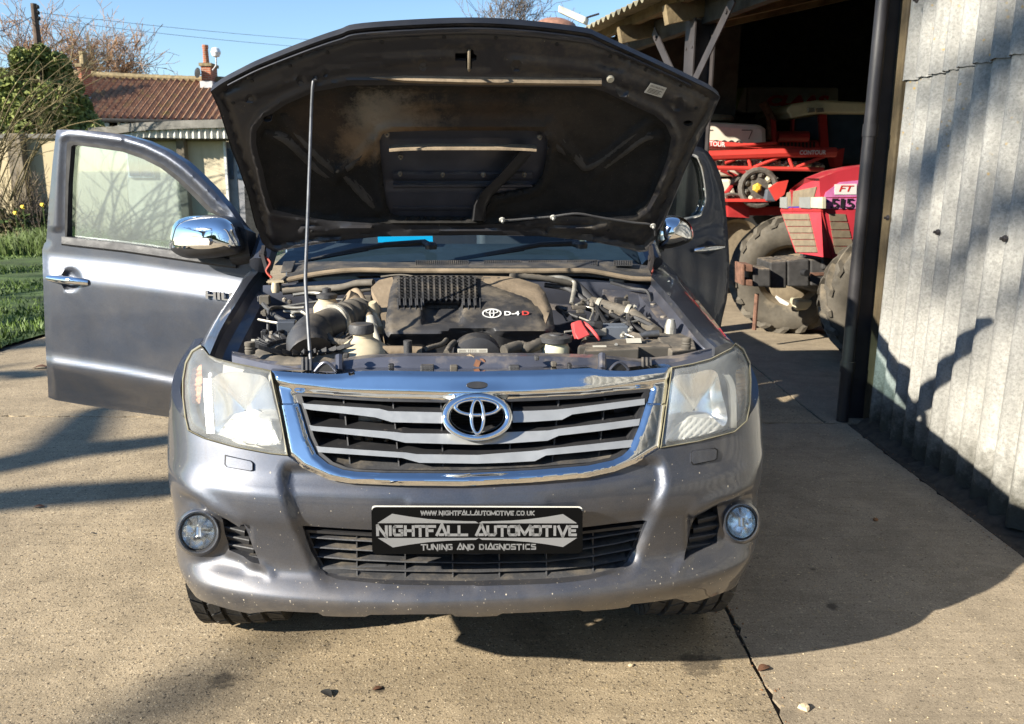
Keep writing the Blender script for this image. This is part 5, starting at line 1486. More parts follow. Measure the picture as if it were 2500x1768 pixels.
HOLES_ = [(653, 291, 11, 7), (1680, 301, 12, 7)]
def hood_relief(x, y, where=None):
    # positive = pressed away from the viewer, into the bonnet
    o = 0.
    d, sd, t = pld(x, y, HO + [HO[0]])
    o -= .006 * (1 - sst(2, 14, d)); o += .010 * math.exp(-((d - 17) / 7) ** 2)
    if (pip(x, y, LIN) if where is None else where):
        d, _, _ = pld(x, y, LIN + [LIN[0]])
        o += .004 + .020 * sst(2, 14, d)
        if not pip(x, y, SCP):
            d2, _, _ = pld(x, y, SCP + [SCP[0]])
            o -= .016 * (1 - sst(8, 26, d2)); o += .009 * math.exp(-((d2 - 3) / 4) ** 2)
            for L in RIBL + RIBR:
                dr, _, _ = pld(x, y, L)
                o -= .013 * (1 - sst(6, 17, dr))
            if 950 < x < 1360 and 205 < y < 320:     # pressed bands above the scoop
                o += .006 * math.sin((y - 208) / 112 * math.pi * 4) * sst(950, 1000, x) * (1 - sst(1310, 1360, x))
            for cx, cy in ((866, 237), (905, 338), (826, 424), (836, 527), (1408, 243), (1270, 220), (1600, 300), (1440, 440), (668, 295), (1570, 480)):
                q = math.hypot(x - cx, y - cy)
                o -= .006 * (1 - sst(7, 12, q)); o += .004 * math.exp(-(q / 5) ** 2)
    else:
        d, _, _ = pld(x, y, LIN + [LIN[0]])
        o -= .010 * math.exp(-((d - 12) / 8) ** 2)
        # strengthening bands of the inner frame
        for L, w, k in (([(560, 240), (650, 215), (760, 170), (900, 150), (1100, 140)], 14, -.007), ([(700, 190), (800, 160), (930, 148)], 10, .006), ([(1250, 150), (1400, 165), (1470, 175), (1560, 205), (1680, 255)], 14, -.007), ([(1480, 150), (1515, 152)], 22, .009), ([(740, 562), (800, 566), (900, 561)], 9, -.016), ([(1345, 561), (1400, 564), (1480, 556)], 9, -.016), ([(1000, 560), (1150, 563), (1320, 565)], 6, -.006)):
            dr, _, _ = pld(x, y, L); o += k * (1 - sst(w * .5, w * 1.3, dr))
        q = rrect_d(x, y, 1085, 113, 1200, 172)
        o += .005 * (1 - sst(-4, 4, q))
        for cx, cy, r in ((1033, 157, 14), (1260, 160, 13), (612, 241, 11), (1520, 220, 16), (1655, 255, 16), (794, 179, 9), (735, 195, 12)):
            q = math.hypot(x - cx, y - cy); o += .006 * (1 - sst(r * .6, r, q)); o -= .003 * math.exp(-((q - r * 1.1) / 4) ** 2)
    return o
def rrect_d(x, y, x0, y0, x1, y1):
    dx = max(x0 - x, x - x1); dy = max(y0 - y, y - y1)
    return max(dx, dy)
LATCH = [(1111, 130), (1139, 130), (1140, 121), (1155, 121), (1157, 131), (1164, 136), (1163, 147), (1152, 150), (1152, 168), (1138, 168), (1138, 149), (1111, 148)]
def liner_mat():
    s = NT('dirty bonnet liner')
    c = s.ramp(s.noise(7, 6, .7), [(.3, (.011, .0108, .0108)), (.7, (.030, .028, .026))])
    n = s.noise(5.5, 7, .75); 
    pos = s.pos.outputs['Position']
    for px, py, rr, k, cc in ((925, 290, .13, .95, (.30, .26, .20)), (880, 350, .10, .9, (.26, .18, .11)), (1000, 305, .16, .85, (.19, .13, .08)), (800, 300, .16, .45, (.10, .065, .04)), (1180, 305, .2, .5, (.10, .065, .04)), (1330, 290, .14, .5, (.08, .06, .045)), (1420, 300, .2, .35, (.07, .055, .04)), (960, 262, .1, .4, (.16, .15, .13))):
        p = hood(px, py, .03)
        d = s.node('ShaderNodeVectorMath', operation='DISTANCE'); s.lk(pos, d.inputs[0]); d.inputs[1].default_value = p
        e = s.math('ADD', s.math('DIVIDE', d.outputs['Value'], rr), s.math('MULTIPLY', s.math('SUBTRACT', s.noise(24, 7, .75), .5), 1.7))
        c = s.mix(s.math('MULTIPLY', s.ramp(e, [(.2, 1.), (1., 0.)]), k), c, cc)
    sp = s.voro(120); c = s.mix(s.math('MULTIPLY', s.math('LESS_THAN', sp, .08), .5), c, (.25, .21, .15))
    s.set(col=c, rough=.9, spec=.25, bump=s.noise(180, 5, .8), bs=.5, bd=.004)
    return s.m
def frame_mat():
    s = NT('dusty bonnet underside paint')
    c = s.ramp(s.noise(4, 5, .6), [(.3, (.026, .026, .03)), (.7, (.042, .041, .045))])
    x = s.sepxyz(s.pos.outputs['Position'])[0]
    dn = s.math('ADD', s.math('ADD', s.math('MULTIPLY', s.noise(5, 7, .72), .9), s.math('MULTIPLY', s.noise(40, 4, .7), .25)), s.math('MULTIPLY', x, .13))
    d = s.math('MULTIPLY', s.ramp(dn, [(.58, 0.), (.85, 1.)]), .6)
    c = s.mix(d, c, (.15, .125, .088))
    v = s.node('ShaderNodeTexVoronoi'); v.inputs['Scale'].default_value = 70; s.lk(s.scaled((1, 1, .45), (.5, .3, .2)), v.inputs['Vector'])
    r = s.sepxyz(v.outputs['Color'])
    k = s.math('MULTIPLY', s.math('LESS_THAN', r[0], .16), s.math('LESS_THAN', v.outputs['Distance'], s.math('MULTIPLY', r[1], .13)))
    c = s.mix(s.math('MULTIPLY', k, .7), c, (.3, .26, .19))
    s.set(col=c, rough=s.math('ADD', .38, s.math('MULTIPLY', d, .5)), spec=.5, metal=.2, bump=s.noise(60, 5, .6), bs=.12, bd=.004)
    return s.m
M['liner'] = liner_mat(); M['frame'] = frame_mat()
bon = MB()
hol = [ell(a, b, c, d, 16) for a, b, c, d in HOLES_] + [LATCH]
HOd = dens(HO, 9)
patch(bon, HOd, lambda x, y: hood(x, y, hood_relief(x, y, False)), 8, holes=hol + [dens(LIN, 8)], back=lambda p, x, y: p + HNW * .016, skirts=[0, 1, 2, 3])
bonnet = bon.build('bonnet', M['frame'], root, smooth=45)
b = MB(); patch(b, [Vector((1137 + (p.x - 1137) * 1.0, 300 + (p.y - 300) * 1.0)) for p in HOd], lambda x, y: hood(x, y, .034 - .03 * (1 - sst(0, 12, pld(x, y, HO + [HO[0]])[0]))), 28, back=None)
# outer skin a little larger than the inner frame, with its own folded rim
b = MB()
def outset(p, k):
    cx, cy = 1137, 330
    v = Vector((p.x - cx, p.y - cy)); return Vector((cx, cy)) + v * (1 + k / v.length)
rimA = [outset(p, 3) if p.y < 560 else p for p in HOd]
lo_ = [hood(p.x, p.y, -.008) for p in rimA]; hi_ = [p + HNW * .03 for p in lo_]
b.grid([[hood(p.x, p.y, -.004) for p in HOd], lo_, hi_], 1, closed=True)
vo, tris, lps = cdt(rimA, [], 30)
b.add([hood(p[0], p[1], -.008) + HNW * (.03 + .05 * sst(2, 70, pld(p[0], p[1], HO + [HO[0]])[0])) for p in vo], [t[::-1] for t in tris])
b.build('bonnet_skin', [M['paint'], M['plastic']], bonnet, smooth=45)
hem = [p for p in HO if p[1] < 200 and 545 < p[0] < 1690]
b = MB(); b.grid([[hood(x, y + 7, -.006) for x, y in hem], [hood(x, y + 11, -.012) for x, y in hem], [hood(x, y + 11 + 10 * sst(700, 900, x) * (1 - sst(1400, 1560, x)), -.010) for x, y in hem], [hood(x, y + 15 + 10 * sst(700, 900, x) * (1 - sst(1400, 1560, x)), .002) for x, y in hem]]); b.build('bonnet_hem', M['paint'], bonnet, smooth=60)
b = MB(); patch(b, dens(LIN, 8), lambda x, y: hood(x, y, hood_relief(x, y, True)), 7.5, holes=[dens(SCP, 8)], back=lambda p, x, y: p + HNW * .012)
b.build('insulation_liner', M['liner'], bonnet, smooth=60)
M['rib'] = mat('dusty grazing-lit liner ridge', (.05, .045, .04), .85, var=.4, vs=14, dust=.45, dcol=(.16, .13, .095))  # lighter tone paints in grazing light on the ridges, plus gathered dust
for L in RIBL + RIBR:
    P_ = spl([hood(x, y, .0245 - .010) for x, y in L], 5)
    b = MB(); rows = []
    n_ = len(P_)
    b.tube([p + HNW * .012 for p in P_], [.004 + .016 * math.sin(math.pi * min(1, max(.04, (i + .5) / n_))) ** .35 for i in range(n_)], 10); b.build('liner_rib', M['rib'], bonnet, smooth=70)
# scoop recess behind the liner cut-out
b = MB(); patch(b, dens([(1137 + (x - 1137) * 1.04, 430 + (y - 430) * 1.05) for x, y in SCP], 14), lambda x, y: hood(x, y, .048 + (.0 if y < 455 else -.012)), 16)
b.build('scoop_tray', M['paint_in'], bonnet, smooth=40)
b = MB()
for k, (y0, y1, z) in enumerate(((424, 436, .012), (506, 514, .014), (452, 456, .03))):
    pts = [[hood(x, y, .046 - (z if e in (1, 2) else 0)) for x in range(960, 1313, 20)] for e, y in enumerate((y0 - 5, y0, y1, y1 + 5))]
    b = MB(); b.grid(pts); b.build('scoop_rib', M['paint_in'], bonnet, smooth=60)
for x, y in ((978, 384), (977, 425), (1081, 427), (1180, 427), (1280, 427), (1318, 336), (945, 329)):
    p = hood(x, y, .03); MB().lathe([(.009, 0), (.009, .006), (.0045, .007), (.0045, .016)], p + HNW * .006, -HNW, 6).build('scoop_bolt', M['dustmetal'], bonnet, smooth=20)
# dusty shelf of the scoop mouth and the long seal rail at the front edge
M['dusty_shelf'] = mat('thick dust on black rubber', (.26, .20, .135), .9, var=.3, vs=22, bump=.2, bs=90)
b = MB()
xs = list(range(950, 1316, 12))
yl = lambda x: 362 + 4 * ((x - 1132) / 180) ** 4
A = [hood(x, 351 + 5 * abs((x - 1132) / 182) ** 5, .03) for x in xs]; B_ = [hood(x, yl(x), -.026) for x in xs]; D_ = [p - EZ * .006 for p in B_]
b.grid([A, B_, D_, [p - EZ * .008 for p in A]]); b.build('scoop_shelf', M['dusty_shelf'], bonnet, smooth=40)
b = MB(); xs = [816, 850, 900, 945, 985, 1050, 1150, 1250, 1350, 1440, 1469]
A = [hood(x, np.interp(x, [816, 945, 990, 1150, 1469], [183, 184, 181, 184, 188]), .004) for x in xs]
B_ = [hood(x, np.interp(x, [816, 930, 990, 1150, 1469], [188, 190, 197, 201, 205]), np.interp(x, [816, 930, 990], [0, -.006, -.024])) for x in xs]
D_ = [hood(x, np.interp(x, [816, 930, 990, 1150, 1469], [192, 194, 202, 206, 209]), np.interp(x, [816, 930, 990], [0, -.004, -.022])) for x in xs]
E_ = [hood(x, np.interp(x, [816, 930, 990, 1150, 1469], [193, 196, 204, 208, 211]), .012) for x in xs]
b.grid([A, B_, D_, E_]); b.add([A[-1], B_[-1], D_[-1], E_[-1]], [(0, 1, 2, 3)]); b.build('seal_rail', M['dusty_shelf'], bonnet, smooth=40)
# diagonal air duct, striker, rubber stops, label, washer hose
b = MB(); L = [(1278, 372), (1225, 432), (1185, 470), (1170, 500), (1166, 538)]
rows = [[hood(x - 16, y + 4, .02) for x, y in L], [hood(x - 9, y, -.012) for x, y in L], [hood(x + 11, y + 2, -.012) for x, y in L], [hood(x + 19, y + 6, .02) for x, y in L]]
b.grid(rows); b.build('air_duct', M['plastic'], bonnet, smooth=60)
M['cream'] = mat('rusty galvanised wire', (.42, .36, .27), .5, metal=.6, var=.3, vs=40)
b = MB(); b.tube([hood(1146, 122, .01), hood(1145, 128, -.02), hood(1145, 150, -.03), hood(1145, 166, -.028), hood(1145, 172, .004)], .0045, 8); b.build('striker', M['cream'], bonnet)
p = hood(1489, 188, 0); b = MB(); b.lathe([(.011, 0), (.012, .018), (.009, .022), (.003, .022)], p + HNW * .004, -HNW, 14); b.build('rubber_stop', mat('pale rubber stop', (.5, .46, .36), .7), bonnet)
M['sticker'] = mat('white sticker', (.5, .49, .45), .5, dust=.2)
b = MB(); q = [hood(x, y, -.013) for x, y in ((1589, 203), (1628, 215), (1615, 239), (1573, 226))]; b.prism(q, HNW * .001)
stk = b.build('warning_label', M['sticker'], bonnet, smooth=0)
lt = MB(); xd_ = (q[1] - q[0]).normalized(); yd_ = (q[0] - q[3]).normalized(); o0 = q[3] - HNW * .001
w_, h_ = (q[1] - q[0]).length, (q[0] - q[3]).length
text(lt, 'HFC134a(R134a)', o0 + xd_ * w_ * .08 + yd_ * h_ * .66, xd_, yd_, h_ * .2, width=w_ * .84)
for k in range(4):
    a = o0 + xd_ * w_ * .1 + yd_ * h_ * (.5 - .12 * k)
    lt.add([a, a + xd_ * w_ * (.8 - .1 * (k % 2)), a + xd_ * w_ * (.8 - .1 * (k % 2)) + yd_ * h_ * .045, a + yd_ * h_ * .045], [(0, 1, 2, 3)])
lt.build('label_print', M['black'], stk, smooth=0, recalc=False)
hs = MB(); hs.tube(spl([hood(x, y, -.012) for x, y in ((1220, 540), (1300, 533), (1348, 529), (1380, 524), (1415, 522), (1470, 532), (1540, 543), (1592, 550), (1600, 575))], 5), .0045, 7); hs.build('washer_hose', M['plastic_g'], bonnet)
for x, y in ((1226, 536), (1350, 530), (1594, 551)):
    MB().lathe([(.011, 0), (.011, .004), (.004, .006), (.004, .016)], hood(x, y, -.014), -HNW, 10).build('hose_clip', M['sticker'], bonnet)
b = MB()
for x, y in ((799, 128), (932, 103), (1084, 91), (1211, 93), (1360, 108), (1490, 138), (1575, 171), (1661, 210), (708, 160), (615, 197), (569, 251), (1700, 264), (762, 565), (1485, 562)):
    p = hood(x, y, hood_relief(x, y)); b.lathe([(.0065, 0), (.0055, .0015), (.004, .002)], p - HNW * .001, -HNW, 10)
b.build('drain_hole', M['black'], bonnet, kind='stuff')
for x, y in ((612, 241), (735, 205), (1033, 157), (1260, 160)):
    p = hood(x, y, .002); MB().lathe([(.011, 0), (.009, .004), (.004, .005)], p + HNW * .003, -HNW, 10).build('bonnet_plug', M['plastic_g'], bonnet)
# prop rod
M['rod'] = mat('dull steel rod', (.12, .125, .135), .42, metal=.6, var=.3, vs=20)
top_ = hood(770, 186, .004)
basep = cv(761, 897, .275)
b = MB(); pts = [top_ + HNW * .006, hood(771, 195, -.012), hood(763, 214, -.03)]
mid = [(756, 400, .30), (751, 542, .33), (748, 620, .4), (746, 680, .45), (749, 740, .5), (756, 853, .75)]
p0 = pts[-1]
for x, y, k in mid:
    # depth runs evenly from the bonnet end to the foot
    ty = (y - 214) / (897 - 214)
    pts.append(wy(x, y, p0.y + (basep.y - p0.y) * ty))
pts.append(basep); pts.append(basep - EZ * .012)
b.tube(spl(pts, 4), .005, 8); b.build('prop_rod', M['rod'], root)
# hinges at the rear corners
for sx, (hx, hy) in ((-1, (652, 640)), (1, (1582, 660))):
    b = MB(); p = cv(hx, hy, 1.22); q = hood(645 if sx < 0 else 1588, 600, -.004)
    b.beam(p - EZ * .03, p.lerp(q, .5) + EU * .01 * sx, .012, .035, up=EV); b.beam(p.lerp(q, .5) + EU * .01 * sx, q, .012, .03, up=EV)
    b.lathe([(.012, -.012), (.012, .012)], p.lerp(q, .5) + EU * .01 * sx, EU, 10)
    b.build('bonnet_hinge', M['steel_dark'], root, smooth=30)
    b = MB(); rnd = random.Random(3 + sx)
    b.tube(spl([p + Vector((.01 * sx, 0, .02)), p + Vector((.015, -.01, -.0)), p + Vector((.0, -.015, -.03)), p + Vector((.02, -.02, -.055))], 4), .005, 6)
    b.build('earth_wire', mat('red wire', (.35, .05, .03), .6), root)
# ------------------------------------------------------------------ wings, screen, cab, doors
# wing tops seen as narrow strips either side of the engine bay, then the flanks behind them
WLo = [(490, 843), (520, 788), (564, 722), (600, 670), (635, 620)]
WLi = [(512, 866), (541, 800), (580, 735), (612, 685), (644, 648)]
WRo = [(1815, 850), (1784, 834), (1750, 790), (1716, 748), (1680, 703), (1646, 663), (1586, 606)]
WRi = [(1760, 862), (1714, 819), (1680, 778), (1650, 742), (1631, 720), (1610, 697), (1590, 676)]
def wing(Lo, Li, side):
    b = MB(); n = 14
    lo = resamp_open(Lo, n); li = resamp_open(Li, n)
    r0, r1, rm = [], [], []
    for i in range(n):
        t = i / (n - 1)
        z = .985 + .15 * t ** .8
        p = on_zcar(lo[i], z); q = on_zcar(li[i], z - .004)
        r0.append(p); r1.append(q); rm.append(p.lerp(q, .45) + EZ * .008)
    flank = []
    for z, k in ((-.03, .012), (-.10, .028), (-.2, .03), (-.34, .026), (-.40, .03)):
        flank.append([p + EU * side * k * (1 - .35 * i / n) + EZ * z for i, p in enumerate(r0)])
    # wheel arch: lower rows lift over the wheel
    for row in flank[2:]:
        for i, p in enumerate(row):
            u, v, zz = toC(p); d = abs(v - .88)
            if d < .46: row[i] = Vector((p.x, p.y, max(p.z, math.sqrt(max(0, .46 ** 2 - d * d)) + .36)))
    b.grid([[p - EZ * .035 - EU * side * -.0 for p in r1], r1, rm, r0] + flank)
    return b.build('front_wing', M['paint'], root, smooth=50), r0, r1
def resamp_open(pts, n):
    P_ = [Vector(p) for p in spl([Vector((a, b)) for a, b in pts], 6)]
    L = [0.]
    for i in range(len(P_) - 1): L.append(L[-1] + (P_[i + 1] - P_[i]).length)
    out = []
    for k in range(n):
        d = L[-1] * k / (n - 1); i = min(len(P_) - 2, max(j for j in range(len(P_)) if L[j] <= d + 1e-9))
        out.append(P_[i].lerp(P_[i + 1], (d - L[i]) / max(L[i + 1] - L[i], 1e-6)))
    return out
def on_zcar(p, z): return wz(p[0], p[1], z)
wl, WL0, WL1 = wing(WLo, WLi, -1)
wr, WR0, WR1 = wing(WRo, WRi, 1)
# gutters down to the inner wings
def apron(r1, side, depth):
    b = MB(); rows = [[p - EZ * .03 for p in r1], [p - EZ * .055 - EU * side * .015 for p in r1], [p - EZ * .06 - EU * side * .05 for p in r1], [p - EZ * .12 - EU * side * .075 + EZ * .006 * math.sin(i * 2.4) for i, p in enumerate(r1)], [p - EZ * .36 - EU * side * .13 for p in r1]]
    b.grid(rows); return b.build('inner_wing', M['paint_in'], root, smooth=45)
apron(WL1, -1, .3); apron(WR1, 1, .3)
for i in range(5):
    p = WR1[3 + i * 2] - EZ * .058 - EU * .03
    MB().lathe([(.009, 0), (.009, .005), (.004, .006)], p, EZ, 8).build('wing_bolt', M['dustmetal'], root)
# firewall, cowl panel, seal
b = MB()
FW = [(640, 690), (760, 680), (900, 672), (1100, 668), (1300, 668), (1450, 676), (1590, 690)]
r = [cv(x, y, 1.16) for x, y in FW]
b.grid([[p - EZ * .012 + EV * .01 for p in r], [p - EZ * .05 for p in r], [p - EZ * .11 + EV * .012 for p in r], [p - EZ * .13 - EV * .02 for p in r], [p - EZ * .45 - EV * .02 for p in r]])
b.build('firewall', M['paint_in'], root, smooth=30)
b = MB(); SE = [(655, 690), (700, 684), (770, 670), (860, 660), (960, 661), (1100, 662), (1300, 662), (1420, 661), (1470, 667), (1540, 680), (1590, 682)]
b.tube(spl([cv(x, y, 1.14) for x, y in SE], 4), .010, 10); b.build('bonnet_seal', mat('dusty rubber seal', (.22, .17, .115), .9, var=.35, vs=14), root)
b = MB(); CB = [(700, 668), (800, 656), (960, 653), (1100, 653), (1300, 653), (1430, 655), (1590, 672)]; CT = [(720, 640), (820, 638), (960, 640), (1100, 640), (1300, 636), (1450, 634), (1580, 648)]
A = [cv(x, y, 1.155) for x, y in CB]; B_ = [cv(x, y, 1.28) for x, y in CT]
b.grid([[p - EZ * .03 for p in A], A, [p.lerp(q, .5) + EZ * .004 for p, q in zip(A, B_)], B_, [p + EV * .05 - EZ * .01 for p in B_]]); b.build('cowl_panel', M['plastic_g'], root, smooth=40)
# slotted cowl vents: every slot a raised bar frame
for x0, x1 in ((1015, 1143), (1182, 1270), (1290, 1368), (1384, 1458), (1499, 1543)):
    b = MB(); n = int((x1 - x0) / 5)
    for k in range(n + 1):
        x = x0 + (x1 - x0) * k / n; b.beam(cv(x, 652, 1.19), cv(x, 641, 1.25), .0022, .004)
    for y, v in ((652, 1.19), (649.3, 1.205), (646.6, 1.22), (644, 1.235), (641, 1.25)): b.beam(cv(x0, y, v), cv(x1, y, v), .0022, .004)
    b.v = [tuple(Vector(q) + EZ * .006) for q in b.v]
    b.build('cowl_vent', M['dustmetal'] if False else M['plastic_g'], root, smooth=0)
    b = MB(); q = [cv(x0, 652, 1.19), cv(x1, 652, 1.19), cv(x1, 641, 1.25), cv(x0, 641, 1.25)]; b.add([p + EZ * .0035 for p in q], [(0, 1, 2, 3)]); b.build('vent_shade', M['black'], root, smooth=0)
b = MB(); q = [cv(x, y, v) for x, y, v in ((685, 668, 1.16), (713, 665, 1.16), (722, 640, 1.24), (692, 642, 1.24))]; b.prism(q, EZ * .006); b.build('cowl_cover', M['plastic_g'], root, smooth=0, bevel=.003)
# windscreen, dash, cab
SB = [(-.72, 1.36), (-.4, 1.31), (0, 1.295), (.4, 1.31), (.72, 1.36)]; ST = [(-.60, 1.98), (-.35, 1.93), (0, 1.915), (.35, 1.93), (.60, 1.98)]
b = MB(); r0 = [C(u, v, 1.165) for u, v in SB]; r1 = [C(u, v, 1.72) for u, v in ST]
rows = [[Vector(p).lerp(q, t) + (EZ * .5 - EV * .5) * .05 * 4 * t * (1 - t) for p, q in zip(r0, r1)] for t in (0, .2, .4, .6, .8, 1)]
b.grid(rows); b.build('windscreen', M['screen'], root, smooth=60)
M['dash'] = mat('dark dashboard', (.035, .045, .06), .6, var=.2, vs=8)
b = MB(); b.grid([[C(u, v + .03, 1.145) for u, v in SB], [C(u * .98, v + .25, 1.175) for u, v in SB], [C(u * .98, v + .42, 1.20) for u, v in SB], [C(u * .98, v + .5, 1.13) for u, v in SB], [C(u * .98, v + .52, .8) for u, v in SB]]); b.build('dashboard', M['dash'], root, smooth=50)
b = MB(); hoopc = C(-.36, 2.0, 1.12); ax = (EV * -.88 + EZ * .48)
s1 = EU; s2 = ax.cross(EU).normalized()
b.tube([hoopc + s1 * .185 * math.cos(a * .2618) + s2 * .185 * math.sin(a * .2618) for a in range(25)], .015, 8, caps=False); b.beam(hoopc - s1 * .18, hoopc + s1 * .18, .05, .03); b.build('steering_wheel', M['plastic'], root)
for u in (-.38, .38):
    b = MB(); b.box(C(u, 2.4, .82), (.5, .5, .16), (EU, EV, EZ)); b.box(C(u, 2.68, 1.15), (.48, .16, .66), (EU, EV, EZ)); b.box(C(u, 2.70, 1.55), (.26, .12, .2), (EU, EV, EZ)); b.build('seat', M['dash'], root, bevel=.04, bseg=3)
# A pillars, roof, rear body: real panels behind the bonnet
for sx in (-1, 1):
    b = MB(); b.tube([C(sx * .76, 1.34, 1.15), C(sx * .70, 1.65, 1.45), C(sx * .625, 1.97, 1.71), C(sx * .60, 2.2, 1.75)], [.045, .04, .035, .035], 10); b.build('windscreen_pillar', M['paint'], root)
    b = MB(); b.beam(C(sx * .8, 2.52, .55), C(sx * .78, 2.52, 1.15), .07, .16, up=EU); b.beam(C(sx * .78, 2.52, 1.15), C(sx * .62, 2.5, 1.72), .05, .12, up=EU); b.build('door_pillar', M['paint'], root, bevel=.012)
    b = MB(); b.beam(C(sx * .79, 1.38, .50), C(sx * .79, 3.45, .50), .14, .16); b.build('sill', M['paint'], root, bevel=.03)
    b = MB()
    b.grid([[C(sx * .80, v, z) for v in (3.42, 3.5, 4.0, 4.8)] for z in (.52, .75, 1.0, 1.16)] ); b.build('bed_side', M['paint'], root)
    b = MB(); b.beam(C(sx * .78, 3.44, .55), C(sx * .76, 3.44, 1.16), .10, .16, up=EU); b.beam(C(sx * .76, 3.44, 1.16), C(sx * .60, 3.34, 1.74), .06, .16, up=EU); b.build('rear_pillar', M['paint'], root, bevel=.012)
b = MB(); rows = []
for v, z in ((1.92, 1.70), (2.0, 1.745), (2.3, 1.775), (2.9, 1.775), (3.3, 1.76), (3.4, 1.72)): rows.append([C(u * (.97 if v < 2 else 1), v, z - .06 * (abs(u) / .62) ** 3) for u in (-.62, -.5, -.25, 0, .25, .5, .62)])
b.grid(rows); b.grid([[p - EZ * .03 for p in r] for r in rows]); b.build('roof', M['paint'], root, smooth=60)
MB().box(C(0, 3.46, .95), (1.5, .04, .9), (EU, EV, EZ)).build('cab_back', M['paint'], root, smooth=0)
MB().box(C(0, 4.1, .62), (1.56, 1.3, .05), (EU, EV, EZ)).build('bed_floor', M['plastic'], root, smooth=0)
MB().box(C(0, 3.2, .42), (1.4, 3.4, .12), (EU, EV, EZ)).build('chassis', M['black'], root, smooth=0)
MB().box(C(0, 1.0, .42), (1.1, 1.0, .04), (EU, EV, EZ)).build('under_tray', M['black'], root, smooth=0)
# wipers
for a, m_, e in (((955, 634), (1010, 588), (985, 597)), ((1290, 632), (1415, 596), (1385, 594))):
    pass
for pts, hub in (([(760, 634), (860, 612), (940, 598), (1035, 592)], (1052, 602)), ([(1110, 634), (1240, 612), (1320, 597), (1400, 594)], (1420, 600))):
    b = MB(); P_ = [cv(x, y, 1.33 + .0 * i) for i, (x, y) in enumerate(pts)]
    b.tube(P_, [.007, .009, .011, .012], 8); b.tube([cv(pts[0][0] - 30, pts[0][1] + 6, 1.32), cv(pts[1][0] + 40, pts[1][1] - 2, 1.325)], .005, 6)
    b.lathe([(.022, -.01), (.024, .006), (.016, .016)], cv(hub[0], hub[1], 1.30), EZ, 14); b.tube([P_[-1], cv(hub[0], hub[1], 1.30)], .014, 8)
    b.build('wiper', M['plastic'], root)

# blue folder lying on the dash behind the glass
M['cyan'] = mat('cyan card', (.0, .46, .80), .5, var=.04)
fl_ = MB(); q = [cv(923, 592, 1.64), cv(1057, 590, 1.64), cv(1056, 577, 1.70), cv(922, 580, 1.70)]
fl_.prism(q, EV * .02 + EZ * .004)
tag(fl_.build('folder', M['cyan'], None, smooth=0), 'bright cyan folder lying on the dashboard behind the windscreen', 'folder')

# ---- driver's front door, swung open on the left
DH, DR = Vector((-1.06, 3.25, 0)), Vector((-2.06, 3.52, 0))
dn_ = (DR - DH).cross(EZ).normalized()
if dn_.y > 0: dn_ = -dn_           # towards the viewer
def door(px, py, off=0.): return on_plane(px, py, DH + dn_ * off, dn_)
DO = [(137, 322), (140, 317), (162, 317), (200, 318), (246, 322), (300, 329), (354, 344), (405, 367), (450, 395), (485, 427), (520, 462), (552, 500), (583, 542), (612, 580), (640, 625), (632, 700), (600, 780), (560, 870), (520, 960), (470, 1024), (416, 1019), (300, 1003), (200, 988), (135, 977), (118, 970), (117, 940), (112, 860), (107, 740), (104, 640), (103, 610), (108, 595), (113, 590), (119, 500), (128, 400)]
WIN = [(163, 350), (170, 344), (233, 352), (300, 362), (350, 378), (398, 402), (440, 434), (480, 472), (515, 508), (547, 530), (548, 560), (560, 600), (570, 635), (450, 627), (300, 606), (160, 591), (158, 560), (160, 450)]
SHO = [(103, 640), (200, 640), (320, 648), (430, 660), (520, 668), (640, 680)]
def door_relief(x, y):
    o = 0.
    ys = np.interp(x, [103, 300, 560, 640], [612, 632, 668, 684])
    o += .032 * sst(0, 75, y - ys)
    yc = np.interp(x, [110, 300, 440, 560], [895, 925, 952, 975])     # swage low on the door, metal tucks in below
    o += .012 * math.exp(-((y - yc + 8) / 16) ** 2)
    o -= .075 * sst(0, 80, y - yc) ** 1.0
    o += -.01 * sst(0, 260, y - ys - 60)
    q = math.hypot((x - 173) / 27, (y - 683) / 30)
    o -= .020 * (1 - sst(.55, 1.0, q))
    d, _, _ = pld(x, y, DO + [DO[0]])
    o -= .010 * (1 - sst(0, 16, d))
    if y < 560:
        d, _, _ = pld(x, y, WIN + [WIN[0]]); o += .012 * math.exp(-((d - 22) / 12) ** 2)
    return o
dt = MB(); patch(dt, dens(DO, 8), lambda x, y: door(x, y, door_relief(x, y)), 8, holes=[dens(WIN, 8)], back=lambda p, x, y: p - dn_ * (.075 if y > 600 else .04), mib=0)
doorL = dt.build('front_door', M['paint'], root, smooth=50)
inset = lambda P_, cx, cy, k: [Vector((cx + (x - cx) * k, cy + (y - cy) * k)) for x, y in P_]
b = MB(); W2 = inset(WIN, 330, 500, .955)
o1, o2 = dens(WIN, 9), None
def ring_patch(outer, inner, F, off, th, step):
    b = MB(); patch(b, dens(outer, step), lambda x, y: F(x, y, off), step, holes=[dens(inner, step)], back=lambda p, x, y: p - dn_ * th); return b
W3 = [(174, 358), (180, 354), (233, 361), (300, 371), (346, 387), (392, 410), (432, 441), (470, 478), (505, 514), (536, 530), (538, 560), (548, 600), (552, 622), (450, 614), (300, 594), (163, 578), (164, 560), (167, 450)]
ring_patch(WIN, W3, door, .0, .024, 9).build('window_seal', M['black'], doorL, smooth=40)
b = MB(); patch(b, dens(W3, 14), lambda x, y: door(x, y, -.022), 60, back=lambda p, x, y: p - dn_ * .004, mib=0); b.build('window_glass', M['glass'], doorL, smooth=0)
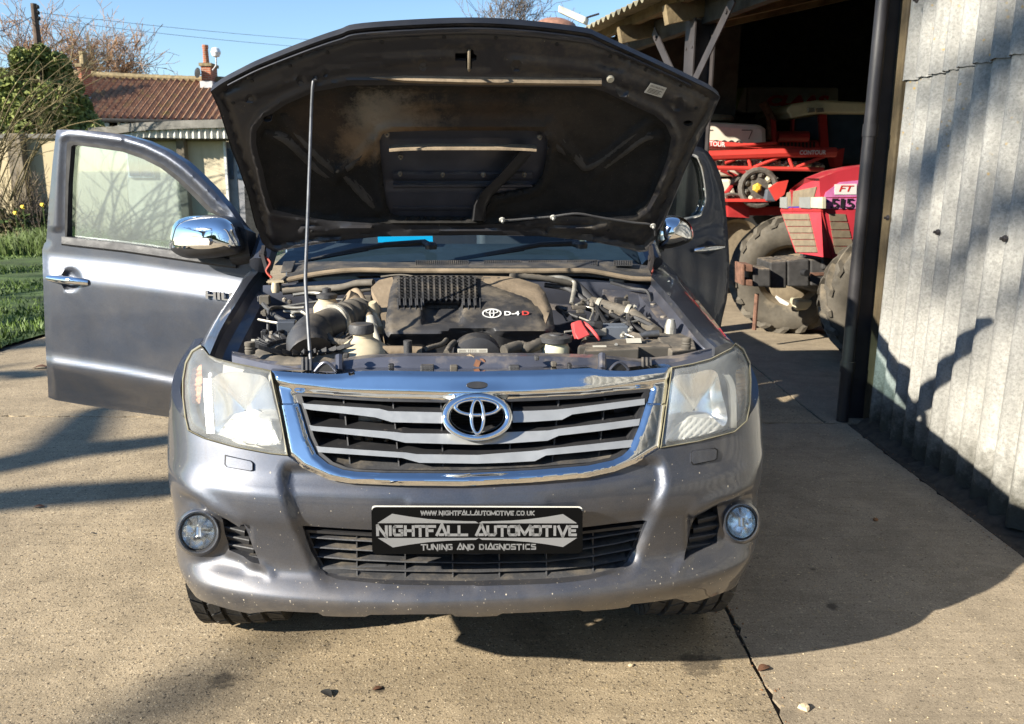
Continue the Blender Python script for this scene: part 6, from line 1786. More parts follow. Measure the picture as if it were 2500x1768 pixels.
b = MB(); ex = [(150, 585), (300, 602), (450, 624), (575, 642)]; b.grid([[door(x, y - 9, -.018) for x, y in ex], [door(x, y - 7, .012) for x, y in ex], [door(x, y, .016) for x, y in ex], [door(x, y + 10, .018) for x, y in ex], [door(x, y + 14, .004) for x, y in ex]]); b.build('belt_moulding', M['plastic_g'], doorL, smooth=30)
b = MB(); H_ = [(118, 679), (150, 683), (185, 686), (217, 690)]
b.tube(spl([door(x, y, .05 - .014 * abs(i - 1.5)) for i, (x, y) in enumerate(H_)], 5), [.012 + .006 * math.sin(math.pi * i / 15) for i in range(16)], 12); b.build('door_handle', M['chrome'], doorL, smooth=60)
b = MB(); text(b, 'HILUX', door(502, 729, door_relief(502, 729) + .012), (door(580, 737, .04) - door(502, 729, .04)).normalized(), EZ, .031, ext=dn_ * -.012, width=.215, bold=.03); b.build('door_badge', M['chrome'], doorL, smooth=0)
# A pillar lower quarter / front edge of the door and the gap shade behind it
# mirror on the door: chrome shell, dark foot, indicator
def mirror(parent, shell, foot, ind, F, nrm, depth, ind_name='indicator'):
    b = MB(); OL = dens(spl([Vector(p) for p in shell], 4, closed=True), 6)
    xs = [p.x for p in OL]; ys = [p.y for p in OL]
    cx, cy = sum(xs) / len(xs), sum(ys) / len(ys)
    rows = []
    for k in range(8):
        a = math.pi / 2 * k / 7
        sc, e = math.cos(a), math.sin(a)
        rows.append([F(cx + (p.x - cx) * max(sc, .02) ** .75, cy + (p.y - cy) * max(sc, .02) ** .75, depth[0] + depth[1] * e) for p in OL])
    b.grid(rows, closed=True); b.add(rows[-1], [tuple(range(len(OL)))])
    bk = [[p - nrm * .06 for p in rows[0]], [p - nrm * .06 + (F(cx, cy, depth[0]) - p) * .5 for p in rows[0]]]
    b.grid([rows[0]] + bk, 1, closed=True); b.add(bk[-1], [tuple(range(len(OL)))], 1)
    # lower quarter of the shell is body black
    yb = np.percentile(ys, 78)
    for i, f in enumerate(b.f):
        c = sum((Vector(b.v[j]) for j in f), Vector()) / len(f)
        if proj(c)[1] > np.interp(proj(c)[0], foot[2], foot[3]): b.m[i] = 1
    b.add([F(x, y, depth[0] - .02) for x, y in foot[0]] + [F(x, y, .0) for x, y in foot[1]], [(0, 1, 5, 4), (1, 2, 6, 5), (2, 3, 7, 6), (3, 0, 4, 7), (0, 3, 2, 1), (4, 5, 6, 7)], 1)
    mo = b.build('door_mirror', [M['chrome'], M['plastic']], parent, smooth=60)
    return mo
mirror(doorL, [(412, 598), (416, 570), (424, 548), (444, 533), (482, 527), (538, 530), (566, 545), (580, 572), (590, 602), (583, 618), (548, 626), (510, 631), (455, 630), (424, 616)],
       ([(560, 545), (600, 560), (610, 625), (560, 632)], [(590, 545), (625, 570), (628, 640), (570, 650)], [400, 450, 600], [606, 606, 600]), None, door, dn_, (.10, .085))
b = MB(); I_ = [(425, 582), (440, 580), (508, 583), (512, 590), (510, 599), (440, 600), (426, 598)]
patch(b, dens(I_, 6), lambda x, y: door(x, y, .185 + .012 * math.sin(min(1, max(0, (x - 420) / 60)) * 1.5)), 6, back=lambda p, x, y: p - dn_ * .03)
b.build('mirror_indicator', [mat('clear indicator lens', (.55, .5, .44), .2, var=.3, vs=60)], doorL, smooth=30)

# ---- rear passenger door, ajar on the right, and the front passenger mirror
EH, ER = Vector((.53, 4.45, 0)), Vector((1.26, 4.78, 0))
en_ = (ER - EH).cross(EZ).normalized()
if en_.y > 0: en_ = -en_
def rdoor(px, py, off=0.): return on_plane(px, py, EH + en_ * off, en_)
DO2 = [(1560, 345), (1640, 350), (1693, 356), (1712, 360), (1730, 372), (1746, 396), (1758, 425), (1768, 460), (1773, 520), (1778, 580), (1781, 640), (1780, 690), (1774, 735), (1763, 780), (1755, 830), (1745, 880), (1540, 900), (1500, 600), (1520, 400)]
WIN2 = [(1540, 392), (1640, 378), (1693, 380), (1706, 396), (1714, 420), (1720, 460), (1721, 490), (1714, 514), (1700, 528), (1620, 545), (1530, 550)]
def rrel(x, y):
    d, _, _ = pld(x, y, WIN2 + [WIN2[0]])
    o = .014 * math.exp(-((d - 18) / 10) ** 2)
    o += .035 * sst(540, 590, y) + .02 * math.sin(max(0, min(1, (y - 560) / 320)) * math.pi)
    q = math.hypot((x - 1727) / 20, (y - 604) / 21); o -= .02 * (1 - sst(.6, 1, q))
    d, _, _ = pld(x, y, DO2[1:16]); o -= .018 * (1 - sst(0, 12, d))
    return o
b = MB(); patch(b, dens(DO2, 11), lambda x, y: rdoor(x, y, rrel(x, y)), 11, holes=[dens(WIN2, 10)], back=lambda p, x, y: p - en_ * .06, mib=0); doorR = b.build('rear_door', M['paint'], root, smooth=50)
b = MB(); patch(b, dens(WIN2, 14), lambda x, y: rdoor(x, y, -.01), 40, back=lambda p, x, y: p - en_ * .004, mib=0); b.build('window_glass', M['glass_d'], doorR, smooth=0)
WS2 = [(x + (1 if x > 1600 else 0), y) for x, y in WIN2]
b = MB(); P_ = [rdoor(x, y, .012) for x, y in spl([Vector(q) for q in WIN2[1:10]], 4)]; b.tube(P_, .009, 8); b.build('window_trim', M['chrome'], doorR)
b = MB(); b.tube(spl([rdoor(x, y, .075 - .012 * abs(i - 1.5)) for i, (x, y) in enumerate([(1694, 612), (1715, 610), (1742, 606), (1766, 603)])], 5), [.012 + .006 * math.sin(math.pi * i / 15) for i in range(16)], 12); b.build('door_handle', M['chrome'], doorR, smooth=60)
# closed front passenger door (edge-on beside the bonnet)
b = MB(); b.grid([[C(.80 + .03 * math.sin(min(1, (z - .5) / .65) * math.pi), v, z) for z in (.52, .65, .8, .95, 1.1, 1.16)] for v in (1.42, 1.6, 2.0, 2.45)]); b.grid([[C(.74, v, z) for z in (.52, 1.16)] for v in (1.42, 2.45)])
doorP = b.build('front_door', M['paint'], root, smooth=50)
b = MB(); b.add([C(.775, 1.55, 1.17), C(.775, 2.45, 1.17), C(.66, 2.4, 1.66), C(.66, 1.95, 1.64)], [(0, 1, 2, 3)]); b.build('window_glass', M['glass_d'], doorP, smooth=0)
mp_ = C(.95, 1.62, 0); mn_ = -EV
def mface(px, py, off=0.): return on_plane(px, py, mp_ + mn_ * off, mn_)
mirror(doorP, [(1603, 578), (1612, 548), (1626, 531), (1660, 529), (1682, 543), (1692, 566), (1690, 585), (1672, 596), (1637, 606), (1609, 605)],
       ([(1600, 560), (1618, 560), (1622, 612), (1598, 612)], [(1580, 575), (1600, 575), (1600, 625), (1580, 620)], [1600, 1640, 1700], [602, 596, 580]), None, mface, mn_, (.02, .10))
b = MB(); I_ = [(1668, 565), (1688, 561), (1691, 572), (1688, 579), (1668, 583)]
patch(b, dens(I_, 5), lambda x, y: mface(x, y, .088 - .03 * (x - 1665) / 26), 6, back=lambda p, x, y: p - mn_ * .02); b.build('mirror_indicator', mat('pale indicator lens', (.6, .58, .5), .25), doorP, smooth=30)

# ---- front wheels
def wheel(u, v, name='wheel'):
    c = C(u, v, .385); ax = EU * math.copysign(1, u)
    b = MB(); W_ = .135
    b.lathe([(.23, -W_), (.30, -W_ - .006), (.345, -W_ + .004), (.366, -W_ + .03), (.370, -.05), (.371, 0), (.370, .05), (.366, W_ - .03), (.345, W_ - .004), (.30, W_ + .006), (.23, W_)], c, ax, 48, caps=False)
    w = b.build('wheel', M['rubber'], root, smooth=50)
    t = MB(); n = 34
    s = ax.cross(EZ).normalized(); q = ax.cross(s)
    def tp(a, h, r): return c + ax * h + (s * math.cos(a) + q * math.sin(a)) * r
    for k in range(n):
        a0 = 2 * math.pi * k / n; da = 2 * math.pi / n
        for row, (h0, h1, sh, sl) in enumerate(((-.133, -.082, 0, .35), (-.072, -.024, .5, -.3), (-.014, .034, .2, .3), (.044, .084, .7, -.3), (.092, .133, .35, .35))):
            A0 = a0 + da * (sh + .07); A1 = a0 + da * (sh + .93)
            zig = da * sl
            r0 = .366 if row not in (0, 4) else .352
            r1 = .386 if row not in (0, 4) else .381
            g0, g1 = h0 + .003, h1 - .003
            pts = []
            for r_ in (r0, r1):
                pts += [tp(A0, g0, r_), tp(A1, g0, r_), tp(A1 + zig, g1, r_), tp(A0 + zig, g1, r_)]
            t.hexa(pts)
    t.build('tread', M['rubber'], w, smooth=0, kind='stuff')
    b = MB(); b.lathe([(.23, .10), (.225, .06), (.20, .05), (.09, .07), (.06, .1), (.02, .1)], c, ax, 32); b.build('rim', M['silver'], w, smooth=40)
wheel(-.735, .84); wheel(.70, .77)
for u in (-.765, .765):
    c = C(u, 3.98, .385); b = MB(); b.lathe([(.23, -.13), (.345, -.13), (.383, -.09), (.385, 0), (.383, .09), (.345, .13), (.23, .13)], c, EU * math.copysign(1, u), 36); b.build('wheel', M['rubber'], root, smooth=40)
# ------------------------------------------------------------------ engine bay
ZC = {}
M['cover'] = mat('dusty black engine cover', (.036, .036, .039), .5, var=.25, vs=10, dust=.6, dcol=(.20, .165, .12), dscale=9, bump=.1, bs=200)
M['tan'] = mat('plastic thick with tan dust', (.215, .165, .112), .9, var=.22, vs=10, bump=.2, bs=70)
M['opaque'] = mat('yellowed reservoir plastic', (.46, .39, .27), .45, var=.22, vs=12, dust=.15)
M['hose'] = mat('dusty rubber hose', (.10, .088, .072), .85, var=.35, vs=14, dust=.5)
M['alloy'] = mat('dull alloy', (.42, .40, .35), .5, metal=.6, var=.3, vs=25, dust=.3)
M['redcap'] = mat('faded red plastic', (.55, .07, .07), .6, var=.2, vs=16, dust=.2)
M['white_p'] = mat('white print', (.7, .7, .68), .5, var=.02)
M['red_p'] = mat('red print', (.45, .05, .04), .5, var=.02)
M['label'] = mat('paper label', (.40, .38, .32), .7, var=.1)
# engine cover: a height field over its outline
def ecz(x, y):
    # height of the moulding read down its face: top deck, bevel, front skirt
    cy = np.interp(y, [670, 690, 740, 790, 812, 830], [1.150, 1.148, 1.118, 1.085, 1.045, .985])
    return float(cy)
EC = [(960, 675), (1060, 672), (1160, 673), (1252, 675), (1314, 694), (1331, 713), (1348, 756), (1354, 800), (1345, 815), (1331, 819), (1224, 823), (1206, 817), (1187, 811), (1150, 809), (1105, 815), (1085, 823), (1065, 829), (945, 830), (938, 822), (943, 770), (950, 720)]
EV0 = [(670, .93), (700, .83), (740, .70), (780, .60), (800, .565), (815, .535), (830, .525)]
def ecv(x, y, off=0.):
    v = float(np.interp(y, [a for a, b in EV0], [b for a, b in EV0]))
    e = 0.
    d, _, _ = pld(x, y, EC + [EC[0]])
    v += .03 * (1 - sst(0, 12, d))
    q = rrect_d(x, y, 1031, 742, 1129, 793)
    if q < 5: v += .055 * (1 - sst(-7, 2, q))
    # raised deck with a sloping right edge
    D_ = [(1170, 690), (1205, 700), (1285, 728), (1318, 760), (1330, 800)]
    dd, sd, _ = pld(x, y, D_)
    v -= .012 * sst(-2, 9, -dd if sd < 0 else dd) * (1 if x > 1150 else 1) if False else 0
    yl = np.interp(x, [1170, 1205, 1285, 1318, 1330], [684, 700, 728, 760, 800]) if x > 1170 else 0
    if x > 1150: v += .02 * sst(-5, 5, yl - y) * sst(1160, 1180, x)
    v -= .012 * math.exp(-((y - 806) / 7) ** 2) * (1 - sst(6, 14, abs(d - 20)) * 0) * sst(6, 16, d)
    return cv(x, y, v + off)
b = MB(); patch(b, dens(EC, 9), lambda x, y: ecv(x, y), 8, back=lambda p, x, y: p - EZ * .05 + EV * .03)
ecov = b.build('engine_cover', M['cover'], root, smooth=50)
# intercooler grid: rows of fins and the toothed front edge
def deckp(x, y, h): return ecv(x, y) + (EZ * .8 - EV * .6) * h
b = MB()
for j in range(14):
    x = 974 + j * 14.2
    P_ = [deckp(x + (y - 680) * .03, y, .012) for y in range(680, 757, 12)]
    w = EU * .0028
    lo = [p - (EZ * .8 - EV * .6) * .02 for p in P_]
    b.grid([[p - w for p in lo], [p - w for p in P_], [p + w for p in P_], [p + w for p in lo]])
for k in range(15):
    y = 679 + k * 3.9
    P_ = [deckp(x + (y - 680) * .03 + (3 if k % 2 else -3), y + (1.6 if i % 2 else 0), .0115) for i, x in enumerate(range(972, 1168, 7))]
    lo = [p - (EZ * .8 - EV * .6) * .008 for p in P_]
    b.grid([lo, P_, [p - EV * .003 for p in P_], [p - EV * .003 - (EZ * .8 - EV * .6) * .008 for p in P_]])
b.build('intercooler_grid', M['plastic_g'], ecov, smooth=0, kind='stuff')
b = MB(); q = [(971, 678), (1166, 678), (1172, 738), (969, 738)]; b.add([deckp(x, y, .0015) for x, y in q], [(0, 1, 2, 3)]); b.build('intercooler_core', M['black'], ecov, smooth=0)
b = MB()
for j in range(15):
    x = 970 + j * 14.3
    if 1036 < x < 1126: 
        continue
    a, c, d = deckp(x, 736, .016), deckp(x + 1, 757, .0), deckp(x - .5, 738, -.012)
    b.prism([a, c, d], EU * .003)
b.build('grid_teeth', M['plastic_g'], ecov, smooth=0, kind='stuff')
b = MB(); text(b, 'D-4', ecv(1232, 770, -.004), EU, (EZ * .8 + EV * .6), .0145, width=.046, bold=.02, ext=(EV * .002 - EZ * .002)); b.build('cover_lettering', M['white_p'], ecov, smooth=0)
b = MB(); text(b, 'D', ecv(1275, 769.5, -.004), EU, (EZ * .8 + EV * .6), .0145, width=.022, bold=.02, ext=(EV * .002 - EZ * .002)); b.build('cover_lettering', M['red_p'], ecov, smooth=0)
def ering2(b, cx, cy, rx, ry, w, h, n=32):
    rows = [[ecv(cx + (rx + q * w / 2) * math.cos(2 * math.pi * j / n), cy + (ry + q * w * .35) * math.sin(2 * math.pi * j / n), -.003 - hh) for j in range(n)] for q, hh in ((-1, -.004), (-.7, h), (.7, h), (1, -.004))]
    b.grid(rows, closed=True)
b = MB(); ering2(b, 1201, 765, 22, 10.5, 4, .003); ering2(b, 1201, 760.5, 14.5, 4.4, 3, .004); ering2(b, 1201, 765, 5, 9, 3, .005); b.build('cover_emblem', M['white_p'], ecov, smooth=40)
# tan dust-laden intake trunks either side of the cover
b = MB(); L = [(925, 684), (958, 676), (962, 690), (950, 740), (938, 815), (932, 780), (922, 735), (909, 712), (906, 702)]
patch(b, dens(L, 7), lambda x, y: cv(x, y, float(np.interp(y, [676, 720, 815], [.93, .80, .56]))), 8, back=lambda p, x, y: p - EZ * .06); b.build('intake_trunk', M['tan'], root, smooth=50)
b = MB(); L = [(1180, 674), (1252, 676), (1313, 695), (1329, 714), (1345, 752), (1332, 790), (1322, 760), (1287, 727), (1206, 699), (1172, 684)]
patch(b, dens(L, 7), lambda x, y: ecv(x, y, -.003), 8, back=lambda p, x, y: p - EZ * .01); b.build('dusted_lobe', M['tan'], ecov, smooth=60)
b = MB(); b.lathe([(.014, -.05), (.017, -.02), (.017, .02), (.012, .035)], cv(916, 762, .70), (EZ * .9 - EV * .3 + EU * -.2), 14); b.tube(spl([cv(912, 770, .69), cv(922, 790, .66), cv(930, 806, .62)], 4), .014, 10); b.build('vacuum_pump', M['opaque'], root)
# everything dark under the engine: block, fan shroud
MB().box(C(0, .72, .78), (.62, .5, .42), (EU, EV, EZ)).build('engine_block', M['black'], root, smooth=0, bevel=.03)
b = MB(); b.hexa([C(-.6, .36, .55), C(.6, .36, .55), C(.6, .46, .55), C(-.6, .46, .55), C(-.6, .36, .975), C(.6, .36, .975), C(.6, .46, .94), C(-.6, .46, .94)]); b.build('fan_shroud', M['plastic_g'], root, smooth=0, bevel=.01)
rnd = random.Random(21)
# slam panel across the front, following the plan of the nose
def ps(px, py, dv):
    def F(p):
        u, v, z = toC(p); return v - dv - .8 * planx(min(.85, abs(u)))
    return cast(px, py, F, 1.7, 3.2)
SP = [(566, 857), (640, 872), (720, 878), (800, 878), (900, 866), (1000, 862), (1165, 862), (1330, 862), (1460, 866), (1560, 876), (1660, 866), (1738, 848)]
b = MB()
A = [ps(x, y, .30) for x, y in SP]; B_ = [ps(x, y + 8, .25) for x, y in SP]; D_ = [ps(x, y + 20, .237) for x, y in SP]
low = [(x, np.interp(x, [566, 640, 700, 760, 830, 1165, 1450, 1540, 1600, 1738], [872, 890, 903, 911, 912, 906, 906, 910, 902, 866])) for x, y in SP]
E_ = [ps(x, y - 4, .21) for x, y in low]; F_ = [ps(x, y + 4, .20) - EZ * .01 for x, y in low]
b.grid([[p - EZ * .05 for p in A], A, B_, D_, E_, F_]); b.build('slam_panel', M['paint_in'], root, smooth=35)
for x0 in (735, 1566):
    b = MB(); pts = [[ps(x0 + k * 5, y, v - (.008 if k % 2 else 0)) for k in range(6)] for y, v in ((872, .27), (884, .235), (904, .20))]; b.grid(pts); b.build('ribbed_stay', M['plastic_g'], root, smooth=20)
for cx in (795, 1512):
    b = MB(); P_ = [ps(cx - 26 + 52 * k / 12, 907 - 22 * math.sin(math.pi * k / 12), .195) for k in range(13)]; b.add(P_, [tuple(range(13))]); b.build('panel_hole', M['black'], root, smooth=0)
    b = MB(); b.tube(P_, .004, 6); b.build('hole_rim', M['paint_in'], root)
for x, y in ((828, 884), (1470, 880)):
    b = MB(); b.tube([cv(x, y - 14, .26), cv(x, y + 22, .225)], .011, 8); b.build('panel_strut', M['paint_in'], root)
# latch with its bracket, bonnet rubber stops, clips
b = MB(); b.beam(cv(1145, 898, .235), cv(1145, 868, .26), .012, .006, up=EV); b.beam(cv(1145, 868, .26), cv(1157, 876, .25), .006, .012); b.build('bonnet_latch', M['tan'], root, smooth=0)
b = MB(); b.beam(cv(1162, 896, .22), cv(1168, 880, .23), .004, .014, up=EU); b.tube(spl([cv(1166, 878, .25), cv(1180, 880, .24), cv(1186, 892, .235)], 4), .004, 6); b.build('latch_spring', mat('rusty steel', (.16, .07, .035), .8, var=.4, vs=40), root, smooth=0)
for x, y in ((611, 850), (1675, 838)):
    b = MB(); p = cv(x, y + 14, .32); b.lathe([(.013, 0), (.014, .01), (.012, .013), (.014, .016), (.012, .02), (.014, .024), (.013, .032), (.006, .033)], p, EZ, 14); b.build('bump_stop', M['hose'], root)
for x, y, w in ((955, 894, .014), (1310, 874, .012), (1352, 889, .014), (1043, 896, .035), (1108, 897, .02), (1255, 897, .028), (845, 868, .014), (1390, 892, .01)):
    b = MB(); b.box(cv(x, y, .215), (w, .02, .012), (EU, EV, EZ)); b.build('panel_clip', rnd.choice([M['plastic'], M['plastic_g'], M['hose']]), root, smooth=0, bevel=.003)
# air box ring with saw-tooth rim, intake dome, meter and ribbed duct
b = MB(); c0 = cv(748, 850, .43); n = 40
b.lathe([(.15, -.05), (.15, .0), (.13, .012), (.085, .014), (.08, 0)], c0 - EZ * .012, EZ, n)
b.build('air_box', M['hose'], root, smooth=40)
b = MB()
for k in range(30):
    a = 2 * math.pi * k / 30; d = EU * math.cos(a) + EV * math.sin(a); s_ = EU * -math.sin(a) + EV * math.cos(a)
    p = c0 + d * .105; b.prism([p - s_ * .010, p + s_ * .010, p + d * .035 + EZ * .016, ], EZ * .012)
b.build('air_box_teeth', M['plastic_g'], root, smooth=0, kind='stuff')
b = MB(); P_ = [cv(757, 862, .43), cv(752, 846, .45), cv(754, 828, .48), cv(768, 812, .52), cv(790, 800, .56), cv(815, 790, .60)]
b.tube(spl(P_, 5), [.062] * 3 + [.060] * 6 + [.056] * 8 + [.050] * 9, 22); b.build('intake_dome', M['cover'], root, smooth=60)
b = MB(); P_ = spl([cv(812, 786, .60), cv(835, 778, .64), cv(862, 768, .68), (cv(880, 765, .72))], 10)
b.tube(P_, [.044 + (.005 if (i // 3) % 2 == 0 else 0) for i in range(len(P_))], 24); b.build('ribbed_duct', M['hose'], root, smooth=40)
for t in (.0, .04, .08):
    c = cv(815 + t * 60, 785 - t * 10, .60 + t * .05); MB().lathe([(.048, -.004), (.053, -.004), (.053, .004), (.048, .004)], c, (cv(835, 778, .64) - cv(812, 786, .60)), 26).build('duct_clamp', M['alloy'], root)
b = MB(); b.tube(spl([cv(838, 742, .80), cv(856, 752, .80), cv(872, 770, .76)], 6), .05, 18); b.build('turbo_pipe', M['tan'], root, smooth=60)
b = MB(); b.box(cv(782, 782, .55), (.05, .03, .022), (EU, EV, EZ)); b.box(cv(795, 776, .56), (.028, .02, .018), (EU, EV, EZ)); b.build('air_flow_meter', M['plastic'], root, smooth=0, bevel=.003)
b = MB(); P_ = spl([cv(800, 786, .53), cv(797, 810, .5), cv(808, 830, .46), cv(835, 836, .44), cv(868, 836, .43)], 8); b.tube(P_, [.0095 + (.0015 if i % 2 else 0) for i in range(len(P_))], 8); b.build('wiring_conduit', M['hose'], root, smooth=30)
# reservoirs
def bottle(parts, name, mats, cap):
    b = MB(); b.lathe(parts[0], parts[1], EZ, 24); o = b.build(name, mats, root, smooth=40)
    b = MB(); b.lathe(cap[0], cap[1], EZ, 24); b.build('cap', M['plastic_g'], o, smooth=30); return o
p = cv(800, 772, .80)
o = bottle(([(.03, -.03), (.042, -.02), (.044, .03), (.034, .045), (.028, .05), (.028, .06)], p), 'brake_reservoir', M['opaque'], ([(.030, .058), (.033, .06), (.033, .072), (.020, .076), (.014, .078), (.014, .09), (.005, .093)], p))
b = MB(); b.box(p + EU * .035 - EZ * .0, (.06, .06, .045), (EU, EV, EZ)); b.build('reservoir_chamber', M['opaque'], o, bevel=.012, bseg=3)
p = cv(888, 866, .42)
o = bottle(([(.075, -.06), (.078, 0), (.068, .022), (.045, .038), (.032, .046), (.028, .05), (.028, .066)], p), 'coolant_bottle', M['opaque'], ([(.033, .062), (.035, .064), (.035, .082), (.032, .088), (.005, .089)], p + EU * -.004))
p = cv(1356, 856, .45)
o = bottle(([(.036, -.06), (.040, -.04), (.041, .01), (.034, .022), (.03, .026), (.03, .03)], p), 'steering_fluid_bottle', mat('greenish reservoir plastic', (.55, .53, .38), .45, var=.2, vs=12), ([(.042, .026), (.047, .028), (.047, .042), (.038, .046), (.02, .046), (.018, .05), (.004, .05)], p))
# hoses, pipes and looms
def hose_(pts, r, m='hose', name='hose', n=10, rib=0):
    P_ = spl([cv(*q) for q in pts], 6)
    b = MB(); b.tube(P_, [r + (rib if i % 2 else 0) for i in range(len(P_))], n); return b.build(name, M[m], root, smooth=60)
hose_([(862, 716, .86), (872, 714, .84), (886, 737, .78), (898, 765, .68), (904, 785, .62)], .0135, 'tan', 'coolant_hose', 14)
hose_([(904, 780, .63), (909, 800, .58)], .0165, 'label', 'hose_joint', 14)
hose_([(909, 800, .58), (918, 825, .52), (926, 852, .46)], .012, 'label', 'alloy_pipe', 10)
hose_([(672, 700, 1.1), (720, 712, 1.08), (790, 716, 1.06), (850, 710, 1.02), (908, 703, .98)], .011, 'hose', 'wiring_conduit', 8, .001)
hose_([(690, 712, 1.05), (760, 706, 1.05), (830, 702, 1.0), (870, 692, .98), (912, 690, .95)], .012, 'hose', 'heater_hose', 10)
hose_([(685, 704, 1.1), (684, 690, 1.12), (700, 676, 1.14)], .006, 'plastic_g', 'thin_hose', 6)
hose_([(690, 749, .85), (720, 752, .85), (742, 751, .85)], .005, 'alloy', 'brake_pipe', 6); hose_([(692, 760, .85), (720, 762, .85), (740, 763, .85), (760, 780, .8)], .005, 'alloy', 'brake_pipe', 6); hose_([(655, 830, .7), (655, 770, .75), (662, 752, .8), (690, 751, .85)], .005, 'plastic_g', 'brake_pipe', 6)
hose_([(1245, 675, .96), (1290, 676, .97), (1340, 682, .98), (1395, 694, 1.0)], .010, 'hose', 'wiring_conduit', 8, .0014)
hose_([(1320, 680, 1.0), (1370, 678, 1.0), (1400, 688, 1.0), (1402, 705, .96), (1395, 742, .9)], .008, 'alloy', 'heater_hose', 8)
hose_([(1330, 696, 1.0), (1380, 704, 1.0), (1410, 720, .95), (1440, 745, .9)], .009, 'plastic_g', 'heater_hose', 8)
hose_([(1400, 692, 1.02), (1424, 716, .98), (1446, 738, .93), (1460, 746, .9)], .018, 'plastic_g', 'air_con_hose', 12)
hose_([(1444, 738, .92), (1480, 748, .88), (1510, 756, .84), (1545, 768, .78), (1580, 795, .7), (1602, 812, .62)], .020, 'hose', 'air_con_hose', 14)
for x, y, v in ((1462, 748, .9), (1534, 764, .8)): MB().lathe([(.029, -.007), (.03, .0), (.029, .007)], cv(x, y, v), (EU - EZ * .2 - EV * .6), 16).build('hose_clamp', M['label'], root)
hose_([(1432, 752, .88), (1480, 765, .84), (1530, 782, .78), (1570, 806, .7)], .010, 'hose', 'fuel_hose', 8)
hose_([(1560, 822, .55), (1580, 816, .55), (1608, 814, .55)], .011, 'rod', 'fuel_hose', 8)
hose_([(1090, 862, .36), (1100, 845, .42), (1110, 836, .45)], .009, 'hose', 'hose', 8); hose_([(1040, 852, .38), (1060, 846, .4), (1080, 840, .42), (1090, 830, .46)], .007, 'hose', 'hose', 8, .0012)
hose_([(1230, 858, .38), (1250, 850, .4), (1270, 846, .42), (1290, 850, .42), (1320, 838, .45)], .016, 'hose', 'radiator_hose', 12, .0016)
hose_([(935, 858, .40), (990, 858, .40), (1030, 860, .40)], .016, 'tan', 'radiator_hose', 12)
hose_([(1490, 690, 1.1), (1540, 704, 1.08), (1580, 712, 1.02), (1590, 745, .95)], .006, 'plastic_g', 'cable', 6)
b = MB(); b.lathe([(.012, 0), (.012, .035), (.008, .036)], cv(996, 862, .36), EZ, 12); b.build('filler_neck', M['plastic_g'], root)
# fan housing dome and paper label
b = MB(); c = cv(1165, 868, .44)
rows = [[c + (EU * math.cos(a * math.pi / 16) * .070 + EZ * math.sin(a * math.pi / 16) * .058) * k + EV * e for a in range(17)] for k, e in ((1.0, .05), (1.0, 0), (.93, -.012), (.5, -.02), (.05, -.02))]
b.grid(rows); b.build('fan_cover', M['cover'], root, smooth=40)
q = [cv(1117, 861, .31), cv(1190, 861, .31), cv(1190, 852, .325), cv(1117, 852, .325)]; b = MB(); b.prism(q, EV * .003)
lab = b.build('spec_label', M['label'], root, smooth=0)
b = MB()
xd_ = q[1] - q[0]; yd_ = q[3] - q[0]
for k in range(5):
    a = q[0] + xd_ * (.36 + .06 * k) + yd_ * .15 - EV * .001; b.add([a, a + xd_ * .02, a + xd_ * .02 + yd_ * .7, a + yd_ * .7], [(0, 1, 2, 3)])
for x0, x1 in ((.04, .28), (.72, .96)):
    for k in range(3):
        a = q[0] + xd_ * x0 + yd_ * (.2 + .22 * k) - EV * .001; b.add([a, a + xd_ * (x1 - x0), a + xd_ * (x1 - x0) + yd_ * .1, a + yd_ * .1], [(0, 1, 2, 3)])
b.build('label_print', M['hose'], lab, smooth=0, recalc=False)
MB().lathe([(.010, -.01), (.012, 0), (.006, .004)], cv(1194, 829, .5), -EV, 12).build('brass_plug', mat('brass plug', (.5, .4, .2), .4, metal=.7), root)
# battery with red terminal cover, fuse box, strap
M['battery'] = mat('dusty battery', (.06, .054, .046), .8, var=.35, vs=9, dust=.6, dscale=9)
bt = [cv(1410, 846, .40), cv(1640, 846, .40), cv(1625, 826, .57), cv(1420, 828, .57)]
b = MB(); b.prism(bt, EZ * -.12); b.build('battery', M['battery'], root, smooth=0, bevel=.006)
b = MB(); b.prism([cv(1425, 858, .36), cv(1560, 852, .36), cv(1560, 846, .40), cv(1430, 847, .40)], EZ * -.03); b.build('battery_case_front', M['battery'], root, smooth=0, bevel=.003)
b = MB(); r_ = [cv(1399, 789, .52), cv(1420, 781, .54), cv(1427, 795, .52), (cv(1443, 818, .48)), cv(1410, 831, .46), cv(1404, 812, .48)]
b.prism(r_, EV * .05 - EZ * .01); b.build('terminal_cover', M['redcap'], root, smooth=20, bevel=.005)
hose_([(1425, 788, .55), (1440, 800, .52), (1455, 818, .5), (1462, 830, .5)], .005, 'redcap', 'red_cable', 6)
b = MB(); b.box(cv(1497, 812, .60), (.085, .06, .05), (EU, EV, EZ)); b.build('fuse_box', mat('blue grey plastic', (.10, .115, .14), .6, dust=.3), root, smooth=0, bevel=.005)
for k in range(4):
    MB().box(cv(1440 + k * 9, 795 + (k % 2) * 14, .58), (.03, .03, .025), (EU, EV, EZ)).build('connector', rnd.choice([M['plastic'], M['plastic_g'], M['alloy']]), root, smooth=0, bevel=.003)
b = MB(); P_ = [(1530, 816), (1545, 820), (1560, 838), (1585, 850), (1605, 858)]
b.grid([[cv(x, y, .5 - .02 * i) for i, (x, y) in enumerate(P_)], [cv(x + 14, y - 3, .51 - .02 * i) + EZ * .004 for i, (x, y) in enumerate(P_)]]); b.build('heat_shield_strap', M['hose'], root, smooth=60)
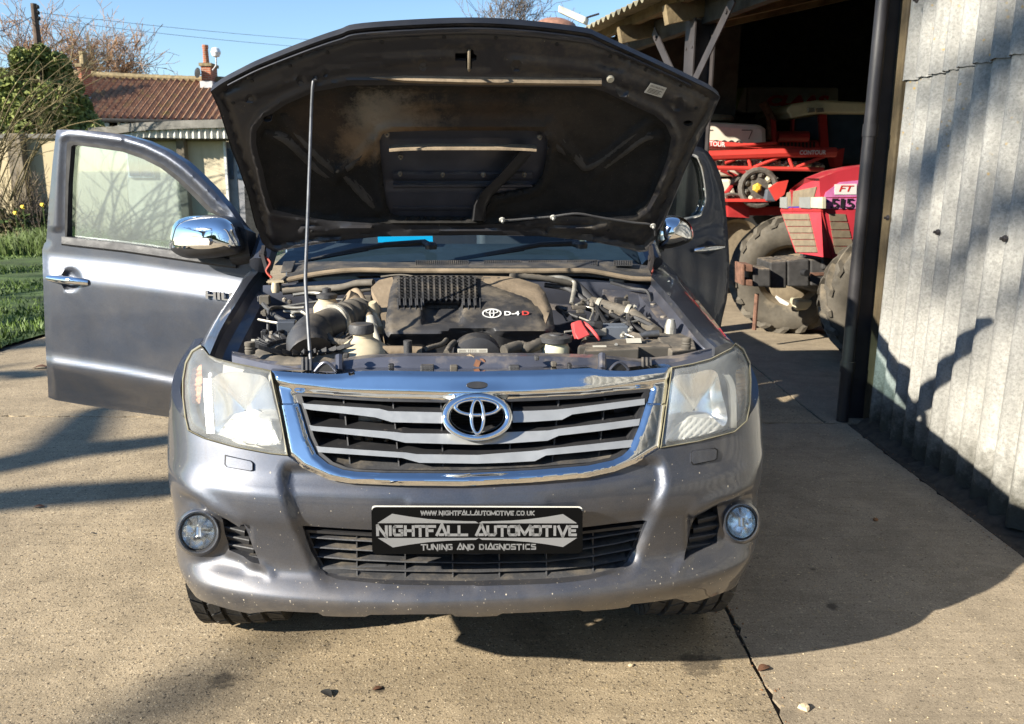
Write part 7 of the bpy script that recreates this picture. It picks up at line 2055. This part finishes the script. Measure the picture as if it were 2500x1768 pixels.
b = MB(); b.prism([cv(1640, 858, .36), cv(1700, 850, .40), cv(1690, 815, .62), cv(1600, 812, .62), cv(1610, 830, .5)], EZ * -.03); b.build('battery_tray', M['hose'], root, smooth=0, bevel=.004)
# right inner shelf, relays and washer neck
b = MB(); b.prism([cv(1470, 745, 1.0), cv(1560, 745, 1.0), cv(1585, 712, 1.1), cv(1470, 705, 1.12)], EZ * -.03); b.build('bulkhead_shelf', M['paint_in'], root, smooth=0, bevel=.006)
b = MB(); p = cv(1637, 795, .62); b.lathe([(.02, -.04), (.018, .0), (.012, .02)], p, EZ, 10); b.build('washer_neck', M['alloy'], root)
b = MB(); b.box(cv(701, 800, .62), (.055, .04, .045), (EU, EV, EZ)); b.build('abs_valve', mat('blue grey alloy', (.08, .09, .11), .5, metal=.4), root, smooth=0, bevel=.004)
for k in range(14):   # bolts, clips and brackets in the shade of the bay
    x, y = rnd.uniform(640, 900), rnd.uniform(720, 850)
    MB().box(cv(x, y, float(np.interp(y, [720, 850], [1.0, .5]))), (rnd.uniform(.015, .04), .03, rnd.uniform(.01, .03)), (EU, EV, EZ)).build('bracket', rnd.choice([M['plastic'], M['hose'], M['plastic_g']]), root, smooth=0, bevel=.003)
for k in range(14):
    x, y = rnd.uniform(1365, 1560), rnd.uniform(735, 830)
    MB().box(cv(x, y, float(np.interp(y, [720, 850], [.98, .5]))), (rnd.uniform(.015, .05), .03, rnd.uniform(.01, .025)), (EU, EV, EZ)).build('bracket', rnd.choice([M['plastic'], M['hose'], M['plastic_g']]), root, smooth=0, bevel=.003)
b = MB(); c = cv(672, 690, 1.08); b.prism([c + EU * -.03, c + EU * .03, c + EU * .02 + EV * .04, c + EU * -.02 + EV * .04], EZ * .004); b.lathe([(.013, -.035), (.016, -.02), (.012, 0)], c + EV * .0, EZ, 12); b.build('wing_lamp', M['opaque'], root, smooth=30)
hose_([(880, 860, .36), (840, 852, .4), (812, 858, .4), (790, 866, .37)], .006, 'plastic_g', 'cable', 6)
hose_([(1060, 690, .96), (990, 672, 1.0), (930, 676, 1.02)], .004, 'hose', 'cable', 6)

# loose wiring, clips and stickers that fill the bay
rnd = random.Random(99)
vy = lambda y: float(np.interp(y, [690, 740, 800, 860], [1.08, .88, .60, .40]))
for k in range(26):
    left = k % 2
    x0, x1 = (630, 900) if left else (1365, 1600)
    a, c = (rnd.uniform(x0, x1), rnd.uniform(715, 845)), (rnd.uniform(x0, x1), rnd.uniform(715, 845))
    m_ = ((a[0] + c[0]) / 2 + rnd.uniform(-25, 25), (a[1] + c[1]) / 2 + rnd.uniform(-20, 8))
    P_ = spl([cv(a[0], a[1], vy(a[1]) + .03), cv(m_[0], m_[1], vy(m_[1]) + .02), cv(c[0], c[1], vy(c[1]) + .03)], 5)
    MB().tube(P_, rnd.choice((.003, .004, .006, .008)), 6).build('cable', rnd.choice([M['plastic'], M['plastic'], M['hose'], M['plastic_g'], M['alloy']]), root)
for k in range(16):
    left = k % 2; x = rnd.uniform(640, 840) if left else rnd.uniform(1390, 1600); y = rnd.uniform(730, 850)
    MB().lathe([(.008, 0), (.008, .008), (.005, .009), (.005, .02)], cv(x, y, vy(y)), rnd.choice([EZ, -EV, (EZ - EV).normalized()]), 6).build('bolt', rnd.choice([M['alloy'], M['dustmetal'], M['hose']]), root, smooth=20)
for (x, y, w_, h_) in ((1530, 838, .045, .018), (1448, 852, .04, .012), (612, 838, .02, .014)):
    p = cv(x, y, vy(y) - .03); MB().prism([p, p + EU * w_, p + EU * w_ + (EZ * .6 + EV * .8) * h_, p + (EZ * .6 + EV * .8) * h_], EZ * .001).build('caution_sticker', M['label'], root, smooth=0)
# ------------------------------------------------------------------ farm machines in the open barn
M['red'] = mat('tractor red', (.46, .035, .05), .42, var=.15, vs=4, dust=.45, dscale=5, coat=.3)
M['red2'] = mat('sprayer red', (.50, .045, .035), .42, var=.12, vs=4, dust=.15, coat=.2)
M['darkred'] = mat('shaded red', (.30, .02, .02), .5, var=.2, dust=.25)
M['creamcab'] = mat('cream cab roof', (.68, .66, .5), .5, var=.1, dust=.3)
M['tank'] = mat('white tank plastic', (.62, .56, .46), .45, var=.1, dust=.15)
M['grille_tan'] = mat('dusty tan mesh', (.17, .135, .09), .85, var=.2, vs=20, dust=.3)
M['clear_lamp'] = mat('clear lamp', (.36, .37, .36), .2, metal=.5, var=.1)
M['purple'] = mat('purple decal', (.55, .17, .37), .45, var=.2, vs=8)
M['bluep'] = mat('blue decal', (.06, .05, .35), .45, var=.2)
M['white'] = mat('white decal', (.72, .69, .65), .5, var=.04)
M['redtxt'] = mat('red lettering', (.55, .03, .03), .5)
M['cast'] = mat('black cast weights', (.035, .033, .032), .75, var=.4, vs=14, dust=.6, dscale=12)
M['rust'] = mat('rusty steel plate', (.14, .07, .045), .85, var=.5, vs=22, dust=.3)
M['lug'] = mat('tractor tyre', (.08, .069, .053), .85, var=.3, vs=10, dust=.75, dcol=(.22, .18, .125), dscale=8)
M['green'] = mat('combine green', (.14, .18, .012), .5, var=.15)
M['combine_grey'] = mat('combine grey panel', (.42, .41, .38), .55, var=.15)
M['hydro'] = mat('dirty hydraulics', (.09, .08, .068), .7, var=.4, vs=30, dust=.4)
M['yellowcap'] = mat('yellow valve', (.6, .38, .04), .5)
M['beige'] = mat('beige pipe', (.40, .37, .27), .6, var=.2)
# --- red tractor nosing out
XF, YS = 2.62, 7.0
FA = Vector((-.985, -.17, 0)); SA = Vector((.17, -.985, 0))       # front and side facings
tp_ = thing('red_tractor', 'red tractor with front weights and a purple side decal nosing out of the barn', 'tractor', (3.6, 7.4, 0))
P0 = wy(2000, 560, YS)
def tf(px, py, off=0.): return on_plane(px, py, P0 + FA * off, FA)       # on the front face
def ts(px, py, off=0.): return on_plane(px, py, P0 + SA * off, SA)       # on the near side face
def hull(b, front_pts, side_pts): pass
# bonnet: front face, side face, top deck as one shell
b = MB()
fr = [(1912, 520), (1921, 478), (1932, 452), (1998, 430)]
FT = {}
f_tl, f_tr, f_ml, f_mr, f_bl, f_br = tf(1930, 462), tf(2000, 436), tf(1905, 513), tf(2004, 512), tf(1942, 617), tf(2010, 628)
s_t = [ts(2000, 436), ts(2040, 420), ts(2080, 410), ts(2140, 402)]; s_m = [ts(2004, 512), ts(2060, 514), ts(2140, 517)]; s_b = [ts(2010, 628), ts(2060, 640), ts(2140, 650)]
q = lambda a, c, n: [a.lerp(c, i / n) for i in range(n + 1)]
b.grid([q(f_tl, f_tr, 4), q(f_ml, f_mr, 4), q(f_bl, f_br, 4)])
sr = lambda L: [L[0], L[0].lerp(L[-1], .33), L[0].lerp(L[-1], .66), L[-1]]
top = [ts(2000, 436), ts(2046, 418), ts(2092, 408), ts(2140, 402)]
b.grid([top, sr(s_m), sr(s_b)])
tl = [p + (f_tl - f_tr) * (1.0) for p in top]
mid_ = [(p + q_) / 2 + EZ * .05 for p, q_ in zip(top, tl)]
b.grid([tl, mid_, top]); b.grid([[f_tl, (f_tl + f_tr) / 2, f_tr], [f_tl, mid_[0], f_tr]])
fl_ = [p + (f_bl - f_br) for p in sr(s_b)]; b.grid([tl, fl_])
hood_t = b.build('bonnet', M['red'], tp_, smooth=30)
def fpanel(pts, m, name, par, off=.012, th=.02, F=tf):
    N_ = FA if F is tf else SA
    b = MB(); b.prism([F(x, y, off) for x, y in pts], -N_ * th); return b.build(name, m, par, smooth=0)
fpanel([(1921, 470), (1993, 456), (1980, 503), (1912, 505)], M['grille_tan'], 'upper_grille', hood_t)
fpanel([(1905, 511), (2004, 511), (2004, 517), (1905, 517)], M['darkred'], 'grille_bar', hood_t, .008)
for k in range(6):
    y0, y1 = 522 + k * 16, 522 + k * 16 + 14
    xl = lambda y: 1908 + (y - 520) * .37; xr = lambda y: 1972 + (y - 520) * .23
    fpanel([(xl(y0), y0), (xr(y0), y0), (xr(y1), y1), (xl(y1), y1)], M['grille_tan'], 'grille_slat', hood_t)
for x0, x1, m in ((1904, 1921, 'clear_lamp'), (1951, 1978, 'clear_lamp'), (1979, 2008, 'beige')): fpanel([(x0, 482), (x1, 481), (x1, 509), (x0, 507)], M[m], 'headlight', hood_t, .02, .03)
fpanel([(1922, 484), (1950, 483), (1950, 507), (1922, 507)], M['bluep'], 'lamp_decal', hood_t, .008)
fpanel([(2016, 470), (2050, 445), (2140, 436), (2140, 480), (2012, 482)], M['purple'], 'side_decal', hood_t, .004, .003, ts)
fpanel([(2010, 484), (2140, 484), (2140, 510), (2008, 510)], M['purple'], 'side_decal', hood_t, .004, .003, ts)
fpanel([(2010, 489), (2024, 489), (2024, 495), (2010, 494)], M['bluep'], 'side_stripe', hood_t, .007, .003, ts)
fpanel([(2038, 450), (2092, 449), (2091, 475), (2038, 475)], M['white'], 'dealer_sticker', hood_t, .008, .003, ts)
b = MB(); text(b, 'FT', ts(2048, 468, .010), (ts(2088, 468) - ts(2048, 468)).normalized(), EZ, (ts(2048, 453) - ts(2048, 468)).length, width=(ts(2084, 468) - ts(2048, 468)).length, bold=.02, shear=.2); b.build('sticker_lettering', M['redtxt'], hood_t, smooth=0, recalc=False)
for k, ch in enumerate('5150'):
    xa = 2027 + (0, 24, 37, 61)[k]; wd = (20, 9, 20, 21)[k]
    b = MB(); text(b, ch, ts(xa, 509, .012), (ts(2108, 509) - ts(2026, 509)).normalized(), EZ, (ts(2026, 485) - ts(2026, 509)).length, width=(ts(xa + wd, 509) - ts(xa, 509)).length, bold=.005); b.build('model_digit', M['black'], hood_t, smooth=0, recalc=False)
for k in range(5):
    y0 = 522 + k * 20; fpanel([(2024 + k * 3, y0), (2064 + k * 5, y0 + 1), (2068 + k * 5, y0 + 18), (2027 + k * 3, y0 + 18)], M['grille_tan'], 'vent_slat', hood_t, .006, .01, ts)
b = MB(); b.tube([ts(2006, 512, .004), ts(2030, 628, .004)], .008, 5); b.build('panel_seam', M['darkred'], hood_t)
# chassis nose, weights and bracket
WB = wy(1950, 665, 7.35)
b = MB(); b.box(Vector((3.3, 7.5, .85)), (1.3, .42, .3), (FA * -1, SA, EZ)); b.build('front_frame', M['cast'], tp_, smooth=0, bevel=.02)
def wpris(pts, Y, th, m, name, bev=.014): return MB().prism([wy(x, y, Y) for x, y in pts], (0, th, 0)).build(name, M[m], tp_, smooth=0, bevel=bev)
for x0, x1, y0, m in ((1880, 1921, 637, 'cast'), (1923, 1976, 633, 'cast'), (1979, 2043, 631, 'cast')):
    wpris([(x0, y0 + 4), (x1, y0), (x1, y0 + 67), (x0, y0 + 67)], 7.22, .42, m, 'front_weight')
wpris([(1979, 666), (2043, 664), (2043, 672), (1979, 674)], 7.21, .03, 'rust', 'weight_strap', .003)
wpris([(1838, 656), (1882, 656), (1882, 701), (1838, 700)], 7.12, .3, 'cast', 'front_weight')
MB().lathe([(.03, 0), (.03, .06)], wy(1960, 665, 7.17), (.3, -1, 0), 12).build('towing_pin', M['black'], tp_)
for y0, y1 in ((645, 662), (682, 697)): wpris([(1812, y0), (1838, y0 + 2), (1838, y1 + 2), (1812, y1)], 7.08, .22, 'rust', 'weight_bracket', .006)
wpris([(1812, 645), (1818, 645), (1818, 697), (1812, 697)], 7.07, .24, 'rust', 'weight_bracket', .004)
c = wy(1850, 690, 7.2)
b = MB(); b.tube([c - EZ * .1, c - EZ * .42], .02, 8); b.build('bracket_pin', M['rust'], tp_)
# tractor wheels with angled lugs
def agwheel(c, ax, R_, W_, par, rim=.52, lugs=18, m='lug'):
    ax = Vector(ax).normalized(); b = MB(); h = W_ / 2
    b.lathe([(rim * R_, -h * .72), (R_ * .62, -h * .95), (R_ * .80, -h), (R_ * .90, -h * .86), (R_ * .925, -h * .4), (R_ * .93, 0), (R_ * .925, h * .4), (R_ * .90, h * .86), (R_ * .80, h), (R_ * .62, h * .95), (rim * R_, h * .72)], c, ax, 44, caps=False)
    wo = b.build('wheel', M[m], par, smooth=50)
    s_ = ax.cross(EZ).normalized(); q_ = ax.cross(s_); T = lambda a, hh, r: c + ax * hh + (s_ * math.cos(a) + q_ * math.sin(a)) * r
    for k in range(lugs):
        for side in (-1, 1):
            a = 2 * math.pi * (k + (.5 if side > 0 else 0)) / lugs; pr = [(0, 0, .0), (.45, .12, .0), (.85, .30, -.015), (1.02, .38, -.10)]
            b = MB(); rows = []
            for t, da, dr in pr:
                w_ = .052 if t < .9 else .06
                lo, hi = R_ * (.915 + dr * .6), R_ * (1.0 + dr)
                rows.append([T(a + da - w_, side * h * t, lo), T(a + da - w_ * .7, side * h * t, hi), T(a + da + w_ * .7, side * h * t, hi), T(a + da + w_, side * h * t, lo)])
            b.grid(rows); b.add(rows[0], [(0, 1, 2, 3)]); b.add(rows[-1], [(0, 1, 2, 3)])
            b.build('tyre_lug', M[m], wo, smooth=0)
    b = MB(); b.lathe([(rim * R_, -h * .72), (rim * R_ * .94, -h * .5), (rim * R_ * .86, -h * .1), (rim * R_ * .86, h * .1), (rim * R_ * .94, h * .5), (rim * R_, h * .72)], c, ax, 32, caps=False)
    b.lathe([(rim * R_ * .86, 0), (.3 * R_, .04), (.2 * R_, .04)], c, ax, 24); b.build('rim', M['grille_tan'], wo, smooth=40)
    return wo
cL = wy(1925, 680, 8.05); cL.z = .56
agwheel(cL, (-.30, -.95, 0), .57, .42, tp_)
cR = Vector((2.95, 6.55, .53)); cR.x = wy(2172, 730, 6.55).x
agwheel(cR, (-.25, -.97, 0), .54, .42, tp_)
b = MB(); b.tube([cL, cR], .10, 10); b.build('front_axle', M['cast'], tp_)
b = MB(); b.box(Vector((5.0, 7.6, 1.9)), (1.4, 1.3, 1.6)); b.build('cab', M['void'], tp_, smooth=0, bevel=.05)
b = MB(); q_ = [wy(1896, 722, 7.75), wy(1929, 742, 7.75), wy(1922, 747, 7.75), wy(1904, 740, 7.75), wy(1893, 727, 7.75)]; b.prism(q_, (0, .01, 0))
tag(b.build('paper_scrap', M['white'], None, smooth=0), 'white paper scrap caught in the hub of the tractor wheel', 'paper')
b = MB(); b.box(wy(1955, 742, 7.9), (.16, .2, .10)); tag(b.build('wood_chock', M['beige'], None, smooth=0, bevel=.02), 'pale wooden block lying behind the tractor wheel hub', 'block')

# --- trailed sprayer: white tank, red folding booms, pump
sp = thing('crop_sprayer', 'red crop sprayer with a white tank and folded lattice booms inside the barn', 'sprayer', (2.8, 10.2, 0))
YA = 10.2
def b_prism(pts, Y, th, m, name, bevel=.0, par=sp):
    return MB().prism([wy(x, y, Y) for x, y in pts], (0, th, 0)).build(name, m, par, smooth=0, bevel=bevel)
tk = b_prism([(1690, 305), (1735, 297), (1862, 304), (1872, 315), (1873, 345), (1868, 385), (1840, 430), (1690, 432)], YA + .15, 1.2, M['tank'], 'tank', .06)
b = MB(); b.lathe([(.26, 0), (.27, .04), (.24, .07), (.04, .09)], wy(1738, 297, YA + .6), EZ, 20); b.build('tank_lid', M['grille_tan'], tk)
b_prism([(1700, 440), (1785, 435), (1800, 480), (1720, 500)], YA + .2, .8, M['tank'], 'lower_tank', .04)
for x0, x1, y0, y1 in ((1717, 1741, 317, 319), (1811, 1836, 317, 319)): b_prism([(x0, y0), (x1, y0), (x1, y1), (x0, y1)], YA + .145, .004, M['black'], 'tank_decal')
for x0, x1 in ((1719, 1726), (1836, 1827)): b_prism([(x0, 319), (x0 + 2, 319), (x1 + 2, 340), (x1, 340)], YA + .144, .004, M['black'], 'tank_decal')
b = MB(); text(b, '3000', wy(1742, 363, YA - .02), Vector((1, 0, 0)), EZ, .10, width=.34, bold=.02); b.build('tank_lettering', M['black'], tk, smooth=0, recalc=False)
# booms
def tubes(segs, r, m, name, Y): 
    for s_ in segs: MB().tube([wy(x, y, Y + d) for x, y, d in s_], r, 8).build(name, M[m], sp)
tubes([[(1620, 352, .1), (1790, 356, 0), (1895, 349, 0)]], .018, 'red2', 'boom_rail', YA - .15)
tubes([[(1640, 347, .0), (1780, 352, 0), (1960, 363, 0)]], .018, 'red2', 'boom_rail', YA - .1)
tubes([[(1630, 382, -.2), (1740, 380, -.2), (1940, 373, -.2), (2040, 372, -.2)]], .055, 'red2', 'boom_beam', YA - .2)
tubes([[(1660, 348, 0), (1790, 357, 0), (1940, 372, 0)]], .05, 'red2', 'boom_beam', YA)
tubes([[(1640, 409, -.2), (1800, 411, -.2), (2010, 414, -.2)]], .026, 'red2', 'boom_beam', YA - .2)
tubes([[(1770, 398, -.2), (1822, 378, -.2)], [(1824, 378, -.2), (1833, 408, -.2)], [(1840, 409, -.2), (1922, 376, -.2)], [(1922, 376, -.2), (1935, 409, -.2)], [(1945, 409, -.2), (2012, 382, -.2)], [(1700, 410, -.2), (1760, 383, -.2)]], .020, 'red2', 'boom_strut', YA - .2)
tubes([[(1795, 356, 0), (1835, 372, 0)], [(1760, 415, 0), (1800, 432, 0)], [(1790, 410, .1), (1860, 440, .1)]], .025, 'darkred', 'boom_strut', YA)
b = MB(); text(b, 'CONTOUR', wy(1952, 378, YA - .47), Vector((1, 0, .015)), EZ, .05, width=.30, bold=.02); b.build('boom_lettering', M['white'], sp, smooth=0, recalc=False)
b = MB(); text(b, 'CONTOUR', wy(1700, 354, YA - .16), Vector((1, 0, -.06)), EZ, .055, width=.34, bold=.02); b.build('boom_lettering', M['white'], sp, smooth=0, recalc=False)
b = MB(); b.tube([wy(1755, 398, YA - .25), wy(2000, 402, YA - .25)], .03, 8); b.build('spray_pipe', M['beige'], sp)
b = MB(); b.tube([wy(1750, 395, YA - .3), wy(1900, 397, YA - .3), wy(2010, 400, YA - .3)], .012, 6); b.build('spray_pipe', M['hydro'], sp)
rnd = random.Random(71)
for k in range(34):
    x = 1758 + k * 7.6; y = 400 + rnd.uniform(-6, 8)
    b = MB(); p = wy(x, y, YA - .32); b.lathe([(.02, -.03), (.024, -.01), (.016, 0), (.02, .02), (.01, .03)], p, rnd.choice([EZ, Vector((0, -1, 0)), Vector((.5, -.5, .5)).normalized()]), 8)
    b.build('spray_nozzle', M[rnd.choice(['hydro', 'beige', 'clear_lamp', 'hydro'])], sp)
# pump with yellow valve among its hoses
pc_ = wy(1845, 458, YA - .35)
b = MB(); b.lathe([(.10, .1), (.19, .08), (.2, 0), (.15, -.08), (.07, -.1)], pc_, (0, 1, 0), 20); b.build('pump', M['hydro'], sp)
for k in range(9):
    a = k * .698; d = Vector((math.cos(a), 0, math.sin(a)))
    b = MB(); b.lathe([(.035, -.05), (.045, -.02), (.03, 0), (.04, .04), (.02, .06)], pc_ + d * .17 - Vector((0, .08, 0)), d, 8); b.build('pump_fitting', M[rnd.choice(['hydro', 'beige', 'hydro'])], sp)
b = MB(); b.tube([pc_ + Vector((math.cos(a * .33), -.1, math.sin(a * .33))) * 1 * .0 + Vector((math.cos(a * .314) * .2, -.1, math.sin(a * .314) * .2)) for a in range(18)], .035, 8); b.build('pump_hose', M['hydro'], sp)
b = MB(); b.lathe([(.05, 0), (.055, .04), (.03, .06)], pc_ + Vector((-.02, -.1, .0)), (0, -1, 0), 6); b.build('valve', M['yellowcap'], sp)
for k in range(16):
    p = wy(rnd.uniform(1780, 1900), rnd.uniform(420, 500), YA - .2 + rnd.uniform(-.1, .2)); p2 = p + Vector((rnd.uniform(-.2, .2), rnd.uniform(-.1, .1), rnd.uniform(-.15, .15)))
    MB().tube(spl([p, p.lerp(p2, .5) + Vector((rnd.uniform(-.1, .1), -.05, rnd.uniform(-.08, .05))), p2], 4), rnd.uniform(.012, .03), 6).build('hose', M[rnd.choice(['hydro', 'hydro', 'beige', 'darkred'])], sp)
b_prism([(1770, 486), (1880, 486), (1882, 493), (1770, 493)], YA - .5, .5, M['red2'], 'step_rail')
b_prism([(1778, 495), (1830, 495), (1829, 532), (1778, 530)], YA - .3, .2, M['darkred'], 'chassis_plate')
b_prism([(1780, 508), (1930, 505), (1930, 525), (1780, 527)], YA - .1, .2, M['darkred'], 'chassis_beam')
b_prism([(1900, 445), (1925, 440), (1915, 475), (1895, 490), (1878, 460)], YA - .6, .05, M['red2'], 'guard_plate')
b = MB(); p = wy(1879, 477, YA - .45); b.box(p, (.13, .13, .14)); b.build('control_box', mat('dark blue box', (.08, .09, .11), .5, dust=.3), sp, smooth=0, bevel=.02)
agwheel(Vector((wy(1795, 560, YA + .6).x, YA + .6, .62)), (0, 1, 0), .64, .34, sp, m='void')

# --- older red tractor with a cream cab roof, deeper in
oc = thing('cab_tractor', 'red tractor with a cream cab roof standing in shade behind the sprayer', 'tractor', (4.3, 11.4, 0))
YO = 11.5
def o_prism(pts, m, name, dy=0., th=.2, bevel=0): return MB().prism([wy(x, y, YO + dy) for x, y in pts], (0, th, 0)).build(name, m, oc, smooth=0, bevel=bevel)
o_prism([(1922, 262), (1935, 253), (1996, 244), (2140, 250), (2140, 278), (1995, 277), (1930, 290), (1926, 278), (1920, 274)], M['creamcab'], 'cab_roof', -.1, 1.5, .05)
for x in (1981, 2003): o_prism([(x - 8, 264), (x + 7, 263), (x + 9, 273), (x - 6, 275)], M['clear_lamp'], 'cab_lamp', -.16, .05)
o_prism([(1934, 292), (1940, 290), (1938, 326), (1934, 326)], M['darkred'], 'cab_post', 0, .08)
o_prism([(2000, 280), (2018, 280), (2024, 365), (2004, 365)], M['darkred'], 'cab_post', 0, .08)
o_prism([(1942, 290), (2000, 282), (2002, 340), (1942, 340)], M['winglass'], 'cab_glass', .06, .02)
o_prism([(2020, 280), (2140, 280), (2140, 400), (2024, 400)], M['winglass'], 'cab_glass', .06, .02)
MB().tube([wy(1898, 334, YO - .2), wy(1973, 334, YO - .2)], .07, 12).build('silencer', M['darkred'], oc)
o_prism([(1895, 345), (2000, 343), (2005, 366), (1900, 366)], M['darkred'], 'mudguard', -.1, .8, .03)
for k in range(10): o_prism([(1905 + k * 9, 346), (1909 + k * 9, 346), (1909 + k * 9, 362), (1905 + k * 9, 362)], M['void'], 'guard_slot', -.13, .02)
MB().tube(spl([wy(1862, 250, YO), wy(1872, 268, YO), wy(1882, 292, YO), wy(1884, 340, YO)], 4), [.055] * 8 + [.07] * 5, 10).build('exhaust', M['rust'], oc)
o_prism([(1882, 290), (1894, 296), (1898, 350), (1886, 352)], M['darkred'], 'exhaust_guard', -.1, .1)
o_prism([(2030, 372), (2062, 362), (2056, 405), (2040, 408)], M['darkred'], 'rear_wing', -.4, .2)
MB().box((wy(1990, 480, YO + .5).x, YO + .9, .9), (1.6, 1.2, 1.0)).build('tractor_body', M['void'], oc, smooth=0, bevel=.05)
agwheel(Vector((wy(1990, 560, YO).x + .3, YO + .2, .75)), (0, 1, 0), .76, .4, oc, m='void')

# --- combine harvester at the back
cb = thing('combine_harvester', 'green and grey combine harvester at the dark back of the barn', 'combine', (4.2, 13.2, 0))
YC = 13.3
def c_prism(pts, m, name, dy=0., th=.4, bevel=.03): return MB().prism([wy(x, y, YC + dy) for x, y in pts], (0, th, 0)).build(name, m, cb, smooth=0, bevel=bevel)
c_prism([(1690, 212), (1818, 212), (1800, 268), (1700, 270)], M['green'], 'green_panel', -.05, .5)
c_prism([(1818, 213), (1824, 213), (1822, 276), (1795, 268)], M['combine_grey'], 'seam_panel', -.03, .4)
gp = c_prism([(1826, 212), (2048, 214), (2048, 276), (1824, 276)], M['combine_grey'], 'grey_panel')
b = MB(); text(b, 'CLAAS', wy(1872, 259, YC - .02), Vector((1, 0, 0)), EZ, (wy(1870, 232, YC) - wy(1870, 259, YC)).z, width=(wy(2022, 250, YC) - wy(1872, 250, YC)).x, bold=.06, shear=.15); b.build('maker_lettering', M['redtxt'], gp, smooth=0, recalc=False)
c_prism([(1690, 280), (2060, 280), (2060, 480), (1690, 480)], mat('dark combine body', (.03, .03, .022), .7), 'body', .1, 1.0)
